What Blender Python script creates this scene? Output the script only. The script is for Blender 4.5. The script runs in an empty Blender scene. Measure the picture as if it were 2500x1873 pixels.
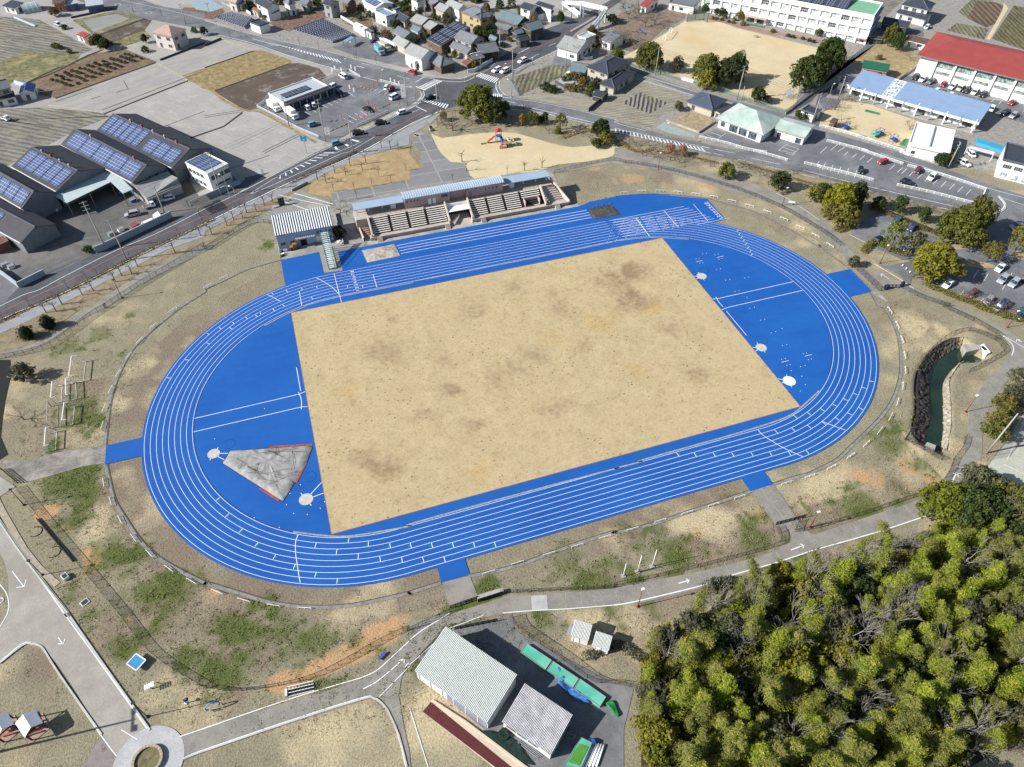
import bpy, math, random
import numpy as np
from mathutils import Vector, Matrix
from math import radians, sin, cos, pi, hypot, atan2
random.seed(7); RNG = np.random.RandomState(11)
SC = bpy.context.scene
COL = SC.collection
# ---------------- camera ----------------
CAM = (-43.636, -115.28, 120.394); YAW, PIT, ROL, FOC = 0.32704, 0.81163, 0.00637, 1730.534
cd = bpy.data.cameras.new('camera'); cam = bpy.data.objects.new('camera', cd); COL.objects.link(cam)
_f = Vector((cos(PIT)*sin(YAW), cos(PIT)*cos(YAW), -sin(PIT))); _r = Vector((cos(YAW), -sin(YAW), 0)); _u = _r.cross(_f)
CR = cos(ROL)*_r + sin(ROL)*_u; CU = -sin(ROL)*_r + cos(ROL)*_u
m = Matrix((CR, CU, -_f)).transposed().to_4x4(); m.translation = Vector(CAM); cam.matrix_world = m
cd.sensor_fit = 'HORIZONTAL'; cd.sensor_width = 36; cd.lens = 36*FOC/2500; cd.clip_start = 1; cd.clip_end = 6000
SC.camera = cam
# ---------------- light ----------------
SAZ, SEL = radians(175.5), radians(32)
sd = Vector((cos(SAZ)*cos(SEL), sin(SAZ)*cos(SEL), sin(SEL)))
sl = bpy.data.lights.new('sun', 'SUN'); sun = bpy.data.objects.new('sun', sl); COL.objects.link(sun)
sl.energy = 5.0; sl.angle = radians(.5); sl.color = (1, .98, .945)
sun.rotation_euler = sd.to_track_quat('Z', 'Y').to_euler(); sun.location = (-300, 30, 300)
w = bpy.data.worlds.new("World"); SC.world = w; w.use_nodes = True
nt = w.node_tree; bg = nt.nodes['Background']; sk = nt.nodes.new('ShaderNodeTexSky')
sk.sky_type = 'NISHITA'; sk.sun_disc = False; sk.sun_elevation = SEL; sk.sun_rotation = atan2(sd.x, sd.y)
nt.links.new(sk.outputs[0], bg.inputs[0]); bg.inputs[1].default_value = 0.072
SC.view_settings.view_transform = 'Standard'; SC.view_settings.look = 'None'; SC.view_settings.gamma = 1
SC.view_settings.use_curve_mapping = False; SC.view_settings.exposure = 0.66
SC.render.resolution_x = 1024; SC.render.resolution_y = 767
# ---------------- survey: photo pixel -> point on a level plane ----------------
def G(px, py, z=0.0):
    d = _f + CR*((px-1250)/FOC) - CU*((py-936.5)/FOC)
    t = (z-CAM[2])/d.z
    return Vector(CAM)+d*t
ROWY = [0, 375, 750, 1125, 1498]
def T(s, z=0.0):                     # "cr u,v u,v ..." : c,r = survey sheet
    out = []; o = (0, 0)
    for t in s.split():
        if ',' in t:
            a = t.split(','); out.append(G(o[0]+float(a[0])*.22634, o[1]+float(a[1])*.22634, z))
        elif len(t) == 2: o = (500*int(t[0]), ROWY[int(t[1])])
    return out
# ---------------- materials ----------------
KK = 1.42
def lin(c): return tuple(((v/255/12.92) if v/255 <= .04045 else ((v/255+.055)/1.055)**2.4) for v in c)
def alb(c, k=KK): return tuple(min(.86, max(.006, v/k)) for v in lin(c))
MC = {}
def nodes(name):
    m = bpy.data.materials.new(name); m.use_nodes = True; nt = m.node_tree
    return m, nt, nt.nodes['Principled BSDF']
def N(nt, t, **k):
    n = nt.nodes.new('ShaderNode'+t)
    for a, v in k.items():
        if a.startswith('i_'):
            key = a[2:]; key = int(key) if key.isdigit() else key.replace('_', ' ')
            n.inputs[key].default_value = v
        else: setattr(n, a, v)
    return n
def L(nt, a, b): nt.links.new(a, b)
def ramp(nt, src, p0, p1, c0=(0, 0, 0, 1), c1=(1, 1, 1, 1)):
    r = N(nt, 'ValToRGB'); e = r.color_ramp.elements
    e[0].position = p0; e[1].position = p1; e[0].color = c0; e[1].color = c1
    L(nt, src, r.inputs[0]); return r.outputs[0]
def mixc(nt, f, a, b, mode='MIX'):
    m = N(nt, 'Mix', data_type='RGBA', blend_type=mode)
    for s, v in ((m.inputs[0], f), (m.inputs[6], a), (m.inputs[7], b)):
        if isinstance(v, (int, float)): s.default_value = v
        elif isinstance(v, tuple): s.default_value = (*v[:3], 1)
        else: L(nt, v, s)
    return m.outputs[2]
def noise(nt, vec, sc, det=4, rough=.6):
    n = N(nt, 'TexNoise', i_Scale=sc, i_Detail=det, i_Roughness=rough); L(nt, vec, n.inputs['Vector']); return n.outputs[0]
def M(name, col, rough=.8, var=.18, sc=.6, bump=0., metal=0., c2=None, spec=.3, rnd=0., fine=0.):
    """painted / mineral surface: col = photo-referenced tone, var = mottling, c2 = stain tone"""
    if name in MC: return MC[name]
    m, nt, p = nodes(name); a = alb(col, 1.1 if min(col) >= 212 else KK)
    tc = N(nt, 'TexCoord'); v = tc.outputs['Object']
    n1 = noise(nt, v, sc, 6, .65); n2 = noise(nt, v, sc*9, 3, .6)
    dk = tuple(x*(1-var*1.6) for x in a); lt = tuple(min(.9, x*(1+var)) for x in a)
    c = mixc(nt, ramp(nt, n1, .3, .7), dk, lt)
    c = mixc(nt, ramp(nt, n2, .35, .65), mixc(nt, 1., c, (1-var-fine,)*3, 'MULTIPLY'), c)
    if c2: c = mixc(nt, ramp(nt, noise(nt, v, sc*.35, 5, .7), .48, .66), c, alb(c2))
    if rnd:
        oi = N(nt, 'ObjectInfo'); hs = N(nt, 'HueSaturation'); L(nt, c, hs.inputs['Color'])
        mr = N(nt, 'MapRange'); L(nt, oi.outputs['Random'], mr.inputs[0]); mr.inputs[3].default_value = 1-rnd; mr.inputs[4].default_value = 1+rnd
        L(nt, mr.outputs[0], hs.inputs['Value']); 
        m2 = N(nt, 'MapRange'); L(nt, oi.outputs['Random'], m2.inputs[0]); m2.inputs[3].default_value = .5-rnd*.07; m2.inputs[4].default_value = .5+rnd*.07
        L(nt, m2.outputs[0], hs.inputs['Hue']); c = hs.outputs[0]
    L(nt, c, p.inputs['Base Color']); p.inputs['Roughness'].default_value = rough; p.inputs['Metallic'].default_value = metal
    p.inputs['Specular IOR Level'].default_value = spec
    if bump:
        b = N(nt, 'Bump', i_Strength=bump, i_Distance=.1); L(nt, n2, b.inputs['Height']); L(nt, b.outputs[0], p.inputs['Normal'])
    MC[name] = m; return m
def MROW(name, c1, c2, ang, period, var=.2, rough=.95, soft=(.35, .65), c3=None, dist=1.2):
    """ground worked in rows (ploughing, beds, corrugation): ang deg, period m"""
    if name in MC: return MC[name]
    m, nt, p = nodes(name); tc = N(nt, 'TexCoord'); mp = N(nt, 'Mapping'); L(nt, tc.outputs['Object'], mp.inputs[0])
    mp.inputs['Rotation'].default_value = (0, 0, -radians(ang))
    wv = N(nt, 'TexWave', wave_type='BANDS', bands_direction='Y', i_Scale=1/period*.314*1.0, i_Distortion=dist, i_Detail=3, i_Detail_Scale=1.5); L(nt, mp.outputs[0], wv.inputs['Vector'])
    f = ramp(nt, wv.outputs[1], *soft)
    m2 = N(nt, 'Mapping'); L(nt, mp.outputs[0], m2.inputs[0]); m2.inputs['Scale'].default_value = (.25, 1, 1)
    nn = noise(nt, m2.outputs[0], .35, 6, .75); n2 = noise(nt, tc.outputs['Object'], .08, 5, .6); n3 = noise(nt, tc.outputs['Object'], 3., 3, .7)
    a, b = alb(c1), alb(c2)
    c = mixc(nt, f, a, b)
    c = mixc(nt, ramp(nt, nn, .35, .65), mixc(nt, 1., c, (1-var*1.5,)*3, 'MULTIPLY'), c)
    c = mixc(nt, ramp(nt, n2, .4, .62), c, mixc(nt, 1., c, (1+var*.6, 1+var*.5, 1+var*.3), 'MULTIPLY'))
    c = mixc(nt, ramp(nt, n3, .38, .6), mixc(nt, 1., c, (1-var*1.5,)*3, 'MULTIPLY'), c)
    if c3: c = mixc(nt, ramp(nt, noise(nt, tc.outputs['Object'], .16, 5, .7), .54, .66), c, alb(c3))
    L(nt, c, p.inputs['Base Color']); p.inputs['Roughness'].default_value = rough; p.inputs['Specular IOR Level'].default_value = .15
    MC[name] = m; return m
def MGLASS(name, col=(40, 52, 62), rough=.12):
    if name in MC: return MC[name]
    m, nt, p = nodes(name); tc = N(nt, 'TexCoord'); n = noise(nt, tc.outputs['Object'], .9, 2)
    L(nt, mixc(nt, ramp(nt, n, .42, .6), alb(col), tuple(min(.8, x*3+.04) for x in alb(col))), p.inputs['Base Color'])
    p.inputs['Roughness'].default_value = rough; p.inputs['Specular IOR Level'].default_value = .7; MC[name] = m; return m
def MGRID(name, c1, c2, sx, sy, w=.05, rough=.25, ang=0, spec=.5, off=0., var=.12):
    """regular rectangular units with joints (solar cells, paving, tiles): size sx by sy m in object XY"""
    if name in MC: return MC[name]
    m, nt, p = nodes(name); tc = N(nt, 'TexCoord'); mp = N(nt, 'Mapping'); L(nt, tc.outputs['Object'], mp.inputs[0])
    mp.inputs['Rotation'].default_value = (0, 0, radians(ang))
    b = N(nt, 'TexBrick', offset=off, i_Scale=1., i_Mortar_Size=w/2); b.inputs['Brick Width'].default_value = sx; b.inputs['Row Height'].default_value = sy
    a = alb(c1); b.inputs['Color1'].default_value = (*[x*(1-var) for x in a], 1); b.inputs['Color2'].default_value = (*[x*(1+var) for x in a], 1); b.inputs['Mortar'].default_value = (*alb(c2), 1)
    L(nt, mp.outputs[0], b.inputs['Vector'])
    n = noise(nt, tc.outputs['Object'], .5, 5, .7)
    c = mixc(nt, ramp(nt, n, .3, .7), mixc(nt, 1., b.outputs[0], (1-var*1.5,)*3, 'MULTIPLY'), b.outputs[0])
    L(nt, c, p.inputs['Base Color']); p.inputs['Roughness'].default_value = rough; p.inputs['Specular IOR Level'].default_value = spec
    MC[name] = m; return m
def MALPHA(name, col, a):
    """woven wire / netting seen from afar: the share of the light it stops"""
    if name in MC: return MC[name]
    m, nt, p = nodes(name); p.inputs['Base Color'].default_value = (*alb(col), 1); p.inputs['Alpha'].default_value = a; p.inputs['Roughness'].default_value = .7
    MC[name] = m; return m
# ---------------- mesh building ----------------
class MB:
    def __init__(s): s.v = []; s.f = []; s.m = []; s.mats = []; s.sm = []
    def mi(s, mat):
        if mat not in s.mats: s.mats.append(mat)
        return s.mats.index(mat)
    def face(s, pts, mat=0, smooth=False):
        k = len(s.v); s.v += [tuple(p) for p in pts]; s.f.append(tuple(range(k, k+len(pts)))); s.m.append(mat); s.sm.append(smooth); return s
    def faces(s, vs, fs, mat=0, smooth=False):
        k = len(s.v); s.v += [tuple(p) for p in vs]
        for f in fs: s.f.append(tuple(k+i for i in f)); s.m.append(mat); s.sm.append(smooth)
        return s
    def box(s, x0, y0, z0, x1, y1, z1, mat=0, rot=0, c=None):
        vs = [Vector((x, y, z)) for z in (z0, z1) for y in (y0, y1) for x in (x0, x1)]
        if rot:
            cc = Vector(c) if c else Vector(((x0+x1)/2, (y0+y1)/2, 0)); R = Matrix.Rotation(rot, 3, 'Z'); vs = [R @ (v-cc)+cc for v in vs]
        return s.faces(vs, [(0, 2, 3, 1), (4, 5, 7, 6), (0, 1, 5, 4), (2, 6, 7, 3), (0, 4, 6, 2), (1, 3, 7, 5)], mat)
    def bar(s, a, b, w, h=None, mat=0, up=(0, 0, 1)):
        a = Vector(a); b = Vector(b); h = h or w; d = (b-a).normalized(); up = Vector(up)
        if abs(d.dot(up)) > .99: up = Vector((1, 0, 0))
        x = d.cross(up).normalized()*w/2; y = x.cross(d).normalized()*h/2
        vs = [a-x-y, a+x-y, a+x+y, a-x+y, b-x-y, b+x-y, b+x+y, b-x+y]
        return s.faces(vs, [(0, 3, 2, 1), (4, 5, 6, 7), (0, 1, 5, 4), (1, 2, 6, 5), (2, 3, 7, 6), (3, 0, 4, 7)], mat)
    def tube(s, pts, r, n=6, mat=0, r2=None, cap=True):
        pts = [Vector(p) for p in pts]; rs = [r+(r2-r)*i/(len(pts)-1) for i in range(len(pts))] if r2 is not None else [r]*len(pts)
        vs = []
        for i, p in enumerate(pts):
            d = (pts[min(i+1, len(pts)-1)]-pts[max(i-1, 0)]).normalized()
            u = Vector((0, 0, 1)) if abs(d.z) < .95 else Vector((1, 0, 0)); x = d.cross(u).normalized(); y = d.cross(x)
            vs += [p+(x*cos(2*pi*k/n)+y*sin(2*pi*k/n))*rs[i] for k in range(n)]
        fs = [(i*n+k, i*n+(k+1) % n, (i+1)*n+(k+1) % n, (i+1)*n+k) for i in range(len(pts)-1) for k in range(n)]
        if cap: fs += [tuple(range(n-1, -1, -1)), tuple((len(pts)-1)*n+k for k in range(n))]
        return s.faces(vs, fs, mat, True)
    def lathe(s, prof, n=16, c=(0, 0), mat=0):
        vs = [(c[0]+r*cos(2*pi*k/n), c[1]+r*sin(2*pi*k/n), z) for r, z in prof for k in range(n)]
        fs = [(i*n+k, i*n+(k+1) % n, (i+1)*n+(k+1) % n, (i+1)*n+k) for i in range(len(prof)-1) for k in range(n)]
        fs += [tuple(range(n-1, -1, -1)), tuple((len(prof)-1)*n+k for k in range(n))]
        return s.faces(vs, fs, mat, True)
    def prism(s, pts, z0, z1, mat=0):
        n = len(pts); vs = [(p[0], p[1], z0) for p in pts]+[(p[0], p[1], z1) for p in pts]
        return s.faces(vs, [tuple(range(n-1, -1, -1)), tuple(range(n, 2*n))]+[(k, (k+1) % n, n+(k+1) % n, n+k) for k in range(n)], mat)
    def mesh(s, name, mats):
        me = bpy.data.meshes.new(name); me.from_pydata(s.v, [], s.f)
        for mt in (mats if isinstance(mats, (list, tuple)) else [mats]): me.materials.append(mt)
        if any(s.m): me.polygons.foreach_set('material_index', s.m)
        me.polygons.foreach_set('use_smooth', s.sm); me.update(); return me
    def build(s, name, mats, parent=None):
        return link(name, s.mesh(name, mats), parent)
def link(name, me, parent=None):
    o = bpy.data.objects.new(name, me); COL.objects.link(o)
    if parent: o.parent = parent
    return o
KIDS = {}
def thing(name, cat, desc, loc=(0, 0, 0), rot=0., group=None, label=None, scale=None):
    o = bpy.data.objects.new(name, None); COL.objects.link(o); o.location = loc; o.rotation_euler = (0, 0, rot); o.empty_display_size = .3
    if scale: o.scale = scale
    tag(o, cat, desc, group, label); return o
TH = []
def tag(o, cat, desc, group=None, label=None):
    o['category'] = cat; TH.append((o, desc, label))
    if group: o['group'] = group
    return o
def copy_tree(o, loc, rot=0., desc=None, scale=None, mats=None, label=None):
    r = o.copy(); COL.objects.link(r); r.location = loc; r.rotation_euler = (0, 0, rot)
    if scale is not None: r.scale = scale if not isinstance(scale, (int, float)) else (scale,)*3
    for c in o.children:
        d = c.copy(); COL.objects.link(d); d.parent = r
        if mats and c.name.split('.')[0] in mats:
            d.material_slots[0].link = 'OBJECT'; d.material_slots[0].material = mats[c.name.split('.')[0]]
        for g in c.children:
            e = g.copy(); COL.objects.link(e); e.parent = d
    TH.append((r, desc, label)); return r
def struct(o, kind='structure'): o['kind'] = kind; return o
def sheet(name, pts, mat, z, kind='structure'):
    mb = MB(); P = [Vector((p[0], p[1], z)) for p in pts]
    ar = sum(P[i].x*P[(i+1) % len(P)].y-P[(i+1) % len(P)].x*P[i].y for i in range(len(P)))
    if ar < 0: P.reverse()
    mb.face(P); return struct(mb.build(name, mat), kind)
def strip(mb, pts, w, z, closed=False, mat=0, off=0.):
    pts = [Vector((p[0], p[1], 0)) for p in pts]; n = len(pts); vs = []
    for i in range(n):
        a = pts[i-1] if (i or closed) else pts[i]; b = pts[(i+1) % n] if (i < n-1 or closed) else pts[i]
        d = (b-a).normalized(); q = Vector((-d.y, d.x, 0)); vs += [pts[i]+q*(off-w/2)+Vector((0, 0, z)), pts[i]+q*(off+w/2)+Vector((0, 0, z))]
    mb.faces(vs, [(2*i, 2*((i+1) % n), 2*((i+1) % n)+1, 2*i+1)[::1] for i in range(n if closed else n-1)], mat)
def smooth(pts, k=4, closed=False):
    pts = [Vector((p[0], p[1], p[2] if len(p) > 2 else 0)) for p in pts]; n = len(pts); out = []
    for i in range(n if closed else n-1):
        p1 = pts[i]; p2 = pts[(i+1) % n]; p0 = pts[i-1] if (i or closed) else p1; p3 = pts[(i+2) % n] if (i < n-2 or closed) else p2
        for j in range(k):
            t = j/k; out.append(.5*((2*p1)+(p2-p0)*t+(2*p0-5*p1+4*p2-p3)*t*t+(3*p1-p0-3*p2+p3)*t**3))
    if not closed: out.append(pts[-1])
    return out
def resample(pts, step):
    out = [Vector(pts[0])]; acc = 0
    for a, b in zip(pts, pts[1:]):
        a = Vector(a); b = Vector(b); l = (b-a).length; t = step-acc
        while t <= l: out.append(a+(b-a)*t/l); t += step
        acc = (acc+l) % step
    return out
def dash(mb, pts, w, z, on, off):
    pts = resample(pts, .5); n1 = max(1, int(on*2)); n2 = int(off*2); i = 0
    while i+n1 < len(pts): strip(mb, [pts[i], pts[i+n1]], w, z); i += n1+n2
def frame(a, b):
    d = b-a; return Vector((a.x, a.y, 0)), atan2(d.y, d.x), hypot(d.x, d.y)
WHITE = M('white_paint', (250, 250, 248), .5, .05); CONC = M('concrete', (196, 192, 184), .85, .14, .5, c2=(150, 146, 138))
ASPH = M('asphalt', (128, 130, 134), .9, .12, .25, c2=(146, 147, 150), fine=.06); ASPHD = M('dark_asphalt', (96, 98, 104), .9, .1, .3, c2=(112, 113, 118), fine=.05)
LINE = M('line_paint', (240, 242, 242), .7, .1, 2.); ORANGE = M('orange_line', (226, 140, 96), .7, .1, 2.)
DARK = M('dark_metal', (58, 54, 52), .6, .1); GALV = M('galvanised', (165, 168, 170), .5, .1, spec=.5)
# ================= TERRAIN =================
S2, RR, LW = 40.676, 37.47, 1.238
def stad(x, y): return np.hypot(np.maximum(np.abs(x)-S2, 0), y)-RR
def stpts(r, n=48, s2=S2):
    out = []
    for k in range(n+1): a = -pi/2+pi*k/n; out.append(Vector((s2+r*cos(a), r*sin(a), 0)))
    for k in range(n+1): a = pi/2+pi*k/n; out.append(Vector((-s2+r*cos(a), r*sin(a), 0)))
    return out
POND = T("42 1040,740 1130,560 1280,410 1500,330 1640,400 1750,470 1850,520 1790,570 1560,600 1500,640 1440,720 1405,800 1410,950 1420,1100 1420,1250 1400,1400 1370,1560 1130,1500 1000,1330 1035,1100 1030,900")
POND = resample(smooth(POND, 5, True)+[POND[0]], 1.5)
def in_poly(x, y, P):
    c = np.zeros(x.shape, bool); n = len(P)
    for i in range(n):
        a, b = P[i], P[i-1]
        if a.y == b.y: continue
        c ^= ((a.y > y) != (b.y > y)) & (x < (b.x-a.x)*(y-a.y)/(b.y-a.y)+a.x)
    return c
def dist_poly(x, y, P):
    d = np.full(x.shape, 1e9); n = len(P)
    for i in range(n):
        a, b = P[i-1], P[i]; dx, dy = b.x-a.x, b.y-a.y; t = np.clip(((x-a.x)*dx+(y-a.y)*dy)/(dx*dx+dy*dy+1e-9), 0, 1)
        d = np.minimum(d, np.hypot(x-a.x-t*dx, y-a.y-t*dy))
    return d
def vnoise(x, y, sc, seed):
    R = np.random.RandomState(seed).rand(257, 257); u = x/sc+500.3; v = y/sc+500.7
    i = np.floor(u).astype(int); j = np.floor(v).astype(int); fu = u-i; fv = v-j; fu = fu*fu*(3-2*fu); fv = fv*fv*(3-2*fv); i %= 256; j %= 256
    return (R[i, j]*(1-fu)+R[i+1, j]*fu)*(1-fv)+(R[i, j+1]*(1-fu)+R[i+1, j+1]*fu)*fv
def fbm(x, y, sc, seed, n=3): return sum(vnoise(x, y, sc/2**k, seed+k)/2**k for k in range(n))/sum(1/2**k for k in range(n))
def axis(lo, hi, st, far): 
    a = list(np.arange(lo, hi, st)); l = []; s = st; x = lo
    while x > -far: s *= 1.5; x -= s; l.insert(0, x)
    s = st; x = a[-1]
    while x < far: s *= 1.5; x += s; a.append(x)
    return np.array(l+a)
gx = axis(-165, 130, .8, 2600); gy = axis(-118, 130, .8, 2600)
X, Y = np.meshgrid(gx, gy, indexing='ij'); Z = np.zeros(X.shape)
near = (X > 60) & (X < 135) & (Y > -60) & (Y < 20)
inp = np.zeros(X.shape, bool); inp[near] = in_poly(X[near], Y[near], POND); dp = np.full(X.shape, 99.); dp[inp] = dist_poly(X[inp], Y[inp], POND)
Z = np.where(inp, -np.clip(dp*2.2, 0, 3.6), Z)
Z += np.where(inp, 0, .0)
# ---- where which kind of turf or soil lies (R green weeds, G orange soil, B pale dry turf, A brown dead turf)
SD = stad(X, Y); F1 = fbm(X, Y, 9, 3); F2 = fbm(X, Y, 3.2, 30); F3 = fbm(X, Y, 25, 60)
W4 = np.zeros(X.shape+(4,), np.float32)
park = np.exp(-np.clip(SD-40, 0, 99)**2/1500)
W4[..., 0] = np.clip((F2-.46)*2.2, 0, 1)*np.clip((F3-.25)*2, .1, 1)*.55*np.clip((SD-14)/5, 0, 1)
W4[..., 2] = np.clip((F1-.45)*3, 0, 1)*.6
W4[..., 3] = np.clip((F1*.5+F3*.5-.47)*5, 0, 1)*.6
ring = (SD > 9.5) & (SD < 18); W4[..., 3] += np.where(ring & (X < 30), .45+.5*np.clip((F1-.4)*3, 0, 1), 0); W4[..., 0] *= np.where(ring & (X < 30), .25, 1)
BA = (.5, .5, .45, .4)
bank_ = np.clip((SD-17)/3, 0, 1)*np.clip((34-SD)/5, 0, 1)*(Y < 25)*(X < 70); W4[..., 3] += bank_*.22; W4[..., 0] += bank_*(.16+np.clip((F2-.4)*3, 0, 1)*.42); W4[..., 2] *= 1-.6*bank_
def blob(ch, s, amp=1.):
    for t in s.split(';'):
        c, uvr = t.split()[0], t.split()[1]; u, v, r = map(float, uvr.split(',')); p = T(c+f' {u},{v}')[0]
        d = np.hypot(X-p.x, (Y-p.y)*1.15)/r+(F1-.5)*.9+(F2-.5)*(.6 if ch else 2.6); W4[..., ch] += amp*BA[ch]*np.clip((1.15-d)*1.5, 0, 1)
blob(1, "03 540,520,3;03 500,580,2.2;03 740,720,2.5;03 960,1000,2.6;03 1030,1080,3;03 1000,1180,2.5;14 1000,720,3;14 800,740,2.4;14 1150,650,3.4;14 1300,560,3.4;14 1450,480,3.5;14 1600,400,3.2;14 1750,280,3.5;14 1900,180,3.4;14 2100,110,3;31 170,270,4.5;31 900,330,5;31 1050,360,4;33 900,780,2.5;43 1150,180,4;43 1000,60,4;43 600,190,4;43 350,150,3;43 1280,200,3.5;33 1560,600,3;13 100,1420,2;04 1400,60,2;00 1330,570,3;21 2000,160,3;31 300,120,4")
blob(2, "42 1300,450,6;42 700,500,3;42 1500,300,5;42 1000,200,7;42 1050,1400,6;42 1700,1200,5;42 1800,900,5;42 1450,1500,4;33 1150,700,6;33 900,650,6;33 700,720,4;33 1450,560,5;33 1650,200,4;43 300,300,8;43 1100,100,7;43 50,220,5;31 800,250,6;31 1000,420,5;31 1500,560,5;31 2000,780,4;31 2100,960,4;02 1500,650,5;02 900,1350,6;02 1250,1050,4;03 1050,620,5;03 1050,820,4;04 2200,850,5;24 400,1400,8;24 250,1100,6;14 1200,1200,8;14 1600,1400,8;34 150,50,6;24 1900,50,6;04 1700,850,4;41 200,800,4;41 300,1150,5;33 2000,400,5")
blob(0, "03 680,250,5;03 900,200,4;03 900,350,4;03 820,640,3;03 1260,1000,4;03 1500,1000,3;03 1680,1430,4;03 2000,1400,4;13 560,1560,3;13 300,1650,4;13 1600,1590,3;14 1200,250,4;14 450,130,4;14 900,100,4;14 100,600,3;14 250,700,3;23 500,1650,4;23 780,1380,3;23 1700,1050,4;23 2000,1380,4;33 200,800,4;33 1200,430,3;33 450,760,3;33 700,1040,3;33 1500,850,3;02 1400,80,3;02 1100,280,4;02 750,420,4;02 920,1180,3;02 1300,500,2;11 700,900,3;11 650,1000,2;42 700,1450,4;42 850,1260,3;43 450,500,4;23 800,1450,3;04 1300,400,3")
blob(3, "42 1200,200,7;42 700,450,3;42 1650,760,5;42 1500,1000,4;31 1400,600,6;31 1700,750,6;31 1900,850,5;02 1900,500,5;02 1400,1100,5;02 1700,800,5;03 1100,400,5;03 1900,1000,5;13 500,1300,5;13 900,1450,5;43 850,280,4;43 0,450,4;31 500,250,8;21 1900,300,8;04 400,600,4;04 500,500,4;14 200,900,4;14 600,400,5;23 200,1250,4;33 1150,500,2.5;11 1750,200,5")
dirt = np.clip((F1-.3)*2, .3, 1)
W4 = np.clip(W4, 0, 1)
def grid_object(name, xs, ys, Zg, Wg, mat):
    nx, ny = len(xs), len(ys); me = bpy.data.meshes.new(name); co = np.empty((nx*ny, 3), np.float32)
    Xg, Yg = np.meshgrid(xs, ys, indexing='ij'); co[:, 0] = Xg.ravel(); co[:, 1] = Yg.ravel(); co[:, 2] = Zg.ravel()
    i = np.arange((nx-1)*(ny-1)); a = (i//(ny-1))*ny+i % (ny-1); q = np.stack([a, a+ny, a+ny+1, a+1], 1).astype(np.int32)
    me.vertices.add(nx*ny); me.vertices.foreach_set('co', co.ravel()); me.loops.add(q.size); me.loops.foreach_set('vertex_index', q.ravel())
    me.polygons.add(len(q)); me.polygons.foreach_set('loop_start', np.arange(0, q.size, 4, dtype=np.int32)); me.polygons.foreach_set('loop_total', np.full(len(q), 4, np.int32)); me.update()
    at = me.color_attributes.new('soil', 'FLOAT_COLOR', 'POINT'); at.data.foreach_set('color', Wg.astype(np.float32).ravel()); me.materials.append(mat)
    return struct(link(name, me))
def turf_material(name, base, green, orange, pale, brown, bs=.5):
    m, nt, p = nodes(name); tc = N(nt, 'TexCoord'); v = tc.outputs['Object']; at = N(nt, 'VertexColor', layer_name='soil'); sep = N(nt, 'SeparateColor'); L(nt, at.outputs[0], sep.inputs[0])
    nA = noise(nt, v, .9, 8, .72); nB = noise(nt, v, 2.6, 6, .75); nC = noise(nt, v, .22, 6, .65)
    def wgt(src, nz, k=.9, lo=.42, hi=.62):
        a = N(nt, 'Math', operation='MULTIPLY_ADD'); L(nt, src, a.inputs[0]); a.inputs[1].default_value = k
        b = N(nt, 'Math', operation='MULTIPLY_ADD'); L(nt, nz, b.inputs[0]); b.inputs[1].default_value = 1.; b.inputs[2].default_value = -.5; L(nt, b.outputs[0], a.inputs[2])
        return ramp(nt, a.outputs[0], lo, hi)
    c = mixc(nt, ramp(nt, nC, .35, .65), alb(base), alb(tuple(x*.9 for x in base)))
    c = mixc(nt, wgt(at.outputs[1], nA, .75, .2, .6), c, alb(brown)); c = mixc(nt, wgt(sep.outputs[2], nC, .8, .15, .65), c, alb(pale))
    c = mixc(nt, wgt(sep.outputs[1], nA, 1., .3, .6), c, alb(orange)); c = mixc(nt, wgt(sep.outputs[0], nB, .85, .25, .62), c, alb(green))
    # tussocks: fine light and dark clumps
    c = mixc(nt, ramp(nt, nB, .36, .54), mixc(nt, 1., c, (.58, .57, .54), 'MULTIPLY'), c)
    c = mixc(nt, ramp(nt, noise(nt, v, 5.5, 3, .8), .5, .68), c, mixc(nt, 1., c, (1.4, 1.36, 1.28), 'MULTIPLY'))
    b = N(nt, 'Bump', i_Strength=bs, i_Distance=.22); L(nt, nB, b.inputs['Height']); L(nt, b.outputs[0], p.inputs['Normal'])
    L(nt, c, p.inputs['Base Color']); p.inputs['Roughness'].default_value = .95; p.inputs['Specular IOR Level'].default_value = .1; return m
TURF = turf_material('rough_turf', (174, 166, 140), (108, 118, 68), (212, 174, 132), (216, 200, 164), (152, 138, 120), .8)
grid_object('ground', gx, gy, Z, W4, TURF)
# pond: banks and water
rimo = POND; wm = MB(); wm.face([Vector((p.x, p.y, -1.7)) for p in (POND if sum(POND[i-1].x*POND[i].y-POND[i].x*POND[i-1].y for i in range(len(POND))) > 0 else POND[::-1])])
m, nt, p = nodes('pond_water'); tc = N(nt, 'TexCoord'); L(nt, mixc(nt, ramp(nt, noise(nt, tc.outputs['Object'], .25, 4), .35, .65), (.010, .022, .016), (.018, .036, .022)), p.inputs['Base Color']); p.inputs['Roughness'].default_value = .08
b = N(nt, 'Bump', i_Strength=.15); L(nt, noise(nt, tc.outputs['Object'], 1.5, 3), b.inputs['Height']); L(nt, b.outputs[0], p.inputs['Normal'])
struct(wm.build('water', m))
STONE = M('shade_toned_bank_stone', (120, 112, 104), .95, .5, 1.6, bump=.8, fine=.2); STONEP = M('pale_bank_stone', (214, 204, 184), .95, .4, 1.4, bump=.8, fine=.15)  # darker copy carries the west bank's shade in its colour
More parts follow.
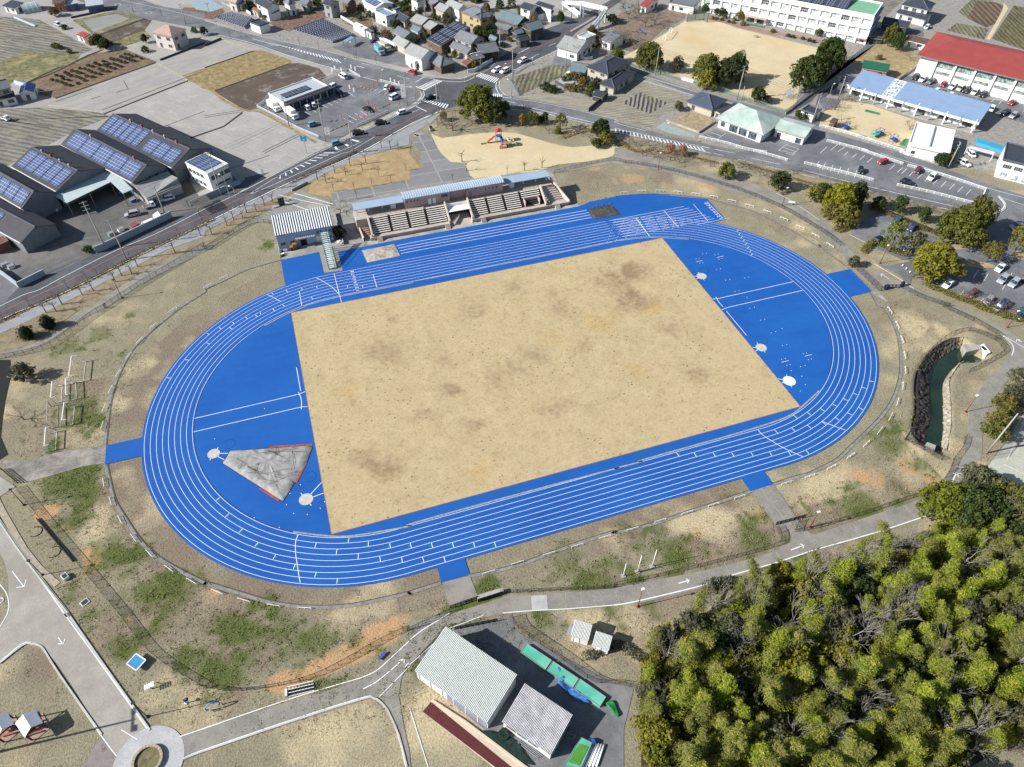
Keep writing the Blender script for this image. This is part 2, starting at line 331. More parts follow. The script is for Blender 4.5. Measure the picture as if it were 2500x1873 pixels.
# ================= FIELDS AND TOWN GROUND =================
FG1 = MROW('stubble_field', (198, 195, 190), (184, 180, 174), 30, .9, .14, c3=(190, 184, 168)); FG2 = MROW('stubble_field_b', (196, 193, 189), (190, 187, 182), -52, 1.3, .12, c3=(196, 190, 180), dist=5.)
FG3 = MROW('tilled_field', (180, 176, 166), (148, 143, 132), -38, 2.2, .3, c3=(160, 154, 134), dist=3.); FBR = MROW('brown_field', (134, 118, 108), (106, 94, 86), 28, 1.1, .2, c3=(150, 146, 140))
FGO = M('golden_weeds', (196, 172, 124), .95, .4, .5, bump=.6, c2=(150, 140, 92), fine=.12); FOR = M('orchard_soil', (156, 128, 110), .95, .4, .6, c2=(140, 132, 92), fine=.1); FRED = M('red_weeds', (160, 132, 112), .95, .4, .7, bump=.5, fine=.15)
FGR = M('grass_verge', (150, 148, 104), .95, .4, .5, c2=(174, 160, 118), fine=.15); FBED = MROW('vegetable_beds', (180, 176, 154), (138, 132, 104), 62, 1.8, .35, soft=(.35, .6), c3=(120, 130, 84), dist=2.5); FBED2 = MROW('vegetable_beds_b', (160, 158, 122), (128, 114, 92), 66, 2., .35, soft=(.35, .6), c3=(104, 122, 78), dist=2.5)
SAND = M('sand_ground', (230, 212, 172), .95, .06, .12, c2=(220, 194, 150), fine=.03); SANDP = M('pale_sand_ground', (230, 212, 172), .95, .06, .12, fine=.03, c2=(218, 196, 150)); GRAV = M('gravel_yard', (182, 178, 170), .95, .25, .8, c2=(164, 158, 144), fine=.1)
PAVE = MGRID('grey_paving', (150, 150, 150), (176, 174, 168), 11, 7, .5, .85, 0, .2, var=.1); WALK = M('path_surface', (164, 159, 151), .9, .16, .35, c2=(168, 162, 150), fine=.05); WALKP = M('park_road_surface', (188, 181, 170), .9, .1, .3, c2=(168, 160, 150), fine=.04)
TILLD = MROW('dark_tilled', (138, 128, 112), (96, 88, 74), 66, 1.7, .25, soft=(.4, .6))
sheet('field', T("00 -800,-900 2300,-600 10 9000,-2600 9000,500 20 2209,300 10 2209,930 10 1300,1640 01 2209,620 01 -900,1700 01 -4500,2600 00 -3500,400"), FG1, .004)
sheet('field', T("00 0,1300 1220,1250 840,1400 01 130,110 0,170 -800,400 00 -700,1200 450,1160 1110,1215 1180,1260"), FG3, .012)
sheet('field', T("00 520,1140 1120,1215 2020,870 1690,670 600,1060"), FG1, .016)
sheet('field', T("00 300,890 950,590 1330,525 1690,665 600,1060 330,1000"), FOR, .02)
sheet('field', T("00 -400,240 0,180 420,210 1010,540 880,580 260,560 0,690 -400,800"), FG3, .02)
sheet('field', T("00 -300,820 0,680 260,560 880,580 820,660 300,890 160,870 0,1000 -300,1000"), FGR, .024)
sheet('field', T("00 780,220 1230,120 1540,190 1000,380 960,345"), FGR, .028)
sheet('field', T("00 890,220 1240,150 1400,200 1010,350"), MROW('tilled_pale', (184, 184, 180), (158, 160, 154), 30, 1.1, .15), .034)
sheet('field', T("00 1000,385 1540,195 1640,220 1560,330 1200,470 1090,440"), FBR, .03)
sheet('field', T("00 1180,470 1560,330 1640,400 1540,440 1340,500"), FGR, .036)
sheet('field', T("00 1730,650 2209,480 10 190,430 520,540 0,735 00 1960,810"), FG1, .02)
sheet('field', T("10 0,735 540,545 640,550 940,655 930,690 100,985 0,940 00 2150,950 1960,820"), FGO, .026)
sheet('field', T("10 105,985 910,685 1020,680 1235,740 1320,830 1200,900 660,1030 580,1180 440,1190 200,1080"), FBR, .03)
sheet('field', T("10 0,945 100,990 430,1190 600,1200 1270,1560 1200,1657 11 700,240 400,250 01 2209,60 00 2209,1420 1130,1220 2025,870"), FG2, .034)
for s in ("00 600,1055 1690,665 1690,680 600,1070", "00 1120,1225 2030,865 2030,880 1120,1240", "10 0,725 540,540 540,552 0,740", "10 100,978 920,680 920,690 105,992", "00 290,895 600,770 950,590 1090,540 1100,550 960,605 600,785 300,900", "10 0,1430 200,1360 400,1210 415,1222 210,1372 0,1445", "00 1030,385 1580,195 1590,205 1040,397", "00 2000,1500 2209,1430 2209,1445 2000,1515", "00 640,720 300,880 310,890 650,730"):
    sheet('ditch', T(s), M('ditch_soil', (70, 64, 58), .95, .3, 1.), .045)
for s in ("00 520,1130 1110,1210 1110,1222 520,1142", "00 1690,670 1960,820 2025,860 2010,875 1950,830 1680,680", "10 540,540 190,425 190,437 540,552"):
    sheet('path', T(s), M('concrete_ledge', (206, 196, 176), .9, .15), .05)
gm = MB(); strip(gm, smooth(T("00 2170,940 10 90,985 200,1080 430,1190 600,1210 900,1370 1200,1540")), 1.2, .05); struct(gm.build('grass_verge', FGO))
# solar farm and yard grounds north of road B
sheet('town_ground', T("00 1900,-200 10 0,215 400,335 940,465 1280,535 1600,625 20 0,690 330,830 560,860 960,640 1480,280 2209,-300 30 2209,-900 10 2209,-900 0,-900"), GRAV, .03)
sheet('field', T("10 690,250 1160,70 1380,170 920,340 830,320"), FRED, .04); sheet('field', T("10 1370,130 1700,60 1840,130 1820,190 1500,240"), FBED, .04)
sheet('field', T("10 1500,250 1800,190 1830,330 1850,400 1700,330"), FOR, .04); sheet('field', T("10 0,90 190,90 220,130 90,210 0,200 00 1900,140 1990,80"), FRED, .042); sheet('paddy', T("10 -150,0 70,0 210,80 60,130 -100,100"), M('wet_paddy', (176, 196, 204), .4, .1), .046)
sheet('field', T("00 1590,0 2209,-80 10 300,20 0,0 00 1850,110"), FG2, .042); sheet('field', T("20 400,-200 1700,-350 1640,100 1200,40 900,90 600,40"), FG2, .046)
sheet('car_park', T("10 1370,510 1620,390 1830,410 2209,600 2209,740 1600,600"), ASPH, .05)
sheet('field', T("40 600,0 1300,-300 2209,-500 9000,500 9000,1500 2209,560 1310,345 1130,400 660,250"), FGR, .03)
sheet('field', T("40 600,100 640,250 890,20 1200,-300 560,-300"), FG3, .04)
sheet('field', T("40 1600,200 1700,10 1880,20 1990,60 1900,260 1800,300"), MROW('brown_beds', (150, 132, 112), (116, 98, 82), 66, 2.6, .25, soft=(.4, .6)), .04)
sheet('field', T("40 1370,330 1480,250 1830,310 1780,430"), FBED, .05); sheet('field', T("40 1500,130 1720,-80 1880,10 1700,10 1600,200"), FBED, .045)
sheet('field', T("40 1860,420 2100,60 2800,200 2700,560 2209,540"), FBED2, .045); sheet('path', T("40 1990,30 2040,90 1840,430 1800,425 1980,110"), SAND, .055)
# town right of road A
sheet('town_ground', T("20 1000,1030 960,880 1370,640 2209,30 30 600,-700 9000,0 9000,1500 41 2209,200 41 0,100 31 1000,-30 30 1300,1620 0,1300 20 2209,1270 1500,1110"), GRAV, .034)
sheet('field', T("20 1130,830 1540,700 1740,720 1640,830 1350,960 1240,1010 1180,1040"), FBED, .05); sheet('field', T("20 1200,1040 1500,960 2000,1100 1930,1210 1500,1110"), MROW('pale_tilled', (198, 192, 176), (170, 164, 148), -25, 1.2, .2), .05)
sheet('field', T("20 1940,1210 2209,1000 30 240,880 800,1040 760,1150 500,1250 400,1380 0,1290 20 2209,1270"), MROW('pale_tilled_b', (200, 196, 178), (160, 156, 138), -30, 1.3, .25), .054)
sheet('field', T("30 80,1110 270,1000 580,1110 380,1230"), MROW('black_beds', (188, 182, 172), (92, 88, 88), 60, 1.6, .25, soft=(.4, .6), c3=(120, 130, 90), dist=2.), .062)
sheet('sports_ground', T("30 80,620 420,440 760,230 1100,200 1300,300 2209,520 40 200,560 230,700 30 2000,900 1950,1200 1700,1150 1200,1000 850,880 300,740"), SAND, .05)
sheet('path', T("30 1000,160 1280,230 1420,270 1700,340 2209,420 40 230,500 200,520 30 2209,460 1700,380 1400,310 1240,270 980,200"), M('red_paving', (178, 142, 130), .9, .15), .058)
sheet('field', T("20 2209,250 30 0,180 300,60 560,100 780,130 760,200 420,420 200,560 0,520"), M('brown_earth', (158, 142, 124), .95, .3, .4, c2=(140, 124, 104)), .056)
sheet('playground', T("40 240,1080 480,1110 1130,1330 1000,1490 860,1580 420,1480 130,1400 0,1330 60,1200"), SAND, .05); sheet('yard', T("40 0,1100 40,1050 240,1080 180,1170 60,1200"), ASPH, .056)
sheet('car_park', T("40 930,820 1060,830 1700,1060 2209,1120 2209,1330 1900,1250 1830,1180 870,880"), ASPH, .06); sheet('grass', T("40 350,680 620,470 730,460 940,520 1060,590 1060,700 930,810 860,850 750,830"), M('dry_lawn', (194, 172, 130), .95, .3, .4, c2=(162, 150, 112)), .056)
sheet('yard', T("40 1830,1270 1990,1280 2209,1350 41 2209,-20 40 1700,1430 1800,1260"), GRAV, .06)
sheet('car_park', T("30 910,1490 1090,1390 1560,1540 2100,1340 2209,1380 31 2209,-60 1870,60 30 1300,1657 30 1600,1657"), ASPH, .06)
sheet('yard', T("30 440,1380 540,1320 860,1450 870,1490 600,1440"), M('green_concrete', (176, 188, 182), .8, .1), .062); sheet('garden', T("30 580,1330 800,1190 1090,1290 900,1450"), M('garden_soil', (196, 176, 140), .95, .3), .064)
sheet('yard', T("20 1600,880 1730,760 1900,820 1880,930 2150,1000 2140,1040 1930,990 1620,920"), M('yard_concrete', (196, 200, 200), .8, .1), .06); sheet('field', T("30 2100,1400 2209,1000 40 240,880 60,1060 0,1100"), ASPHD, .055)
sheet('yard', T("40 920,310 1120,300 1130,400 920,380"), ASPH, .06); 
sheet('pavement', T("31 1050,-40 1870,-60 2209,-200 41 400,-60 900,60 1500,250 2209,450 2209,800 1850,660 1750,600 900,480 0,250 31 2209,215 1500,95"), M('verge_asphalt', (140, 141, 144), .9, .12, .3), .052)
for s in ("02 -300,570 110,570 125,700 95,850 60,1000 30,1200 10,1400 90,1590 -50,1680 -500,1680", "02 85,275 165,240 150,430 70,440", "02 240,205 345,150 372,180 270,235"): sheet('ditch', T(s), M('ditch_dark', (44, 44, 40), .6, .3, .8), .05)
# ================= ROADS =================
sheet('road', T("01 -3500,3300 -1500,2500 340,1657 740,1480 1370,1160 1780,960 2209,750 11 320,590 950,290 1640,0 10 2209,1340 20 350,1190 480,1150 900,980 1000,1060 960,900 930,880 1370,640 1620,530 1800,350 2209,60 3200,-600 3050,-700 2209,-20 1850,180 1430,330 950,640 760,790 560,860 350,850 250,840 110,970 150,1010 120,1090 0,1170 10 1540,1490 1180,1657 11 780,210 330,450 0,590 01 2209,600 1270,1040 690,1330 430,1470 100,1600 -1800,2300 -3700,3100"), ASPHD, .07)
sheet('road', T("00 250,-500 900,-250 1700,60 2209,150 10 0,225 400,340 940,470 1280,540 1600,630 2209,790 20 230,840 350,850 110,970 20 0,930 10 2209,940 1800,860 1400,750 900,600 480,470 0,360 00 2209,320 1560,200 1000,60 0,-250"), ASPH, .064)
sheet('road', T("20 900,980 960,900 1000,1030 1100,1050 1500,1110 2209,1280 30 0,1310 600,1470 1300,1630 31 1080,0 1500,-30 2209,180 41 0,220 830,400 1600,570 1720,560 1830,640 2209,780 9000,2200 9000,2700 2209,1010 2000,1000 1860,800 1550,620 900,500 300,330 0,260 31 2209,240 1500,100 900,0 30 1000,1657 0,1420 20 2209,1400 1500,1240 1000,1160 480,1150"), ASPH, .076)
sheet('road', T("20 1530,700 1600,520 1700,400 1740,700 1900,720 2209,640 30 0,560 80,640 190,750 900,990 1300,1090 1830,1230 2209,860 40 620,470 500,490 0,960 30 2130,1100 1840,1240 2209,1330 40 0,1400 900,1657 41 2209,470 2209,780 1900,450 1780,390 900,120 640,0 40 0,1480 30 1300,1110 850,1030 400,860 190,800 30 0,700 20 2209,690 1740,720"), ASPH, .085)
sheet('car_park', T("31 1860,-40 2209,-130 40 120,1510 560,1640 41 500,0 920,120 1790,390 1720,545 830,390 830,330 580,270 0,140 31 2209,160 1500,0"), ASPH, .095)
sheet('car_park', T("10 560,1170 660,1030 1200,890 1310,870 1520,790 2209,940 20 60,960 130,1030 60,1100 0,1140 10 2209,1150 2000,1210 1640,1380 1430,1520 1290,1530 1220,1500"), ASPH, .09)
sheet('yard', T("01 -900,700 0,560 240,560 430,470 1130,170 1430,310 2000,200 2209,590 1860,690 1030,1070 500,1290 200,1440 0,1340 -900,1800"), M('worn_asphalt', (118, 116, 114), .9, .16, .15, c2=(140, 137, 132), fine=.06), .08)
sheet('yard', T("01 -1500,2300 -900,1500 0,1250 200,1450 60,1600"), ASPH, .085)
sheet('pavement', T("01 -900,1900 60,1480 200,1440 500,1285 1030,1065 1860,685 2209,540 11 400,320 440,260 700,200 330,440 01 2209,640 1270,1060 690,1350 430,1490 0,1700"), ASPHD, .066)
sheet('pavement', T("10 1150,1580 1290,1520 1430,1510 2209,1130 20 60,1090 140,1020 180,1040 130,1110 0,1200 10 2209,1200 1500,1530 1150,1680"), CONC, .064)
# pavements beside main road and park paths
sheet('pavement', T("01 -2500,3200 380,1657 760,1500 1400,1180 1800,980 2209,770 11 320,610 950,310 1640,20 10 2209,1370 20 360,1210 230,1330 0,1460 10 2209,1560 11 1640,50 1100,320 900,420 400,640 0,840 01 2209,900 1800,1040 1000,1450 600,1657 02 300,150 0,290 -1800,1200"), M('pavement_slabs', (178, 178, 182), .85, .14, .4, c2=(160, 160, 164), fine=.06), .066)
sheet('grass_verge', T("01 2209,950 1600,1140 500,1657 02 380,100 0,300 0,520 350,400 900,0 01 1150,1620 2209,1040 11 400,760 740,580 1100,330 900,400 400,640"), M('verge_turf', (170, 154, 126), .95, .3, .5, c2=(150, 138, 108)), .056)
sheet('path', smooth(T("02 -300,640 0,560 200,500 400,440 600,340 860,150 1160,0 01 1300,1560 1650,1340 2209,1060 11 150,960 500,760 730,740 740,680 570,700 300,860 0,1010 01 2209,1000 1600,1250 1000,1640 02 700,180 350,400 0,500 -300,560"), 3, True), WALK, .072)
sheet('plaza', T("11 740,740 730,680 560,620 860,540 810,400 930,330 1110,430 1370,540 1370,440 2209,290 21 60,250 640,250 1000,230 900,180 660,260 500,70 300,-20 20 200,1657 30,1440 200,1430 400,1657 21 300,-60 1440,60 1500,180 1540,200 1600,330 21 0,1000 11 2100,1000 11 1440,1060 1485,1265 1290,1310 1230,1060 870,1160 800,1100"), M('plaza_concrete', (166, 164, 158), .88, .14, .3, c2=(186, 182, 172), fine=.05), .05)
sheet('grass', T("11 1110,430 1370,480 1370,430 2209,280 21 0,170 130,160 20 0,1657 20 30,1440 10 2209,1600 11 1640,40 1140,330"), M('dry_park_lawn', (202, 176, 130), .95, .2, .35, c2=(178, 150, 112), fine=.08), .062)
sheet('pavement', T("11 1360,430 2209,290 21 0,170 170,150 110,30 130,0 20 0,1500 200,1430 300,1590 21 340,0 450,100 580,100 660,260 0,390 11 2100,400 1600,520 1390,540"), PAVE, .068)
sheet('playground', smooth(T("20 330,1657 300,1590 230,1440 350,1490 700,1440 870,1430 1150,1440 1500,1540 1760,1590 2209,1560 31 100,30 0,60 21 2150,70 1600,120 1400,190 1100,220 700,270 640,190 560,100 380,90"), 2, True), SANDP, .06)
sheet('path', smooth(T("21 1500,170 1600,150 2100,60 2209,0 20 2209,1600 30 60,1600 31 300,0 480,60 760,180 1100,250 1500,330 1750,430 2000,560 2209,700 41 100,760 240,900 400,1120 600,1270 1000,1440 1200,1540 1500,1657 42 1500,0 1900,190 2150,330 2260,480 2200,650 2000,830 1830,1100 1760,1400 1750,1657 43 1700,0 1560,200 1400,360 1190,500 1160,600 700,760 0,960 33 2209,960 1700,1120 1200,1290 600,1470 0,1570 23 1500,1610 1200,1640 24 820,40 550,100 380,170 0,550 14 2170,600 2090,880 2209,1500 2300,2200 24 500,2600 14 2209,3000 14 2170,1657 2000,1110 1900,960 1800,910 0,1490 04 1990,1580 1960,1330 14 0,1240 1500,780 1700,720 1900,590 2209,290 24 0,110 400,0 23 430,1657 900,1510 1100,1450 1300,1450 2209,1380 33 0,1370 800,1220 1500,1050 1900,880 1860,700 1970,640 2120,790 2209,790 43 0,780 600,580 1150,400 1290,290 1440,60 1540,0 42 1550,1657 1600,1400 1620,1100 1700,930 1850,750 2020,560 2060,450 1950,270 1700,120 1400,20 41 1400,1657 900,1480 880,1450 640,1480 340,1240 240,1060 0,860 31 2209,820 1700,540 1300,420 700,240 400,170 0,110 21 2209,110 2000,140 1600,210"), 2, True), WALK, .075)
sheet('path', T("02 1140,1500 1150,1657 03 1130,30 900,60 600,150 300,230 180,170 100,90 0,0 02 300,1660 600,1570"), M('cracked_path', (160, 154, 146), .9, .25, .5, c2=(186, 178, 166), fine=.08), .07)
sheet('path', T("23 345,1310 650,1245 740,1470 440,1590"), WALK, .08); sheet('path', T("33 1480,320 1720,260 1960,610 1860,760 1740,700 1640,560"), WALK, .08)
sheet('pavement', T("23 1310,1460 1480,1450 1490,1610 1320,1620"), M('pale_slab', (204, 202, 198), .85, .1), .085)
sheet('path', T("41 240,1270 340,1245 560,1490 640,1500 740,1590 720,1600 560,1500 540,1490 300,1280"), CONC, .078)
sheet('road', smooth(T("03 -2000,-600 0,170 170,280 0,390 0,640 300,1020 740,1657 04 740,0 1600,1240 1600,1700 1250,1800 1110,1310 700,660 470,360 350,320 240,330 0,520 -2500,2000 -2500,-400"), 1, True), WALKP, .08)
c0 = T("04 1605,1600")[0]; mb = MB(); rr = (T("04 1985,1560")[0]-T("04 1235,1600")[0]).length/2; mb.prism([(c0.x+rr*cos(2*pi*k/48), c0.y+rr*sin(2*pi*k/48)) for k in range(48)], -.1, .1); struct(mb.build('plaza', M('plaza_slab', (206, 206, 206), .85, .12, .4, fine=.05)))
sheet('path', T("04 905,1657 1000,1480 1100,1310 1260,1540 1235,1657"), M('mauve_path', (164, 152, 148), .9, .15, 1.), .084)
sheet('grass', smooth(T("03 -300,950 -80,950 0,1000 80,1200 90,1500 60,1700 04 80,0 0,150 -300,300"), 2, True), TURF, .09)
sheet('yard', T("24 490,130 930,60 1110,40 1130,180 2209,760 34 210,800 100,1250 100,1657 150,2400 24 1400,2400 24 1300,1657 500,1000 400,860 90,480 380,190"), M('depot_asphalt', (132, 132, 134), .9, .14, .3, c2=(150, 149, 148), fine=.06), .07)
sheet('pavement', T("24 250,920 140,1060 950,1700 1500,2200 1650,2100 1250,1657"), M('cream_strip', (230, 210, 186), .85, .08), .085); sheet('running_strip', T("24 230,955 140,1060 920,1657 1400,2050 1500,1990 1100,1657"), M('maroon_rubber', (104, 52, 52), .9, .12, .6), .095)
sheet('court', T("42 2209,1130 2100,1330 1860,1657 43 1790,120 2209,280 3000,600 2900,-600"), M('court_surface', (206, 206, 190), .9, .1, .25, fine=.04), .06)
sheet('car_park', smooth(T("41 330,880 520,680 700,600 880,740 1320,930 1550,1000 2100,900 2209,900 3000,1200 42 2209,80 2000,0 41 1600,1520 1330,1480 1200,1400 1160,1310 1000,1330 980,1430 850,1300 640,1200 720,1215 1000,1160 900,1150 520,980 450,930"), 1, True), ASPH, .09)
sheet('road', T("41 1780,1200 1850,640 2209,760 3500,1500 3000,2600 2209,1657"), ASPH, .1)
for s in ("41 1420,980 1560,990 1680,1000 1480,1040 1410,960", "41 2209,1040 2060,1080 2100,1140 2209,1150 2400,1200 2400,1000", "41 1550,1210 1650,1170 1790,1180 1890,1215 1840,1240"):
    sheet('grass', smooth(T(s), 3, True), M('island_turf', (200, 178, 140), .95, .2, .5, c2=(170, 152, 118)), .12)
# ================= TRACK =================
m, nt, p = nodes('blue_track'); tc = N(nt, 'TexCoord'); v = tc.outputs['Object']
mp = N(nt, 'Mapping'); L(nt, v, mp.inputs[0]); mp.inputs['Scale'].default_value = (.25, 1.2, 1)
a0 = alb((30, 98, 182)); a1 = alb((36, 108, 192)); c = mixc(nt, ramp(nt, noise(nt, v, .045, 5, .6), .35, .65), a0, a1)
c = mixc(nt, ramp(nt, noise(nt, mp.outputs[0], .22, 5, .7), .5, .75), c, mixc(nt, 1., c, (.78, .85, .92), 'MULTIPLY'))
c = mixc(nt, ramp(nt, noise(nt, v, .5, 7, .75), .42, .6), mixc(nt, 1., c, (.93, .94, .97), 'MULTIPLY'), c)
L(nt, c, p.inputs['Base Color']); p.inputs['Roughness'].default_value = .8; p.inputs['Specular IOR Level'].default_value = .2; BLUE = m
OUT = RR+8*LW+.55; ZT = .12
struct(MB().face([(q.x, q.y, ZT) for q in stpts(OUT, 64)]).build('running_track', BLUE))
nb = [(-53.3, 46.), (-53.3, 58.2), (-42.7, 58.6), (-42.75, 48.6), (-40, 48.3), (-38, 48.1), (-37.7, 48.2), (-37.5, 57.2), (-16.8, 57.4), (1.3, 57.6), (21.7, 57.7), (37.7, 57.8), (40.4, 58.9), (48.9, 59.1), (56, 58.2), (61.6, 56.6), (75.9, 48.9), (75.4, 37.2), (69, 36.8), (60, 40), (40, 46.5), (0, 46), (-40, 46), (-48, 44)]
struct(MB().face([(x, y, ZT-.006) for x, y in nb][::-1]).build('running_track', BLUE))
for q in ([(86, 5.1), (86, -5.1), (95.4, -5.1), (96, 5.05)], [(29.7, -51.3), (35.2, -51.3), (35.2, -46), (29.7, -46)], [(-35.4, -51.2), (-30.0, -51.2), (-30.0, -46), (-35.4, -46)], [(-95.8, -2.7), (-86, -2.7), (-86, 2.7), (-95.8, 2.7)]):
    struct(MB().face([(x, y, ZT-.004) for x, y in q]).build('running_track', BLUE))
# infield turf with worn patches
xs = np.arange(-53.05, 53.3, .6); xs = np.linspace(-53.05, 53.0, 178); ys = np.linspace(-34.5, 34.4, 116); XI, YI = np.meshgrid(xs, ys, indexing='ij')
WI = np.zeros(XI.shape+(4,), np.float32); f1 = fbm(XI, YI, 7, 101); f2 = fbm(XI, YI, 2.5, 131); f3 = fbm(XI, YI, 20, 151)
WI[..., 2] = np.clip((f1-.42)*2.5, 0, 1)*.7
def iblob(ch, lst, amp=.8):
    for px, py, r in lst:
        q = G(px, py); d = np.hypot(XI-q.x, (YI-q.y)*1.2)/r+(f1-.5)*1.3+(f2-.5)*.8; WI[..., ch] += amp*np.clip((1.3-d)*.9, 0, 1)
iblob(3, [(930, 860, 7), (1150, 760, 6), (1480, 700, 11), (1380, 760, 6), (1200, 930, 7), (1100, 950, 4), (960, 780, 4), (1300, 870, 6), (1640, 800, 5), (900, 1110, 6), (950, 1150, 4), (1350, 1000, 5), (1080, 880, 5), (1250, 700, 5), (1700, 920, 4), (1160, 1040, 5), (1420, 840, 5), (1560, 730, 6), (1030, 1010, 4), (1550, 660, 7), (1350, 720, 6)], .32)
iblob(1, [(1460, 790, 6), (1600, 760, 4), (1350, 830, 4), (840, 960, 4), (1170, 1150, 5), (1560, 900, 4)], .3)
iblob(2, [(1700, 1000, 10), (800, 880, 5), (790, 1000, 4), (1560, 620, 6), (1850, 970, 7), (850, 1220, 7), (1120, 1250, 5)], .6)
WI[..., 0] = np.clip((f2-.6)*2, 0, 1)*.25; WI = np.clip(WI, 0, 1)
m, nt, p = nodes('infield_turf'); tc = N(nt, 'TexCoord'); v = tc.outputs['Object']; at = N(nt, 'VertexColor', layer_name='soil'); sep = N(nt, 'SeparateColor'); L(nt, at.outputs[0], sep.inputs[0])
c = mixc(nt, ramp(nt, noise(nt, v, .18, 7, .65), .32, .68), alb((204, 184, 142)), alb((222, 202, 160)))
c = mixc(nt, ramp(nt, sep.outputs[2], .1, .9), c, alb((218, 196, 154)))
def wm_(fac, nz, lo, hi):
    a = N(nt, 'Math', operation='ADD'); L(nt, fac, a.inputs[0]); L(nt, nz, a.inputs[1]); return ramp(nt, a.outputs[0], lo, hi)
c = mixc(nt, wm_(at.outputs[1], noise(nt, v, .8, 7, .75), .66, 1.08), c, alb((170, 148, 116))); c = mixc(nt, wm_(sep.outputs[1], noise(nt, v, 1.2, 6, .75), .6, 1.1), c, alb((214, 180, 118)))
c = mixc(nt, wm_(sep.outputs[0], noise(nt, v, 2.2, 5, .7), .6, 1.), c, alb((160, 150, 100)))
c = mixc(nt, ramp(nt, noise(nt, v, 3.2, 5, .8), .38, .56), mixc(nt, 1., c, (.76, .75, .73), 'MULTIPLY'), c)
c = mixc(nt, ramp(nt, noise(nt, v, .5, 8, .78), .36, .5), mixc(nt, 1., c, (.84, .83, .82), 'MULTIPLY'), c)
# small dark weed spots, thicker where another slow noise says so
vo = N(nt, 'TexVoronoi', i_Scale=.75); L(nt, v, vo.inputs['Vector']); s1 = ramp(nt, vo.outputs['Distance'], .10, .20, (1, 1, 1, 1), (0, 0, 0, 1))
mm = N(nt, 'Math', operation='MULTIPLY'); L(nt, s1, mm.inputs[0]); L(nt, ramp(nt, noise(nt, v, .07, 4), .42, .58), mm.inputs[1])
c = mixc(nt, mm.outputs[0], c, alb((128, 112, 84)))
b = N(nt, 'Bump', i_Strength=.35, i_Distance=.08); L(nt, noise(nt, v, 3.2, 5, .8), b.inputs['Height']); L(nt, b.outputs[0], p.inputs['Normal'])
L(nt, c, p.inputs['Base Color']); p.inputs['Roughness'].default_value = .95; p.inputs['Specular IOR Level'].default_value = .1
ig = grid_object('infield_grass', xs, ys, np.full(XI.shape, .14), WI, m)
mb = MB(); strip(mb, [(-53.1, -34.55), (53.05, -34.55), (53.05, 34.45), (-53.1, 34.45)], .16, .15, True); struct(mb.build('infield_edge', M('edge_soil', (196, 128, 92), .9, .2, 1.)))
# lane lines
TL = M('track_line', (244, 238, 240), .7, .06, 2.); ZL = ZT+.012; lm_ = MB()
for k in range(9): strip(lm_, stpts(RR+k*LW, 64), .082, ZL, True)
for k in range(9):   # straight chute lanes at the home straight
    y = RR+k*LW; xe = 73.4-(y-37.4)*.62 if k not in (0, 8) else 77-(y-37.4)*1.02
    xs0 = S2 if k else 66
    strip(lm_, [(xs0, y), (xe, y)], .11, ZL)
P_ = lambda s: [(q.x, q.y) for q in T(s)]
for s in ("31 1000,523 1172,705", "31 850,550 1012,738", "31 530,615 690,800", "31 230,700 375,893", "11 1395,1300 1475,1610", "11 1020,1490 1048,1645", "21 0,0 0,1", "11 1815,1308 1858,1450", "11 1540,1425 1540,1450", "11 1700,1423 1705,1450", "11 1205,1435 1215,1455", "11 1045,1455 1055,1478", "11 880,1478 895,1500", "11 725,1505 740,1525", "11 1148,1548 1165,1575", "11 835,1630 865,1655", "12 735,22 755,48", "12 595,62 608,82", "12 545,88 570,108", "12 440,110 465,132", "12 300,165 320,188", "12 265,222 300,245", "12 155,222 180,240", "12 25,287 50,300", "12 20,387 52,403", "02 2000,570 2045,577", "02 1800,765 1848,772",
          "32 1725,1328 1765,1368", "32 1910,1308 1950,1345", "32 2080,1278 2120,1312", "42 418,1083 468,1110", "42 300,1140 348,1167", "42 168,1193 213,1223", "42 25,1240 72,1272", "13 1205,888 1187,945", "13 1428,958 1418,1015", "13 1658,1006 1655,1062", "13 1888,1035 1895,1092", "13 2122,1045 2133,1098", "23 140,1042 155,1098", "23 372,1040 385,1097"):
    strip(lm_, P_(s), .12, ZL+.004)
for s in ("11 1200,1343 1290,1390 1365,1440 1420,1490 1455,1530", "11 675,1525 740,1555 790,1585 818,1600", "13 1010,800 985,860 978,930 983,1020 1000,1130 1015,1230 1030,1318", "32 1550,1332 1600,1385 1700,1450 1800,1510 1900,1560 2030,1617", "42 35,1233 80,1257 170,1290 280,1332"):
    strip(lm_, smooth(T(s), 4), .12, ZL+.004)
# infield runways and sectors
for s in ("02 2095,1205 12 0,1180 1010,945", "02 2080,1352 12 0,1322 1045,1080", "12 1012,945 1083,915", "12 1045,1080 1110,1077", "12 990,655 1035,908", "31 1930,1385 1110,1570 1060,1572", "31 2030,1480 1250,1657 32 1200,15 1155,35", "32 1205,45 1425,310", "12 155,1582 255,1580", "12 135,1612 215,1652", "12 130,1540 148,1517", "12 70,1630 55,1657", "13 1140,368 1262,237", "13 1160,398 1282,353", "13 1058,378 1037,352", "13 1128,458 1152,487", "31 850,1327 895,1328", "31 905,1345 875,1362", "31 900,1285 917,1305", "31 955,1355 970,1370", "32 1490,440 1532,440", "32 1550,462 1517,482", "32 1535,387 1555,412", "32 1610,468 1625,493", "32 1765,777 1825,788", "32 1830,815 1800,825", "32 1855,733 1862,757", "32 1900,840 1908,868"):
    strip(lm_, P_(s), .13, ZL)
for s in ("12 1010,920 1038,985 1045,1040 1042,1105", "31 1092,1550 1125,1605 1170,1655"): strip(lm_, smooth(T(s), 4), .14, ZL+.006)
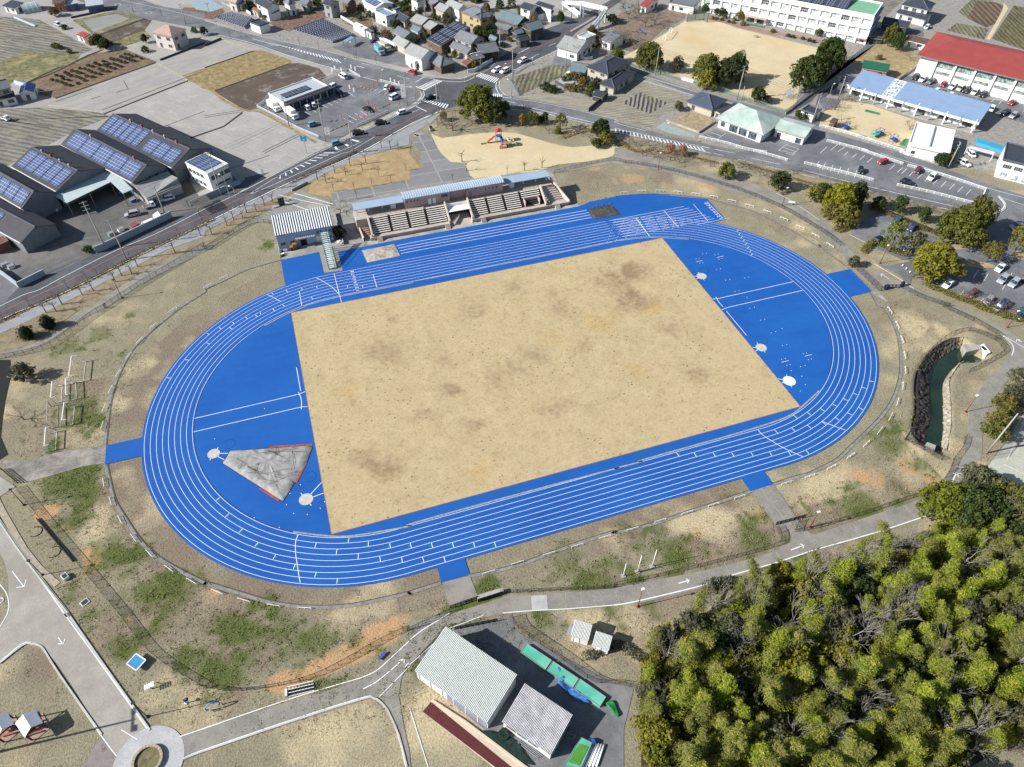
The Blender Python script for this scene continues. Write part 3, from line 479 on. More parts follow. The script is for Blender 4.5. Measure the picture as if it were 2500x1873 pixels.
for s in ("21 1910,615 0,970 11 2070,1000", "21 1935,640 0,1003 11 2090,1025", "21 1950,665 0,1032 11 2105,1055", "21 1965,692 0,1065 11 2115,1083"): strip(lm_, P_(s), .14, ZL)
struct(lm_.build('lane_lines', TL))
# inner kerb drain strip
mb = MB(); ks = [q for q in stpts(RR-.35, 64)]
strip(mb, [q for q in ks if q.y < 0 and (q.x < 62 and q.x > -52)][::1] if 0 else smooth(T("13 955,770 1300,812 1600,812 2209,710 23 55,672 1300,330 2209,92 33 0,88 300,10 32 335,1642 1400,1342 1865,1185 2050,1050 2209,905"), 4), .34, ZL+.002); strip(mb, smooth(T("12 645,203 900,70 1080,0 11 1100,1640 1455,1548 2209,1402 21 0,1390 320,1330 1290,1140 2140,968 31 0,950 380,910 800,928"), 4), .3, ZL+.002)
struct(mb.build('kerb_drain', M('drain_concrete', (186, 186, 172), .85, .25, 2.)))
mb = MB(); strip(mb, [q for q in stpts(RR-.28, 64) if q.x < -46][1:-1], .1, ZL); strip(mb, [q for q in stpts(RR-.28, 64) if q.x > 46 and q.y > -30], .08, ZL); struct(mb.build('kerb_rail', M('kerb_blue', (14, 56, 110), .6, .1)))
# green change-over wedges
mb = MB(); gmk = M('green_mark', (20, 160, 96), .7, .1)
for s in ("13 1555,838,1550,888,-1 1768,875,1765,930,-1 1997,892,2002,945,-1 165,400,122,433,1 268,570,222,610,1 412,735,368,780,1 580,882,540,930,1 770,1010,738,1065,1 980,1115,955,1170,1 1205,1203,1185,1262,1 1432,1270,1425,1330,1", "23 8,893,22,945,-1 235,890,252,943,-1 463,885,478,940,-1 690,883,705,937,-1 915,880,933,935,-1", "32 668,1575,700,1618,1 858,1575,885,1620,1 1062,1575,1090,1620,1 1262,1575,1292,1618,1 1468,1570,1498,1613,1 1670,1565,1698,1610,1 1873,1560,1903,1605,1 2062,1545,2095,1588,1 1930,1170,1972,1208,1 2080,1140,2118,1170,1", "42 540,797,590,812,-1 455,865,505,882,-1 362,930,412,950,-1 258,990,305,1013,-1 140,1047,188,1075,-1 10,1097,55,1125,-1", "31 1340,828,1318,848,-1 1358,862,1340,885,-1 1382,897,1362,918,-1 1405,935,1382,955,-1 1430,970,1408,992,-1 1455,1008,1432,1030,-1 1475,1047,1458,1065,-1 1490,1085,1470,1105,-1", "31 232,700,250,722,1 252,725,268,748,1 270,750,288,772,1 290,778,306,798,1 308,802,325,822,1 328,828,342,848,1 346,853,360,872,1 364,875,378,893,1"):
    tcode = s.split()[0]
    for q in s.split()[1:]:
        u1, v1, u2, v2, sg = map(float, q.split(',')); a, b2 = T(f"{tcode} {u1},{v1} {u2},{v2}"); d = (b2-a); nrm = Vector((d.y, -d.x, 0)).normalized()*(.55 if 'x' else 0)
        th = atan2(a.y, a.x-math.copysign(min(abs(a.x), S2), a.x)); tg = Vector((-sin(th), cos(th), 0)) if abs(a.x) > S2 else Vector((-1 if a.y > 0 else 1, 0, 0))
        dirn = tg if sg > 0 else -tg
        if tcode == '31' or sg: 
            side = (G(0, 0)-G(1, 0)).normalized() if sg < 0 else (G(1, 0)-G(0, 0)).normalized()
            dirn = dirn if dirn.dot(side) > 0 else -dirn
        c1 = a.lerp(b2, .12); c2 = a.lerp(b2, .88); c3 = a.lerp(b2, .5)+dirn*.62
        f = [c1, c2, c3]
        if (c2-c1).cross(c3-c1).z < 0: f.reverse()
        mb.face([(x.x, x.y, ZL+.008) for x in f]); strip(lmx := MB(), [a, b2], .1, ZL+.01); mb.faces(lmx.v, lmx.f, 1)
struct(mb.build('exchange_marks', [gmk, TL]))
mb = MB(); hm = []
for s in ("31 0,735 200,705", ):
    for k in range(7):
        for j in range(9):
            x = 47-j*2.0+k*3.1*1.0+(k % 2)*.7; y = RR+(k+.35)*LW
            if stad(np.array(x), np.array(y)) < 0: continue
for j in range(9):
    for k in range(8):
        for q in (0,):
            x = 37+j*3.0+k*.9+q*2; y = RR+(k+.3+q)*LW
            if abs(x-60) < 26 and stad(np.array(x), np.array(y)) < 8*LW+.3: mb.box(x, y, ZL, x+.3, y+.1, ZL+.004)
struct(mb.build('hurdle_marks', TL))
def text(parent, s, size, loc, rot, mat, name='lettering', ext=.0, tilt=0., sx=1.):
    cu = bpy.data.curves.new('t', 'FONT'); cu.body = s; cu.size = size; cu.align_x = 'CENTER'; cu.align_y = 'CENTER'; cu.extrude = ext
    o = bpy.data.objects.new('t', cu); COL.objects.link(o); bpy.context.view_layer.update()
    me = bpy.data.meshes.new_from_object(o.evaluated_get(bpy.context.evaluated_depsgraph_get())); bpy.data.objects.remove(o); me.materials.clear(); me.materials.append(mat)
    q = link(name, me, parent); q.location = loc; q.rotation_euler = (tilt, 0, rot); q.scale = (sx, 1, 1)
    return q
for k, s in enumerate("12345678"):
    q = T("11 %f,%f" % (1470-(k)*7.6, 1497-k*26.5))[0]; struct(text(None, s, 1.25, (-35.2, RR+(k+.5)*LW, ZL+.004), pi/2, TL, 'lane_number'))
    a, b2 = T("31 985,540")[0], T("31 1140,700")[0]; q = b2.lerp(a, k/7); struct(text(None, s, 1.35, (q.x, RR+(k+.5)*LW, ZL+.004), -pi/2, TL, 'lane_number', sx=1.3))
# throwing circles
circ = M('circle_concrete', (222, 216, 206), .8, .12, 1.2)
def disc(name, c, r, mat, z, h=.02, n=32): mb = MB(); mb.prism([(c.x+r*cos(2*pi*k/n), c.y+r*sin(2*pi*k/n)) for k in range(n)], z-h, z, 0); return struct(mb.build(name, mat))
for s, r in (("12 98,1585", 1.3), ("13 1093,420", 1.42), ("31 940,1326", 1.35), ("32 1582,440", 1.35)): disc('throwing_circle', T(s)[0], r, circ, ZL+.02)
disc('throwing_circle', T("32 1884,800")[0], 1.5, M('white_circle', (240, 250, 250), .7, .06), ZL+.02)
for s in ("12 265,1480", "13 1135,175", "31 965,1265", "32 1595,358", "32 1820,655"):
    c0 = T(s)[0]; mb = MB(); strip(mb, [(c0.x+1.3*cos(a*pi/12), c0.y+1.3*sin(a*pi/12)) for a in range(-9, 10)], .09, ZL); struct(mb.build('cage_groove', M('groove_blue', (16, 66, 140), .7, .1)))
mb = MB()
for s in ("31 882,1140 915,1133 952,1087 993,1079 923,1187 955,1180 1086,1097 1118,1090 1128,1143 1160,1136 1100,1258 1143,1248 1200,1372 1245,1362 1405,1345 1450,1338 1300,1492 1345,1480 1430,1555", "32 1460,17 1510,5 1575,145 1622,135 1690,282 1740,268 1808,235 1812,420 1860,408 1805,567 1842,558 1860,630 1896,622 2037,509 2072,500 2093,571 2127,562 2008,646 2057,633 2020,750 2060,840 2005,910 1908,688", "13 1035,262 922,357 885,478 963,572 1108,583 1250,517 537,620 806,725 1295,447", "12 648,1099 110,1425"):
    for q in T(s): mb.lathe([(.11, ZL), (.11, ZL+.02)], 8, (q.x, q.y))
for s, a in (("31 1140,1118", 0), ("31 915,1165", 0), ("32 2090,525", 0), ("32 1840,590", 0)):
    q = T(s)[0]; mb.box(q.x-1., q.y-.05, ZL, q.x+1., q.y+.05, ZL+.012)
struct(mb.build('field_markers', TL))
# ================= BUILDING KIT =================
GLASS = MGLASS('window_glass'); GLASSL = MGLASS('pale_glass', (150, 165, 170), .2); FRAME = M('window_frame_metal', (190, 190, 188), .4, .05)
def wallpt(side, L_, D, s, z, o):
    return {'f': Vector((s, -o, z)), 'b': Vector((s, D+o, z)), 'l': Vector((-o, D-s, z)), 'r': Vector((L_+o, s, z))}[side]
def panel(par, side, L_, D, s0, s1, z0, z1, mats=None, name='window', bars=1, o=.0, th=.07, hb=0, fw=.07):
    mb = MB(); q = lambda s, z, oo: wallpt(side, L_, D, s, z, oo)
    up = (0, 0, 1)
    mb.faces([q(s0, z0, o+.03), q(s1, z0, o+.03), q(s1, z1, o+.03), q(s0, z1, o+.03)], [(0, 1, 2, 3)], 1)
    for a, b in (((s0, z0), (s1, z0)), ((s0, z1), (s1, z1)), ((s0, z0), (s0, z1)), ((s1, z0), (s1, z1))): mb.bar(q(*a, o+.04), q(*b, o+.04), fw, fw)
    for k in range(bars): s = s0+(s1-s0)*(k+1)/(bars+1); mb.bar(q(s, z0, o+.04), q(s, z1, o+.04), fw*.8, fw*.8)
    for k in range(hb): z = z0+(z1-z0)*(k+1)/(hb+1); mb.bar(q(s0, z, o+.04), q(s1, z, o+.04), fw*.8, fw*.8)
    return mb.build(name, mats or [FRAME, GLASS], par)
SOL = MGRID('solar_cells', (66, 84, 138), (214, 222, 232), 1.15, 1.6, .09, .18, spec=.6); SOLD = MGRID('dark_solar_cells', (50, 56, 78), (150, 158, 170), 1., 1.6, .06, .2, spec=.6)
def slope_panels(par, a, b, c, d, nx, ny, mat=None, gap=.12, lift=.12, name='solar_array', skip=()):
    """solar arrays on the sloping plane a(bottom left) b(bottom right) c(top right) d(top left)"""
    a, b, c, d = map(Vector, (a, b, c, d)); n = (b-a).cross(d-a).normalized()*lift
    for j in range(ny):
        for i in range(nx):
            if (i, j) in skip: continue
            f = lambda u, v: (a.lerp(b, u)).lerp(d.lerp(c, u), v)+n
            g_ = gap/max(.1, (b-a).length); h_ = gap/max(.1, (d-a).length)
            p = [f(i/nx+g_, j/ny+h_), f((i+1)/nx-g_, j/ny+h_), f((i+1)/nx-g_, (j+1)/ny-h_), f(i/nx+g_, (j+1)/ny-h_)]
            mb = MB(); lu = (p[1]-p[0]).length; lv = (p[3]-p[0]).length; cu_ = max(1, round(lu/1.3)); cv_ = max(1, round(lv/1.))
            mb.faces(p+[q-n*.8 for q in p], [(0, 1, 2, 3), (4, 5, 1, 0), (5, 6, 2, 1), (6, 7, 3, 2), (7, 4, 0, 3)], 0)
            for k in range(1, cu_): q0 = p[0].lerp(p[1], k/cu_)+n*.15; q1 = p[3].lerp(p[2], k/cu_)+n*.15; w_ = (p[1]-p[0]).normalized()*.04; mb.faces([q0-w_, q0+w_, q1+w_, q1-w_], [(0, 1, 2, 3)], 1)
            for k in range(1, cv_): q0 = p[0].lerp(p[3], k/cv_)+n*.16; q1 = p[1].lerp(p[2], k/cv_)+n*.16; w_ = (p[3]-p[0]).normalized()*.05; mb.faces([q0-w_, q1-w_, q1+w_, q0+w_], [(0, 1, 2, 3)], 1)
            mb.build(name, [mat or SCELL, SLINE], par)
SCELL = M('solar_cell', (92, 108, 152), .2, .12, .7, spec=.6); SCELLD = M('dark_solar_cell', (48, 54, 74), .2, .12, .7, spec=.6); SLINE = M('solar_line', (206, 214, 226), .4, .05)
def roof(par, kind, L_, D, e, r, mat, ov=.5, cap=None, th=.14):
    x0, x1, y0, y1 = -ov, L_+ov, -ov, D+ov; mb = MB(); cb = MB()
    if kind == 'flat':
        mb.box(x0, y0, e-.05, x1, y1, e+th+.1)
        for q in ((x0, y0, x1, y0+.22), (x0, y1-.22, x1, y1), (x0, y0+.22, x0+.22, y1-.22), (x1-.22, y0+.22, x1, y1-.22)): mb.box(q[0], q[1], e+th+.1, q[2], q[3], e+th+.45, 1)
        return mb.build('roof', [mat, cap or WHITE], par), None
    if kind == 'shed': Q = [[(x0, y0, e), (x1, y0, e), (x1, y1, r), (x0, y1, r)]]; ridges = []
    if kind == 'gable': m_ = D/2; Q = [[(x0, y0, e), (x1, y0, e), (x1, m_, r), (x0, m_, r)], [(x1, y1, e), (x0, y1, e), (x0, m_, r), (x1, m_, r)]]; ridges = [((x0, m_, r), (x1, m_, r))]
    if kind == 'gabley': m_ = L_/2; Q = [[(x0, y1, e), (x0, y0, e), (m_, y0, r), (m_, y1, r)], [(x1, y0, e), (x1, y1, e), (m_, y1, r), (m_, y0, r)]]; ridges = [((m_, y0, r), (m_, y1, r))]
    if kind == 'hip':
        if L_ >= D: h = (D+2*ov)/2; a, b = (x0+h, D/2, r), (x1-h, D/2, r); 
        else: h = (L_+2*ov)/2; a, b = (L_/2, y0+h, r), (L_/2, y1-h, r)
        c = [(x0, y0, e), (x1, y0, e), (x1, y1, e), (x0, y1, e)]
        Q = [[c[0], c[1], b, a], [c[1], c[2], b], [c[2], c[3], a, b], [c[3], c[0], a]] if L_ >= D else [[c[0], c[1], a], [c[1], c[2], b, a], [c[2], c[3], b], [c[3], c[0], a, b]]
        ridges = [(a, b)]+([(c[0], a), (c[3], a), (c[1], b), (c[2], b)] if L_ >= D else [(c[0], a), (c[1], a), (c[2], b), (c[3], b)])
        if (Vector(a)-Vector(b)).length < .1: ridges = ridges[1:]
    for q in Q:
        q = [Vector(v) for v in q]; n = len(q); lo = [v-Vector((0, 0, th)) for v in q]
        mb.faces(q+lo, [tuple(range(n)), tuple(range(2*n-1, n-1, -1))]+[(k+n, (k+1) % n+n, (k+1) % n, k) for k in range(n)])
    o = mb.build('roof', mat, par)
    if cap and ridges:
        for a, b in ridges: cb.bar(Vector(a)+Vector((0, 0, .06)), Vector(b)+Vector((0, 0, .06)), .34, .24)
        cb.build('ridge_cap', cap, o)
    return o, None
def walls(par, kind, L_, D, e, r, mat, inset=0, name='wall'):
    mb = MB(); e2 = e-.1
    mb.faces([(0, 0, 0), (L_, 0, 0), (L_, D, 0), (0, D, 0), (0, 0, e2), (L_, 0, e2), (L_, D, e2), (0, D, e2)], [(0, 1, 5, 4), (1, 2, 6, 5), (2, 3, 7, 6), (3, 0, 4, 7), (4, 5, 6, 7)])
    if kind == 'gable': mb.faces([(0, D, e2), (0, 0, e2), (0, D/2, r-.15)], [(0, 1, 2)]); mb.faces([(L_, 0, e2), (L_, D, e2), (L_, D/2, r-.15)], [(0, 1, 2)])
    if kind == 'gabley': mb.faces([(0, 0, e2), (L_, 0, e2), (L_/2, 0, r-.15)], [(0, 1, 2)]); mb.faces([(L_, D, e2), (0, D, e2), (L_/2, D, r-.15)], [(0, 1, 2)])
    if kind == 'shed': mb.faces([(0, D, e2), (0, 0, e2), (0, D, r-.15)], [(0, 1, 2)]); mb.faces([(L_, 0, e2), (L_, D, e2), (L_, D, r-.15)], [(0, 1, 2)]); mb.faces([(L_, D, e2), (0, D, e2), (0, D, r-.15), (L_, D, r-.15)], [(0, 1, 2, 3)])
    return mb.build(name, mat, par)
def place(tc, A, B, C, z, ov=.5):
    a, b, c = T(f"{tc} {A} {B} {C}", z); d = (b-a); d.z = 0; L_ = d.length; d.normalize(); n = Vector((-d.y, d.x, 0)); D = (c-a).dot(n)
    o = a+d*ov+n*ov; return Vector((o.x, o.y, 0)), atan2(d.y, d.x), L_-2*ov, D-2*ov
ROOFS = {'g': M('grey_tile_roof', (138, 142, 148), .6, .14, .8, fine=.12, rnd=.08), 'd': M('dark_tile_roof', (78, 82, 92), .5, .14, .8, fine=.12), 'p': M('pale_slate_roof', (176, 178, 176), .7, .12, .8, fine=.08), 'n': M('navy_slate_roof', (84, 98, 116), .5, .1, .8), 'b': M('blue_metal_roof', (150, 172, 208), .45, .04, .3), 'v': M('greenish_roof', (126, 146, 150), .6, .12, .8, fine=.1), 's': M('silver_metal_roof', (204, 212, 218), .35, .05, .4, spec=.5), 'r': M('red_roof', (176, 84, 78), .6, .08, .3), 'o': M('terracotta_roof', (204, 172, 158), .7, .14, 1.2, fine=.1), 'w': M('white_roof', (226, 228, 226), .6, .05, .3), 'e': M('emerald_roof', (40, 110, 84), .6, .1, .5), 'u': M('bright_blue_roof', (52, 92, 160), .5, .1, .5), 'm': M('brown_roof', (120, 92, 84), .7, .15, .8), 'k': M('rust_roof', (150, 104, 86), .8, .25, 1.), 't': M('patina_roof', (192, 214, 204), .6, .14, .35, c2=(222, 226, 216))}
WALLS = {'w': M('white_wall', (238, 236, 230), .8, .06, .6), 'c': M('cream_wall', (206, 198, 180), .85, .08, .6), 'y': M('yellow_wall', (206, 184, 134), .85, .08, .6), 'b': M('brown_wall', (122, 100, 84), .85, .2, .8), 'g': M('grey_wall', (180, 180, 178), .85, .1, .6), 'd': M('dark_wall', (88, 82, 78), .8, .2, .8), 'p': M('pink_wall', (224, 212, 206), .85, .08, .6), 'l': M('blue_wall', (92, 112, 156), .7, .1, .6), 'o': M('orange_wall', (222, 132, 96), .8, .1, .6)}
CAPG = M('ridge_tile', (110, 116, 128), .6, .1); CAPW = M('white_mortar', (224, 226, 228), .7, .1)
HF = []
def house(tc, A, B, C, e, r, kind, rf, wl, desc, name='house', cat='house', group='houses of the town', win=1, ov=.5, solar=None, cap=None, storeys=None, label=None, sides='flr'):
    o, rot, L_, D = place(tc, A, B, C, e, ov); L_ = max(L_, 1.5); D = max(D, 1.5)
    t = thing(name, cat, desc, o, rot, group, label); HF.append((o, rot, L_, D))
    walls(t, kind, L_, D, e, r, WALLS[wl]); roof(t, kind, L_, D, e, r, ROOFS[rf], ov, cap or (CAPG if rf in 'gdvn' else None) or (WALLS[wl] if kind == 'flat' else None))
    st = storeys or (2 if e > 4.6 else 1)
    if win:
        for side in sides:
            W_ = L_ if side in 'fb' else D; n = max(1, int(W_/3.4))
            for k in range(st):
                for i in range(n):
                    if (i*7+k*3+len(desc)+ord(side)) % 5 == 0: continue
                    s = W_*(i+.5)/n; ww = .95 if (i+k) % 3 else .6; z0 = k*2.8+(.9 if not (k == 0 and i % 2 == 0) else .2)
                    z1 = k*2.8+2.1
                    if z1 < e-.25: panel(t, side, L_, D, s-ww, s+ww, z0, z1, bars=1)
        mb = MB(); mb.bar(wallpt('f', L_, D, .1, e-.35, .55), wallpt('f', L_, D, L_-.1, e-.35, .55), .12, .12); mb.build('gutter', FRAME, t)
    if solar:
        u0, u1, v0, v1, nx, ny = solar[:6]; m_ = D/2; ovx = ov
        if kind == 'flat': f = lambda u, v: Vector((L_*u, D*v, e+.3))
        elif kind == 'shed': f = lambda u, v: Vector((L_*u, -ov+(D+2*ov)*v, e+(r-e)*v))
        elif kind == 'gabley': f = lambda u, v: Vector((-ov+(L_/2+ov)*v, D-(D)*u, e+(r-e)*v))
        else: f = lambda u, v: Vector((L_*u, -ov+(m_+ov)*v, e+(r-e)*v))
        slope_panels(t, f(u0, v0), f(u1, v0), f(u1, v1), f(u0, v1), nx, ny, solar[6] if len(solar) > 6 else SCELLD)
    return t, L_, D
# ---------- clubhouse by the track ----------
CORR = MROW('corrugated_roof', (222, 226, 228), (126, 132, 140), 90, .84, .04, .5, (.3, .7), dist=0.); BLW = M('pale_blue_wall', (186, 206, 236), .6, .05, .4)
def ribroof(par, a, b, c, d, n, mat, ribm, th=.12, rw=.5, name='roof'):
    """standing ribs running from edge ab up to edge dc"""
    a, b, c, d = map(Vector, (a, b, c, d)); mb = MB(); z = Vector((0, 0, th)); mb.faces([a, b, c, d, a-z, b-z, c-z, d-z], [(0, 1, 2, 3), (7, 6, 5, 4), (4, 5, 1, 0), (5, 6, 2, 1), (6, 7, 3, 2), (7, 4, 0, 3)])
    for i in range(n):
        u0 = (i+.5-rw/2)/n; u1 = (i+.5+rw/2)/n; h = Vector((0, 0, .16)); g_ = .22
        p = [a.lerp(b, u0), a.lerp(b, u1), d.lerp(c, u1), d.lerp(c, u0)]; q = [p[0].lerp(p[1], g_)+h, p[1].lerp(p[0], g_)+h, p[2].lerp(p[3], g_)+h, p[3].lerp(p[2], g_)+h]
        mb.faces(p+q, [(4, 5, 6, 7), (0, 4, 7, 3), (1, 2, 6, 5), (0, 1, 5, 4), (2, 3, 7, 6)], 1)
    return mb.build(name, [mat, ribm], par)
RG = M('roof_valley', (112, 118, 128), .5, .08, 1.); RW = M('roof_rib', (226, 230, 232), .4, .04, 1.)
t = thing('clubhouse', 'clubhouse', 'pale blue clubhouse with ribbed white roof', (-53.1, 63.4, 0), 0)
L_, D = 15.5, 7.2; walls(t, 'shed', L_, D, 4.9, 6.3, BLW); ribroof(t, (-.3, -.5, 4.95), (L_+.5, -.5, 4.95), (L_+.5, D+.4, 6.45), (-.3, D+.4, 6.45), 24, RG, RW)
for s0, s1, z0, z1 in ((.6, 2., 1.2, 2.1), (3.4, 4.7, 1.2, 2.1), (11., 12.4, 3., 4.), (13.6, 14.3, 2.9, 3.8), (14.4, 15.2, 2.9, 3.8), (13.6, 15., .9, 1.8)): panel(t, 'f', L_, D, s0, s1, z0, z1)
panel(t, 'f', L_, D, 5.6, 8., .0, 2.6, [FRAME, M('shutter_grey', (176, 180, 186), .6, .1)], 'shutter', 0); panel(t, 'f', L_, D, 6.2, 7.8, .0, 1.9, [DARK, M('doorway_dark', (30, 32, 38), .8)], 'door', 0, .05)
panel(t, 'f', L_, D, 10.6, 12.6, 0, 2.3, [FRAME, WALLS['w']], 'door', 1, .02)
mb = MB(); 
for k in range(10): mb.bar((5.2+k*.55, -1.1, 3.15), (5.2+k*.55, 0, 3.3), .18, .3)
mb.bar((5., -1.1, 3.1), (10.4, -1.1, 3.1), .12, .2); mb.build('canopy_louvre', CAPW, t)
# ---------- grandstand ----------
PINK = M('stand_pink_wall', (214, 184, 176), .85, .08, .5); STC = M('stand_concrete', (214, 200, 186), .9, .12, .6, c2=(190, 174, 160)); SEAT = M('bench_plank', (240, 232, 222), .7, .08, 1.5); STD = M('stand_dark_step', (72, 66, 66), .9, .12); SROOF = M('stand_roof_blue', (176, 198, 220), .45, .05, .4)
gs = thing('grandstand', 'grandstand', 'pink grandstand with pale blue roof beside the home straight', (0, 59.6, 0), 0)
mb = MB(); Z0, Z1 = 1.2, 4.2   # local y: 0 = front wall
for x0, x1 in ((-27.6, -4.0), (2.8, 34)):
    mb.box(x0, -.3, 0, x1, 1.1, Z0); 
mb.box(-27.6, -.55, Z0-.4, -4., -.3, Z0+.05); mb.box(2.8, -.55, Z0-.4, 34, -.3, Z0+.05); mb.box(-30.4, 8.2, 0, 30.4, 10.4, Z1); mb.box(-30.4, 5.2, 0, 30.4, 8.2, Z1)
mb.build('base', STC, gs)
mb = MB(); tb = MB(); sb = []; NR = 8
for x0, x1 in ((-26.4, -4.2), (3.2, 25.6)):
    for k in range(NR): mb.box(x0, .9+k*.54, 0, x1, .9+(k+1)*.54, Z0+.05+k*(Z1-Z0)/NR, 0)
mb.build('terrace', STD, gs)
for x0, x1, cuts in ((-26.2, -4.4, (-21, -15.6, -10.2)), (3.6, 25.4, (8.6, 13.9, 19.2))):
    xs_ = [x0]+list(cuts)+[x1]
    for k in range(NR):
        for i in range(4):
            a = xs_[i]+(.4 if i else 0); b = xs_[i+1]-(.4 if i < 3 else 0)
            if x0 > 0 and k < 4 and a > 19: continue
            z = Z0+.3+k*(Z1-Z0)/NR; y = .9+(k+.5)*.54; m2 = MB(); m2.box(a, y-.16, z, b, y+.16, z+.12)
            for s in (.1, .5, .9): m2.box(a+(b-a)*s-.05, y-.1, z-.28, a+(b-a)*s+.05, y+.1, z, 1)
            m2.build('bench', [SEAT, STC], gs)
mb = MB()
SW = M('stand_rim', (232, 216, 200), .85, .08)
for x in (-27., -4., 3., 26.2): mb = MB(); mb.faces([(x-.2, -.3, Z0), (x+.2, -.3, Z0), (x+.2, 5.4, Z1), (x-.2, 5.4, Z1), (x-.2, -.3, Z0+.9), (x+.2, -.3, Z0+.9), (x+.2, 5.4, Z1+1.), (x-.2, 5.4, Z1+1.)], [(0, 3, 2, 1), (4, 5, 6, 7), (0, 1, 5, 4), (1, 2, 6, 5), (2, 3, 7, 6), (3, 0, 4, 7)]); mb.build('side_wall', SW, gs)
mb = MB(); mb.faces([(33.6, -.3, 0), (34, -.3, 0), (30.8, 8.4, 0), (30.4, 8.4, 0), (33.6, -.3, 1.6), (34, -.3, 1.6), (30.8, 8.4, Z1+1), (30.4, 8.4, Z1+1)], [(4, 5, 6, 7), (0, 1, 5, 4), (1, 2, 6, 5), (3, 0, 4, 7)]); mb.build('side_wall', SW, gs)
mb = MB(); mb.faces([(-30.2, 8.4, 0), (-29.9, 8.4, 0), (-29.4, .2, 0), (-29.7, .2, 0), (-30.2, 8.4, 2.), (-29.9, 8.4, 2.), (-29.4, .2, 1.3), (-29.7, .2, 1.3)], [(4, 5, 6, 7), (0, 1, 5, 4), (1, 2, 6, 5), (3, 0, 4, 7)])
mb.build('side_wall', SW, gs)
mb = MB(); mb.box(20., .9, 0, 24.6, 2.9, Z0+.1); mb.box(20, 2.9, 0, 24.6, 3.05, Z1-1.); mb.box(19.9, .9, 0, 20.1, 3., Z1-1.2); mb.box(24.5, .9, 0, 24.7, 3., Z1-1.2); mb.build('box_seat_room', PINK, gs)
mb = MB(); 
for k in range(9): mb.box(26.6, .9+k*.55, 0, 30.2+(9-k)*.35, .9+(k+1)*.55, .15+(k+1)*.45)
mb.build('side_steps', M('steps_pale', (214, 200, 188), .85, .1), gs)
mb = MB()
for k in range(6): mb.box(-29.4, 1+k*.7, 0, -27.3, 1+(k+1)*.7, .2+k*.25)
mb.build('side_steps', M('steps_pink', (178, 146, 136), .85, .1), gs)
mb = MB(); mb.box(-3.8, 4.6, 0, 2.8, 4.8, 2.9, 0); mb.box(-3.8, 2.2, Z1-1., 2.8, 5.2, Z1-.8, 1); mb.box(-3.8, 5.0, Z1-1, 2.8, 5.3, Z1, 1); mb.build('tunnel', [M('tunnel_dark', (52, 48, 50), .9), WHITE], gs)
mb = MB(); mb.faces([(-3.8, -1.8, .13), (2.8, -1.8, .13), (2.8, 4.6, .9), (-3.8, 4.6, .9)], [(0, 1, 2, 3)]); mb.build('ramp', STC, gs)
mb = MB(); H = 8.; y0, y1 = 6.6, 9.6
mb.box(-15.6, y0, Z1, -2., y1, 7.5); mb.box(3.2, y0, Z1, 14.6, y1, 7.5); mb.box(-2., y0+1.2, Z1, 3.2, y1, 7.5); mb.build('press_room_wall', PINK, gs)
GD = 3
for s0, s1, z0, z1 in ((-15., -14.6, 6.2, 6.6), (-13.8, -13.4, 6.2, 6.6), (-12.9, -12.5, 6.2, 6.6), (-11.9, -11.5, 6.2, 6.6), (-4.6, -2.6, 5.8, 6.9), (9., 9.4, 6., 6.4), (10., 10.4, 6., 6.4), (11.2, 11.6, 6., 6.4), (12.4, 12.9, 6., 6.5), (6., 6.4, 6.7, 7.1), (3.4, 3.8, 6.8, 7.2)):
    mb = MB(); mb.box(s0, y0-.06, z0, s1, y0, z1); mb.build('window', GLASS, gs)
for s0 in (-8.6, -7.2, 3.8): mb = MB(); mb.box(s0, y0-.07, Z1, s0+.9, y0, Z1+2); mb.build('door', WHITE if s0 < 0 else M('door_pink', (186, 160, 152), .7), gs)
nseg = 6
for nm, xa, xb, ya, yb, zc, bow, ribs in (('roof', -15.9, 14.9, 6., 10.2, 7.5, .75, 44), ('roof', -30.3, -15.9, 6.8, 10.6, 6.45, .12, 0), ('roof', 14.9, 30., 7., 11., 6.45, .12, 0)):
    mb = MB(); pr = [(ya+(yb-ya)*k/nseg, zc+bow*sin(pi*(.12+.8*k/nseg))) for k in range(nseg+1)]
    for (a, za), (b, zb) in zip(pr, pr[1:]):
        mb.faces([(xa, a, za), (xb, a, za), (xb, b, zb), (xa, b, zb), (xa, a, za-.18), (xb, a, za-.18), (xb, b, zb-.18), (xa, b, zb-.18)], [(0, 1, 2, 3), (7, 6, 5, 4), (4, 5, 1, 0), (7, 4, 0, 3), (5, 6, 2, 1), (6, 7, 3, 2)])
        for k in range(ribs): x = xa+(xb-xa)*(k+.5)/ribs; mb.bar((x, a, za+.03), (x, b, zb+.03), .1, .08, 1)
    mb.build(nm, [SROOF, RW], gs)
mb = MB()
for x in (-29.5, -26, -22, -18, 18, 22, 26, 29.5): mb = MB(); mb.box(x-.15, 8.9, Z1, x+.15, 9.2, 6.5); mb.build('roof_post', WHITE, gs)
for x in (-30.3, 14.9): mb = MB(); mb.box(x, 10.3, 0, x+15, 10.5, Z1+1); mb.build('back_wall', WHITE, gs)
for x in (-19.6, 17.2): mb = MB(); mb.box(x, 7.9, Z1, x+1.5, 8.8, 6.3); mb.build('door', WHITE, gs)
mb = MB()
for x in np.arange(-26, -4.3, 1.45): mb.bar((x, 5.4, Z1), (x, 5.4, Z1+.9), .05)
for x in np.arange(4, 26, 1.45): mb.bar((x, 5.4, Z1), (x, 5.4, Z1+.9), .05)
for z in (.5, .9): mb.bar((-26.6, 5.4, Z1+z), (-4.2, 5.4, Z1+z), .05); mb.bar((3.2, 5.4, Z1+z), (26, 5.4, Z1+z), .05)
mb.build('railing', DARK, gs)
mb = MB()
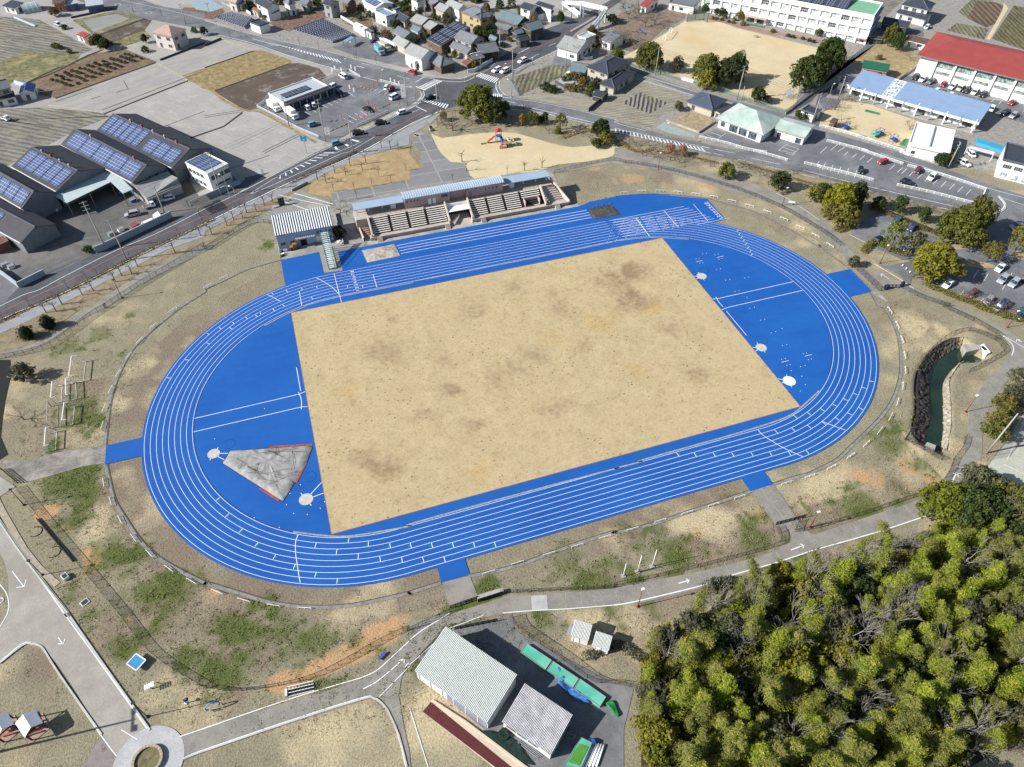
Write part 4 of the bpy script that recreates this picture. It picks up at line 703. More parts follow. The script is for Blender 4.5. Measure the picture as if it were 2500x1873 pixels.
for x in (-25.8, -5.6, 5.4, 29): 
    mb = MB(); [mb.box(x, -1.7+k*.3, .1, x+1.5, -1.4+k*.3, .3+k*.25) for k in range(4)]; mb.build('front_steps', STC, gs)
struct(MB().box(-29.8, 57.5, .05, 36.5, 59.2, .13).build('pavement', CONC))
# ---------- judges' stand of green steel ----------
GS = M('green_steel', (92, 176, 144), .6, .12, 2.); t = thing('finish_judge_stand', 'judge stand', 'tall stepped green steel judges stand on wheels at the finish', (-40.1, 49.6, 0.1), 0)
mb = MB(); pb = []
for k in range(10):
    y = k*1.05; z = .45+k*.5
    for j in range(2): q = MB(); q.box(-1.05, y+j*.5, z+j*.22, 1.05, y+j*.5+.36, z+j*.22+.06); q.build('step', M('step_board', (214, 226, 226), .6, .1), t)
    for x in (-1.1, 1.1):
        mb.bar((x, y, 0), (x, y, z+1.), .08); mb.bar((x, y, z+1.), (x, y+1.05, z+1.5), .07); mb.bar((x, y, z), (x, y+1.05, z+.5), .1)
        if k % 2 == 0 and k < 9: mb.bar((x, y, .1), (x, y+1.05, z+.5), .06)
    mb.bar((-1.1, y, .12), (1.1, y, z), .05)
for x in (-1.1, 1.1): mb.bar((x, 0, .12), (x, 10.5, .12), .1); mb.bar((x, 10.5, 0), (x, 10.5, 6.4), .08)
mb.build('frame', GS, t)
# ---------- factory ----------
FW = M('factory_grey_wall', (140, 146, 152), .8, .12, .5); FROOF = M('factory_roof', (76, 78, 84), .7, .14, .5, fine=.1); MC['fr'] = FROOF
ROOFS['f'] = FROOF; WALLS['f'] = FW
def factory(A, B, C, desc, nx, sol=(.02, .98, .08, .95), vents=0, r=8.6, e=5.6, lab=None):
    t, L_, D = house('00', A, B, C, e, r, 'gable', 'f', 'f', desc, 'factory_hall', 'factory', 'solar roofed factory halls', win=0, ov=.25, cap=RG)
    f = lambda u, v: Vector((L_*u, -.25+(D/2+.25)*v, e+(r-e)*v)); 
    n = Vector((0, 0, 0))
    slope_panels(t, f(sol[0], sol[2]), f(sol[1], sol[2]), f(sol[1], sol[3]), f(sol[0], sol[3]), nx, 1, SCELL, .18)
    for k in range(vents):
        x = L_*(.25+.6*k/max(1, vents-1)); q = MB(); q.box(x-.3, D/2-.3, r-.1, x+.3, D/2+.3, r+.5); q.lathe([(.32, r+.5), (.5, r+.75), (.32, r+1.), (.05, r+1.2)], 10, (x, D/2)); q.build('roof_ventilator', GALV if k % 3 != 1 else M('rusty_vent', (178, 110, 96), .8, .3), t)
    mb = MB(); mb.bar((0, -.4, e-.1), (L_, -.4, e-.1), .2, .2); mb.build('gutter', CAPW, t); return t, L_, D
t, l1, d1 = factory("1035,1412", "1858,1812", "1500,1240", 'factory hall with solar roof nearest the fields', 6, (.02, .52, .1, .96), 5)
f = lambda u, v: Vector((l1*u, -.25+(d1/2+.25)*v, 5.6+3*v)); slope_panels(t, f(.58, .1), f(.97, .1), f(.97, .8), f(.58, .8), 3, 1, SCELL, .18)
t, l2, d2 = factory("655,1560", "1430,1972", "1012,1395", 'factory hall with solar roof and four gable windows', 5, (.04, .98, .08, .93), 2)
for k in range(4): panel(t, 'r', l2, d2, 1.4+k*2.9, 2.9+k*2.9, 4.1 if 0 < k < 3 else 3.9, 5.1, bars=1)
t, l3, d3 = factory("120,1795", "610,2065", "660,1570", 'factory hall behind the white loading canopy', 5, (.03, .97, .12, .92), 4)
t, l4, d4 = factory("-330,1920", "235,2250", "110,1810", 'factory hall with pale ridge at the left edge', 5, (.1, .98, .1, .9), 0)
t, l5, d5 = factory("-700,2110", "225,2620", "-300,1950", 'low factory hall at the left edge of the lot', 4, (.1, .7, .1, .9), 0, 6.2, 4.)
def slab(name, cat, desc, pts, z, mat, posts=(), grp=None, th=.15, slope=0):
    P = T(pts, z); c = sum(P, Vector())/len(P); c.z = 0; t = thing(name, cat, desc, c, 0, grp); mb = MB(); Q = [(p.x-c.x, p.y-c.y) for p in P]
    ar = sum(Q[i-1][0]*Q[i][1]-Q[i][0]*Q[i-1][1] for i in range(len(Q)))
    if ar < 0: Q.reverse()
    mb.prism(Q, z-th, z); mb.build('roof_sheet', mat, t)
    for p in T(posts, z) if posts else []:
        m2 = MB(); m2.bar((p.x-c.x, p.y-c.y, 0), (p.x-c.x, p.y-c.y, z-th), .18); m2.build('post', GALV, t)
    return t
CANP = M('canopy_sheet', (206, 222, 222), .5, .06, .3)
slab('loading_canopy', 'canopy', 'long white loading canopy between the factory halls', "01 568,445 722,532 1195,305 1325,430 1432,385 1285,240 1125,178", 4.6, CANP, "01 722,530 960,420 1190,308 1325,428 1425,388")
slab('loading_canopy', 'canopy', 'narrow white canopy over parked trucks at the factory', "01 245,585 330,590 620,470 575,430 430,480", 3.6, CANP, "01 330,588 600,472")
t, a, b = house('01', "1470,398", "1600,475", "1945,320", 3., 4.6, 'shed', 'p', 'g', 'greenish lean-to workshop against the factory gable', 'workshop', 'workshop', None, win=0, ov=.1)
t, a, b = house('01', "1580,480", "1950,325", "1830,240", 3.2, 4.8, 'shed', 'p', 'g', 'pale lean-to annex under the factory windows', 'workshop', 'workshop', None, ov=.1)
t, a, b = house('01', "-160,700", "225,615", "0,470", 3., 4., 'shed', 'p', 'g', 'pale lean-to shed along the low factory hall', 'workshop', 'workshop', None, ov=.1)
t, L_, D = house('01', "2000,110", "2240,235", "2478,130", 5.9, 6, 'flat', 's', 'w', 'white two storey office with solar panels on its flat roof', 'office_building', 'office', None, ov=.12, win=0, solar=(.03, .8, .05, .95, 3, 1, SCELL))
for k in range(3): panel(t, 'r', L_, D, .8+k*2.4, 2.8+k*2.4, 3.6, 5., bars=2)
panel(t, 'r', L_, D, 1.6, 7., 1.3, 1.9, bars=0); 
for k in range(4): panel(t, 'f', L_, D, .7+k*2, 2.2+k*2, 3.6, 4.9, bars=1); panel(t, 'f', L_, D, .7+k*2, 2.2+k*2, .9, 2., bars=1)
slab('carport', 'carport', 'translucent carport frame beside the white office', "01 2010,500 2130,600 2300,530 2209,440", 2.4, MALPHA('lattice', (120, 116, 110), .45), "01 2010,500 2130,600 2300,530")
# yard walls
def wallrun(desc, s, h, w=.25, mat=CONC, name='boundary_wall', cat='wall', z0=0., group=None):
    P = T(s); c = P[0].copy(); t = None; mb = MB()
    for a, b in zip(P, P[1:]): mb.bar(a-c+Vector((0, 0, h/2)), b-c+Vector((0, 0, h/2)), w, h)
    o = mb.build(name, mat); o.location = (c.x, c.y, z0); tag(o, cat, desc, group); return o
LCONC = M('bluish_wall', (184, 194, 204), .85, .1, .5)
wallrun('long grey boundary wall between factory yard and main road', "01 1040,1075 1130,1040 1860,690", 2.2, .35, LCONC); wallrun('grey boundary wall at the corner of the factory yard', "01 -250,1200 0,1290 215,1450 495,1310", 1.9, .35, LCONC)
wallrun('grey boundary wall in front of the white office', "01 2060,570 2209,500 11 390,330 310,265", 1.7, .3, LCONC)
# ---------- convenience store ----------
t, L_, D = house('10', "850,1115", "1328,938", "1120,862", 3.8, 4, 'flat', 's', 'w', 'low convenience store with white roof and solar panels', 'convenience_store', 'store', None, win=0, ov=.12, solar=(.12, .72, .2, .62, 4, 1, SCELLD))
mb = MB(); mb.box(-.3, -1.1, 3., L_+.2, -.15, 3.7); mb.box(-.3, -1.15, 3.3, L_+.2, -1.1, 3.55, 1); mb.build('awning', [M('mauve_fascia', (126, 112, 122), .6), M('fascia_grey', (196, 190, 196), .6)], t)
for k in range(7): panel(t, 'f', L_, D, .6+k*3, 3.3+k*3 if k != 4 else 3.1+k*3, .2, 2.7, bars=1)
for x in (7, 8.5): m2 = MB(); m2.box(x, -2.6, 0, x+.4, -2.2, 1.5); m2.build('bin', WHITE, t)
# ---------- depot warehouses ----------
WR = M('warehouse_wall', (216, 216, 214), .7, .06, .6); WRIB = M('warehouse_rib', (232, 236, 230), .5, .05, 1.); WVAL = M('warehouse_valley', (134, 144, 146), .6, .06, 1.)
def warehouse(A, B, C, e, r, n, desc, valley=WVAL, rib=WRIB):
    a, b, c = T(f"24 {A} {B} {C}", e); d = b-a; d.z = 0; L_ = d.length; d.normalize(); nn = Vector((-d.y, d.x, 0)); D = (c-a).dot(nn)
    t = thing('warehouse', 'warehouse', desc, (a.x, a.y, 0), atan2(d.y, d.x)); walls(t, 'shed', L_, D, e, r, WR)
    ribroof(t, (-.15, -.2, e), (L_+.15, -.2, e), (L_+.15, D+.2, r), (-.15, D+.2, r), n, valley, rib, .1, .66); return t, L_, D
t, L_, D = warehouse("68,612", "838,1165", "1143,695", 3.3, 4.4, 56, 'large warehouse with ribbed greenish grey roof')
mb = MB(); mb.box(6.3, -.06, 0, L_-.2, -.01, 2.6); mb.build('shutter', M('shutter_lavender', (160, 160, 184), .6), t)
for k in range(6): m2 = MB(); m2.box(.4+k*2.4, -.12, 0, .55+k*2.4, 0, 3.2); m2.build('pillar', WR, t)
t, L_, D = warehouse("1012,1160", "1522,1512", "1750,1130", 2.8, 3.7, 40, 'smaller warehouse with ribbed pale grey roof', M('val2', (134, 132, 138), .6), M('rib2', (232, 230, 233), .5))
for k in range(3): panel(t, 'f', L_, D, .6+k*2., 2.3+k*2., 1.3, 2.1, bars=1)
for A, B, C, e, desc in (("1750,225", "1925,280", "1980,150", 2.5, 'white storage shed with ribbed roof, the larger of two'), ("1982,330", "2145,385", "2188,270", 2.2, 'small white storage shed with cream roof, the lower of two')):
    t, L_, D = warehouse(A, B, C, e, e+.35, 13, desc, M('val3', (186, 190, 192), .6), WRIB); panel(t, 'f', L_, D, .4, 1.4, .1, 1.9, [FRAME, WALLS['w']], 'door', 0)
# ---------- school ----------
a, b = T("30 930,130 40 482,487"); d = b-a; L_ = d.length; d.normalize(); nn = Vector((-d.y, d.x, 0)); cc = T("40 712,48", 11.4)[0]; D = max(8., (cc-b).dot(nn))
t = thing('school_building', 'school', 'long white three storey school with green roof', (a.x, a.y, 0), atan2(d.y, d.x)); mb = MB(); SWH = M('school_white', (246, 244, 240), .8, .04, .4)
mb.box(0, 1., 0, L_, D, 11.2); 
for k in range(3): z = 3.55+k*3.8; mb.box(-.2, 0, z-1.1 if k < 2 else z-1, L_+.2, 1., z+.15 if k < 2 else z+.4)
nb_ = 17
for i in range(nb_+1): x = L_*i/nb_; mb.box(x-.35, .35, 0, x+.35, 1., 11.)
mb.build('wall', SWH, t); mb = MB(); mb.box(.3, 1.3, 11.2, L_-.3, D-.3, 11.35); mb.build('roof', M('green_flat_roof', (140, 196, 160), .8, .08, .4), t)
mb = MB(); 
for q in ((0, .2, L_, .5), (0, D-.3, L_, D), (-.1, .5, .2, D-.3), (L_-.2, .5, L_+.1, D-.3)): mb.box(q[0], q[1], 11.2, q[2], q[3], 11.95)
mb.build('parapet', SWH, t)
slope_panels(t, (L_*.30, 2, 11.5), (L_*.84, 2, 11.5), (L_*.84, D-2, 13.), (L_*.30, D-2, 13.), 8, 1, SCELLD)
for k in range(3):
    for i in range(nb_):
        x = L_*i/nb_; zb = k*3.8
        if k == 0 and i in (5, 6): mb = MB(); mb.box(x+.4, .5, 0, x+L_/nb_-.4, .95, 2.4); mb.build('door', GLASS, t); continue
        panel(t, 'f', L_, D, x+.7, x+L_/nb_-.7, zb+.55 if k == 0 else zb+.3, zb+2.3, [WHITE, GLASSL if (i*5+k*3) % 4 else GLASS], bars=3, hb=1, o=-.95)
for k in range(3): panel(t, 'r', L_, D, D*.3, D*.55, k*3.8+1., k*3.8+2.6, bars=1)
mb = MB(); mb.box(L_*5/nb_-.5, -2.2, 2.6, L_*7/nb_+.5, .0, 2.9); 
for x in (L_*5/nb_, L_*6/nb_, L_*7/nb_): mb.box(x-.15, -2., 0, x+.15, -1.7, 2.6)
mb.build('entrance_canopy', M('pink_canopy', (226, 196, 186), .7), t); mb = MB(); mb.box(L_-3.8, -1.2, 2.5, L_, 0, 2.7); mb.build('entrance_canopy', MC['pink_canopy'], t)
mb = MB(); 
for k in range(3): mb.box(L_+.1, D*.1, k*3.8+2.9, L_+1.3, D*.9, k*3.8+3.3)
mb.build('side_balcony', M('balcony_blue', (150, 164, 196), .7), t)
mb = MB(); mb.box(L_*5/nb_-1, -4, 0, L_*7/nb_+1, -2.3, .12); mb.build('entrance_mat', M('green_mat', (70, 150, 110), .9), t)
# ---------- gymnasium ----------
a, b, c = T("40 1055,590 2209,865 1300,348", 8.6); d = b-a; d.z = 0; L_ = d.length+14; d.normalize(); nn = Vector((-d.y, d.x, 0)); D = (c-a).dot(nn); GY = M('gym_white', (244, 242, 236), .8, .04, .4)
t = thing('gymnasium', 'gymnasium', 'white gymnasium with a broad red roof', (a.x+d.x*1.5+nn.x*1.5, a.y+d.y*1.5+nn.y*1.5, 0), atan2(d.y, d.x)); L_ -= 3; D -= 3
walls(t, 'hip', L_, D, 8.6, 11, GY); mb = MB(); e, r = 8.6, 12.4
mb.faces([(-1.5, -1.5, e), (L_+1.5, -1.5, e), (L_+1.5, D+1.5, e), (-1.5, D+1.5, e), (D*.28, D*.62, r-1.2), (L_-D*.28, D*.62, r-1.2)], [(0, 1, 5, 4), (1, 2, 5), (2, 3, 4, 5), (3, 0, 4)]); mb.faces([(-1.5, -1.5, e-.5), (L_+1.5, -1.5, e-.5), (L_+1.5, D+1.5, e-.5), (-1.5, D+1.5, e-.5), (-1.5, -1.5, e-.02), (L_+1.5, -1.5, e-.02), (L_+1.5, D+1.5, e-.02), (-1.5, D+1.5, e-.02)], [(3, 2, 1, 0), (0, 1, 5, 4), (1, 2, 6, 5), (2, 3, 7, 6), (3, 0, 4, 7)], 1)
mb.build('roof', [ROOFS['r'], M('gym_eave', (150, 140, 146), .7)], t); nb_ = 8; x0 = 6.2; w_ = 7.05
for i in range(nb_+1):
    if i < 6 or 1: m2 = MB(); m2.box(x0+i*w_-.3, -.7, 0, x0+i*w_+.3, 0, 8.1); m2.build('pilaster', GY, t)
for i in range(nb_): panel(t, 'f', L_, D, x0+i*w_+.5, x0+(i+1)*w_-.5, 5.4, 7.7, [FRAME, MGLASS('gym_glass', (104, 118, 114), .2)], bars=4); panel(t, 'f', L_, D, x0+i*w_+1., x0+(i+1)*w_-1., 3., 4.1, [FRAME, MC['gym_glass']], bars=4)
# ---------- kindergarten ----------
a, b, c = T("40 312,935 1725,1330 1835,1180", 3.6); d = b-a; d.z = 0; L_ = d.length; d.normalize(); nn = Vector((-d.y, d.x, 0)); D = (c-a).dot(nn)
t = thing('kindergarten', 'kindergarten', 'long kindergarten with pale blue sloping roof and glass skylight', (a.x, a.y, 0), atan2(d.y, d.x)); KB = M('kinder_roof', (150, 176, 210), .5, .05, .3)
mb = MB(); mb.box(.6, 2.6, 0, L_-.6, D-.4, 3.3); mb.build('wall', GY, t); e, r = 3.7, 5.6; u1, u2 = .27, .36
for x0, x1 in ((0, L_*u1), (L_*u2, L_)): mb = MB(); mb.faces([(x0, .4, e), (x1, .4, e), (x1, D, r), (x0, D, r), (x0, .4, e-.25), (x1, .4, e-.25), (x1, D, 3.), (x0, D, 3.)], [(0, 1, 2, 3), (4, 5, 1, 0), (5, 6, 2, 1), (6, 7, 3, 2), (7, 4, 0, 3)]); mb.build('roof', KB, t)
mb = MB(); mb.box(0, -.3, e-.7, L_, .4, e-.15); mb.build('fascia', GY, t)
mb = MB(); mb.faces([(L_*u1, .6, e), (L_*u2, .6, e), (L_*u2, D-.5, r-.2), (L_*u1, D-.5, r-.2)], [(0, 1, 2, 3)], 1)
for k in range(5): u = L_*(u1+(u2-u1)*k/4); mb.bar((u, .6, e+.05), (u, D-.5, r-.15), .15, .15)
for k in range(4): v = k/3; mb.bar((L_*u1, .6+(D-1.1)*v, e+(r-e-.2)*v+.06), (L_*u2, .6+(D-1.1)*v, e+(r-e-.2)*v+.06), .12, .12)
mb.build('skylight', [WHITE, GLASSL], t)
for k in range(10): x = 1+(L_-2)*k/9; m2 = MB(); m2.box(x-.2, -.9, 0, x+.2, -.5, e-.2); m2.bar((x, -.7, e-.3), (x, 1.8, e+.2), .25); m2.build('column', WHITE if k % 2 else GALV, t)
for k in range(11): x = 1.2+k*(L_-2.4)/11; m2 = MB(); m2.box(x, 2.52, .3 if k % 3 else 0, x+(L_-2.4)/11-.8, 2.6, 2.4); m2.build('window', GLASSL if k % 2 else GLASS, t)
mb = MB(); mb.box(-.2, -1.2, 0, L_, 2.5, .18); mb.build('veranda', CONC, t)
t, L_, D = house('40', "965,1555", "1408,1655", "1552,1440", 4., 4, 'flat', 'w', 'w', 'white flat roofed hall in front of the kindergarten', 'nursery_hall', 'hall', None, ov=.2)
mb = MB(); mb.box(L_*.5-.2, 0, 4.25, L_*.5+.2, D, 4.6); mb.build('roof_rib', GALV, t)
t, L_, D = house('41', "1975,75", "2750,260", "2110,-90", 5.8, 6, 'flat', 'd', 'w', 'white two storey building at the right edge with dark flat roof', 'office_building', 'building', None, ov=.15, win=0)
for k in range(6): panel(t, 'f', L_, D, .8+k*3.2, 3.2+k*3.2, 3.6, 4.8, bars=3, fw=.12); panel(t, 'f', L_, D, 1.2+k*3.2, 3.3+k*3.2, .3, 2.2, [WHITE, GLASSL], bars=2)
# community centre
t, L_, D = house('30', "1092,1272", "1608,1460", "1320,1100", 3.5, 6.9, 'hip', 't', 'w', 'community centre with pale green hipped roof', 'community_centre', 'community centre', None, win=0, ov=1.)
for s0, s1 in ((1, 2.6), (4.4, 7.6), (8.2, 11.2), (12, 15)): panel(t, 'f', L_, D, s0, s1, .9 if s0 < 3 else .3, 2.6, bars=2)
house('30', "1725,1385", "2060,1482", "2140,1345", 3.2, 4.4, 'gable', 't', 'w', 'pale green roofed wing of the community centre', 'community_wing', 'community centre', None, ov=.4)
# green lodge
t, L_, D = house('40', "455,725", "745,775", "785,705", 3., 4.6, 'gable', 'e', 'o', 'orange log lodge with green roof', 'log_lodge', 'lodge', None, ov=.4)
# ================= HOUSES =================
# far left
house('00', "690,60", "850,30", "840,-5", 3, 3.8, 'shed', 's', 'l', 'low blue walled house with pale metal roof', win=1)
house('00', "925,70", "1115,45", "1075,0", 3, 3.8, 'shed', 's', 'l', 'low blue walled house with white edged roof beside the pale one', win=1)
house('00', "560,40", "700,30", "900,-60", 4, 5.4, 'gable', 'm', 'o', 'brown roofed house at the top left corner')
house('00', "20,60", "150,90", "190,30", 2.8, 3.6, 'shed', 'd', 'w', 'dark roofed shed at the top left corner', 'shed', 'shed', None)
house('00', "820,375", "905,405", "935,362", 2.4, 2.9, 'shed', 'r', 'w', 'small white shed with red roof among the fields', 'shed', 'shed', None, ov=.15)
house('00', "890,405", "945,440", "985,405", 2.2, 2.6, 'shed', 'k', 'b', 'small brown shed with rusty roof beside the red roofed one', 'shed', 'shed', None, ov=.15)
house('00', "1630,350", "1850,395", "1900,290", 6, 8.3, 'hip', 'o', 'p', 'pink two storey house with terracotta hipped roof', group=None, ov=.5)
house('00', "1720,420", "1790,440", "1850,400", 3, 4.4, 'gabley', 'o', 'p', 'low terracotta roofed porch wing of the pink house', 'porch', 'porch', None, ov=.3)
house('00', "1890,385", "2000,365", "1970,340", 3, 4., 'shed', 'm', 'p', 'low pink entrance wing beside the pink house', 'porch', 'porch', None, ov=.3)
house('00', "-140,1010", "125,940", "10,870", 5.6, 7.2, 'gable', 'g', 'c', 'grey roofed house at the left edge beside the blue barn', group=None)
house('00', "-80,1090", "165,1040", "120,1000", 3, 3.6, 'shed', 'd', 'w', 'low dark roofed garage wing at the left edge', 'garage', 'garage', None, ov=.3)
house('00', "200,1010", "360,990", "260,920", 3, 4.2, 'gabley', 'u', 'w', 'white barn with bright blue roof', 'barn', 'barn', None, ov=.3)
# plastic greenhouses
def greenhouse(s, w, h, desc, mat=None):
    a, b = T(s); o, rot, L_ = frame(a, b); t = thing('greenhouse', 'greenhouse', desc, o, rot); mb = MB(); n = 10
    for i in range(n): 
        a0, a1 = pi*i/n, pi*(i+1)/n; p = lambda x, a_: (x, w/2*cos(a_), h*sin(a_)); mb.faces([p(0, a0), p(L_, a0), p(L_, a1), p(0, a1)], [(3, 2, 1, 0)], 0, True)
    for x in (0, L_): mb.faces([(x, w/2*cos(pi*i/n), h*sin(pi*i/n)) for i in range(n+1)], [tuple(range(n+1))])
    mb.build('cover', mat or M('film_cover', (190, 206, 212), .3, .12, .8, spec=.6), t); r_ = MB()
    for k in range(int(L_/2)+1): r_.tube([(k*2., w/2*cos(pi*i/n)*1.01, h*sin(pi*i/n)*1.01) for i in range(n+1)], .05, 4)
    r_.build('hoops', WHITE, t)
greenhouse("00 255,130 440,95", 8, 3.2, 'broad white film greenhouse at the top left')
greenhouse("00 175,900 420,985", 1.6, 1.3, 'long narrow white film tunnel beside the blue barn')
greenhouse("00 165,190 390,285", 1.4, .5, 'thin pale film tunnel along the ploughed field')
# north of road B
house('10', "540,28", "665,95", "725,8", 5.6, 7.2, 'gable', 'd', 'w', 'white two storey house with dark gable roof')
house('10', "680,105", "722,150", "800,120", 3, 3.8, 'shed', 'g', 'w', 'low grey roofed front wing of the white two storey house', 'porch', 'porch', None, ov=.3)
house('10', "505,95", "565,130", "600,100", 2.6, 3.2, 'gable', 'k', 'c', 'small shed beside the white two storey house', 'shed', 'shed', None, ov=.2)
house('10', "485,248", "590,290", "693,252", 3.1, 3.2, 'flat', 'd', 'w', 'white garage with dark flat roof beside the solar panels', 'garage', 'garage', None, ov=.1, sides='l')
house('10', "240,10", "330,35", "420,0", 4, 5.6, 'gable', 'o', 'p', 'pink walled house with terracotta roof by the wet paddy')
house('10', "350,20", "370,50", "440,25", 3, 4, 'shed', 'g', 'w', 'low white wing of the pink walled house', 'porch', 'porch', None, ov=.2)
house('10', "840,20", "905,55", "960,20", 5, 6.5, 'hip', 'g', 'w', 'grey roofed white house at the top edge')
house('10', "1010,30", "1100,50", "1150,10", 3.4, 4.6, 'gable', 'g', 'g', 'low grey roofed house at the top edge')
house('10', "1262,35", "1358,60", "1400,0", 5.8, 7, 'gable', 'd', 'g', 'tall grey walled barn with dark roof', 'barn', 'barn', None)
house('10', "1690,10", "1840,90", "2000,20", 4.6, 6, 'gable', 'w', 'w', 'long white building with solar panels on both slopes', solar=(.1, .95, .1, .9, 3, 1, SCELL))
house('10', "1460,0", "1540,40", "1640,10", 4.5, 6, 'gable', 'g', 'b', 'brown walled grey roofed house at the top edge')
house('10', "1828,130", "1955,187", "2055,152", 4.2, 4.3, 'flat', 'b', 'w', 'white flat roofed house with blue grey roof', ov=.2)
house('10', "1980,90", "2060,115", "2115,90", 3, 3.1, 'flat', 'g', 'w', 'grey flat carport roof behind the white flat roofed house', 'carport', 'carport', None, ov=.15, win=0)
house('10', "2040,175", "2150,240", "2209,180", 3.2, 4.6, 'gable', 'd', 'c', 'dark roofed cream walled house')
house('10', "1595,262", "1680,300", "1740,310", 2.6, 2.7, 'flat', 'w', 'w', 'white storage hut, the upper of three in a row', 'hut', 'hut', 'white huts in a row', ov=.1, win=0)
house('10', "1660,305", "1720,335", "1770,320", 2.6, 2.7, 'flat', 'w', 'w', 'white storage hut, the middle of three in a row', 'hut', 'hut', 'white huts in a row', ov=.1, win=0)
house('10', "1725,325", "1790,362", "1820,345", 2.6, 2.7, 'flat', 'g', 'w', 'white storage hut with grey roof, the lower of three in a row', 'hut', 'hut', 'white huts in a row', ov=.1)
house('10', "2018,440", "2150,510", "2209,440", 3.4, 5, 'gable', 'p', 'c', 'pale slate roofed house beside the parked cars')
slab('carport', 'carport', 'carport with pale blue roof beside the large solar farm', "10 1492,440 1535,450 1618,402 1575,392", 2.6, M('carport_blue', (150, 196, 220), .5), "10 1492,440 1618,402 1535,450")
house('20', "0,215", "130,268", "208,185", 5, 6.6, 'gable', 'p', 'b', 'long pale grey roofed house in the middle of the block')
house('20', "135,272", "225,320", "290,225", 4.6, 6., 'gable', 'p', 'b', 'pale grey roofed house next to the big solar roof')
house('20', "-190,340", "-60,410", "10,330", 3, 4.4, 'gable', 'g', 'c', 'low grey roofed house behind the long white gable')
house('20', "0,310", "85,350", "110,290", 3, 4.2, 'gable', 'v', 'w', 'low greenish roofed house in the middle of the block')
house('20', "-70,560", "125,640", "215,530", 5, 7.2, 'gable', 'p', 'w', 'white walled house with long pale gable roof', sides='f')
house('20', "-20,640", "55,680", "110,650", 3, 3.2, 'flat', 's', 'w', 'small white shop with pale flat roof at the corner', 'shop', 'shop', None, ov=.1)
house('20', "185,415", "345,495", "540,335", 3.6, 7.2, 'shed', 'd', 'b', 'brown walled house with a huge dark solar roof', solar=(.03, .97, .04, .96, 4, 3, SCELLD), ov=.2)
house('20', "145,612", "335,722", "485,665", 3.2, 5.1, 'hip', 'g', 'b', 'low corner house with hipped grey roof and solar panels', solar=None, sides='l')
house('20', "475,405", "660,478", "770,400", 5.4, 7.4, 'gable', 'g', 'c', 'temple like house with grey tiled upper roof')
house('20', "425,500", "620,580", "690,530", 3, 4.4, 'gable', 'g', 'c', 'low tiled front wing of the temple like house', 'house_wing', 'wing', None)
house('20', "690,480", "770,580", "900,470", 4, 6., 'gabley', 'g', 'd', 'dark timbered tiled wing of the temple like house', 'house_wing', 'wing', None)
house('20', "620,600", "690,650", "770,590", 2.8, 4.2, 'gabley', 'g', 'd', 'small tiled gatehouse by the hedge', 'gatehouse', 'gatehouse', None, cap=CAPW)
house('20', "560,670", "620,700", "700,650", 2, 2.6, 'gable', 'k', 'b', 'small rusty roofed shed behind the white street wall', 'shed', 'shed', None, ov=.2)
house('20', "265,85", "370,130", "420,60", 4.4, 6, 'gable', 'p', 'c', 'pale roofed cream house near the yellow house')
house('20', "385,40", "530,108", "605,68", 5.6, 7.2, 'gable', 'p', 'w', 'white two storey house with pale gable roof')
house('20', "0,-20", "80,20", "150,-20", 5, 6.5, 'hip', 'g', 'w', 'grey roofed white house at the top left of the block')
house('20', "150,-30", "240,60", "340,-10", 4, 5.5, 'gable', 'g', 'b', 'brown house at the top edge of the block')
house('20', "545,125", "770,205", "940,155", 5.8, 8., 'hip', 'g', 'y', 'yellow two storey house with blue grey hipped roof', sides='flr')
house('20', "680,170", "760,210", "830,150", 5.6, 6.9, 'gabley', 'g', 'y', 'gabled bay of the yellow two storey house', 'house_wing', 'wing', None)
house('20', "930,190", "1165,268", "1230,180", 5.4, 7.4, 'gable', 'v', 'b', 'dark two storey house with greenish roof')
house('20', "920,255", "1060,320", "1090,280", 3, 4.2, 'shed', 'v', 'b', 'low greenish front wing of the dark two storey house', 'house_wing', 'wing', None)
house('20', "1180,270", "1310,335", "1400,265", 4.6, 6.6, 'gabley', 'v', 'd', 'shrine like dark house with curved greenish gables')
house('20', "1090,330", "1160,370", "1200,330", 3, 4.2, 'gabley', 'v', 'd', 'low annex of the shrine like dark house', 'house_wing', 'wing', None)
house('20', "850,405", "925,440", "955,420", 2.8, 3.8, 'gable', 'v', 'd', 'small garden shed with greenish tiled roof', 'shed', 'shed', None, ov=.3)
house('20', "1140,410", "1195,450", "1265,400", 2.8, 4., 'gabley', 'd', 'd', 'small dark roofed storehouse by the street corner', 'shed', 'shed', None, ov=.3)
house('20', "1182,75", "1300,110", "1380,60", 5.6, 6.8, 'gable', 'd', 'w', 'white modern house with dark gable roof', sides='fl')
house('20', "1355,40", "1530,95", "1610,95", 6, 6.6, 'shed', 'd', 'w', 'white modern house with blank white side wall', sides='r')
house('20', "1310,110", "1385,155", "1460,120", 3.4, 5., 'gabley', 'd', 'w', 'low dark gabled wing of the white modern house', 'house_wing', 'wing', None)
house('20', "1580,505", "1812,568", "1890,430", 3.8, 6.4, 'gable', 'p', 'w', 'white storehouse with pale tiled roof at the crossing', 'storehouse', 'storehouse', None)
house('20', "1810,395", "1900,430", "2020,390", 4, 4.2, 'flat', 's', 'w', 'flat roofed white annex with a blue strip on its roof', 'storehouse', 'storehouse', None, ov=.2)
house('20', "2060,420", "2170,460", "2300,350", 3.4, 4.6, 'gable', 'g', 'w', 'small grey roofed hut by the bare trees', 'shed', 'shed', None)
house('20', "1720,760", "1890,790", "1940,690", 3, 4.6, 'gable', 'v', 'g', 'greenish roofed shed beside the dark hipped house', 'shed', 'shed', None, ov=.3)
house('20', "1905,720", "2140,805", "2350,650", 5.4, 7.4, 'hip', 'd', 'c', 'dark hipped roof house with brick and cream walls')
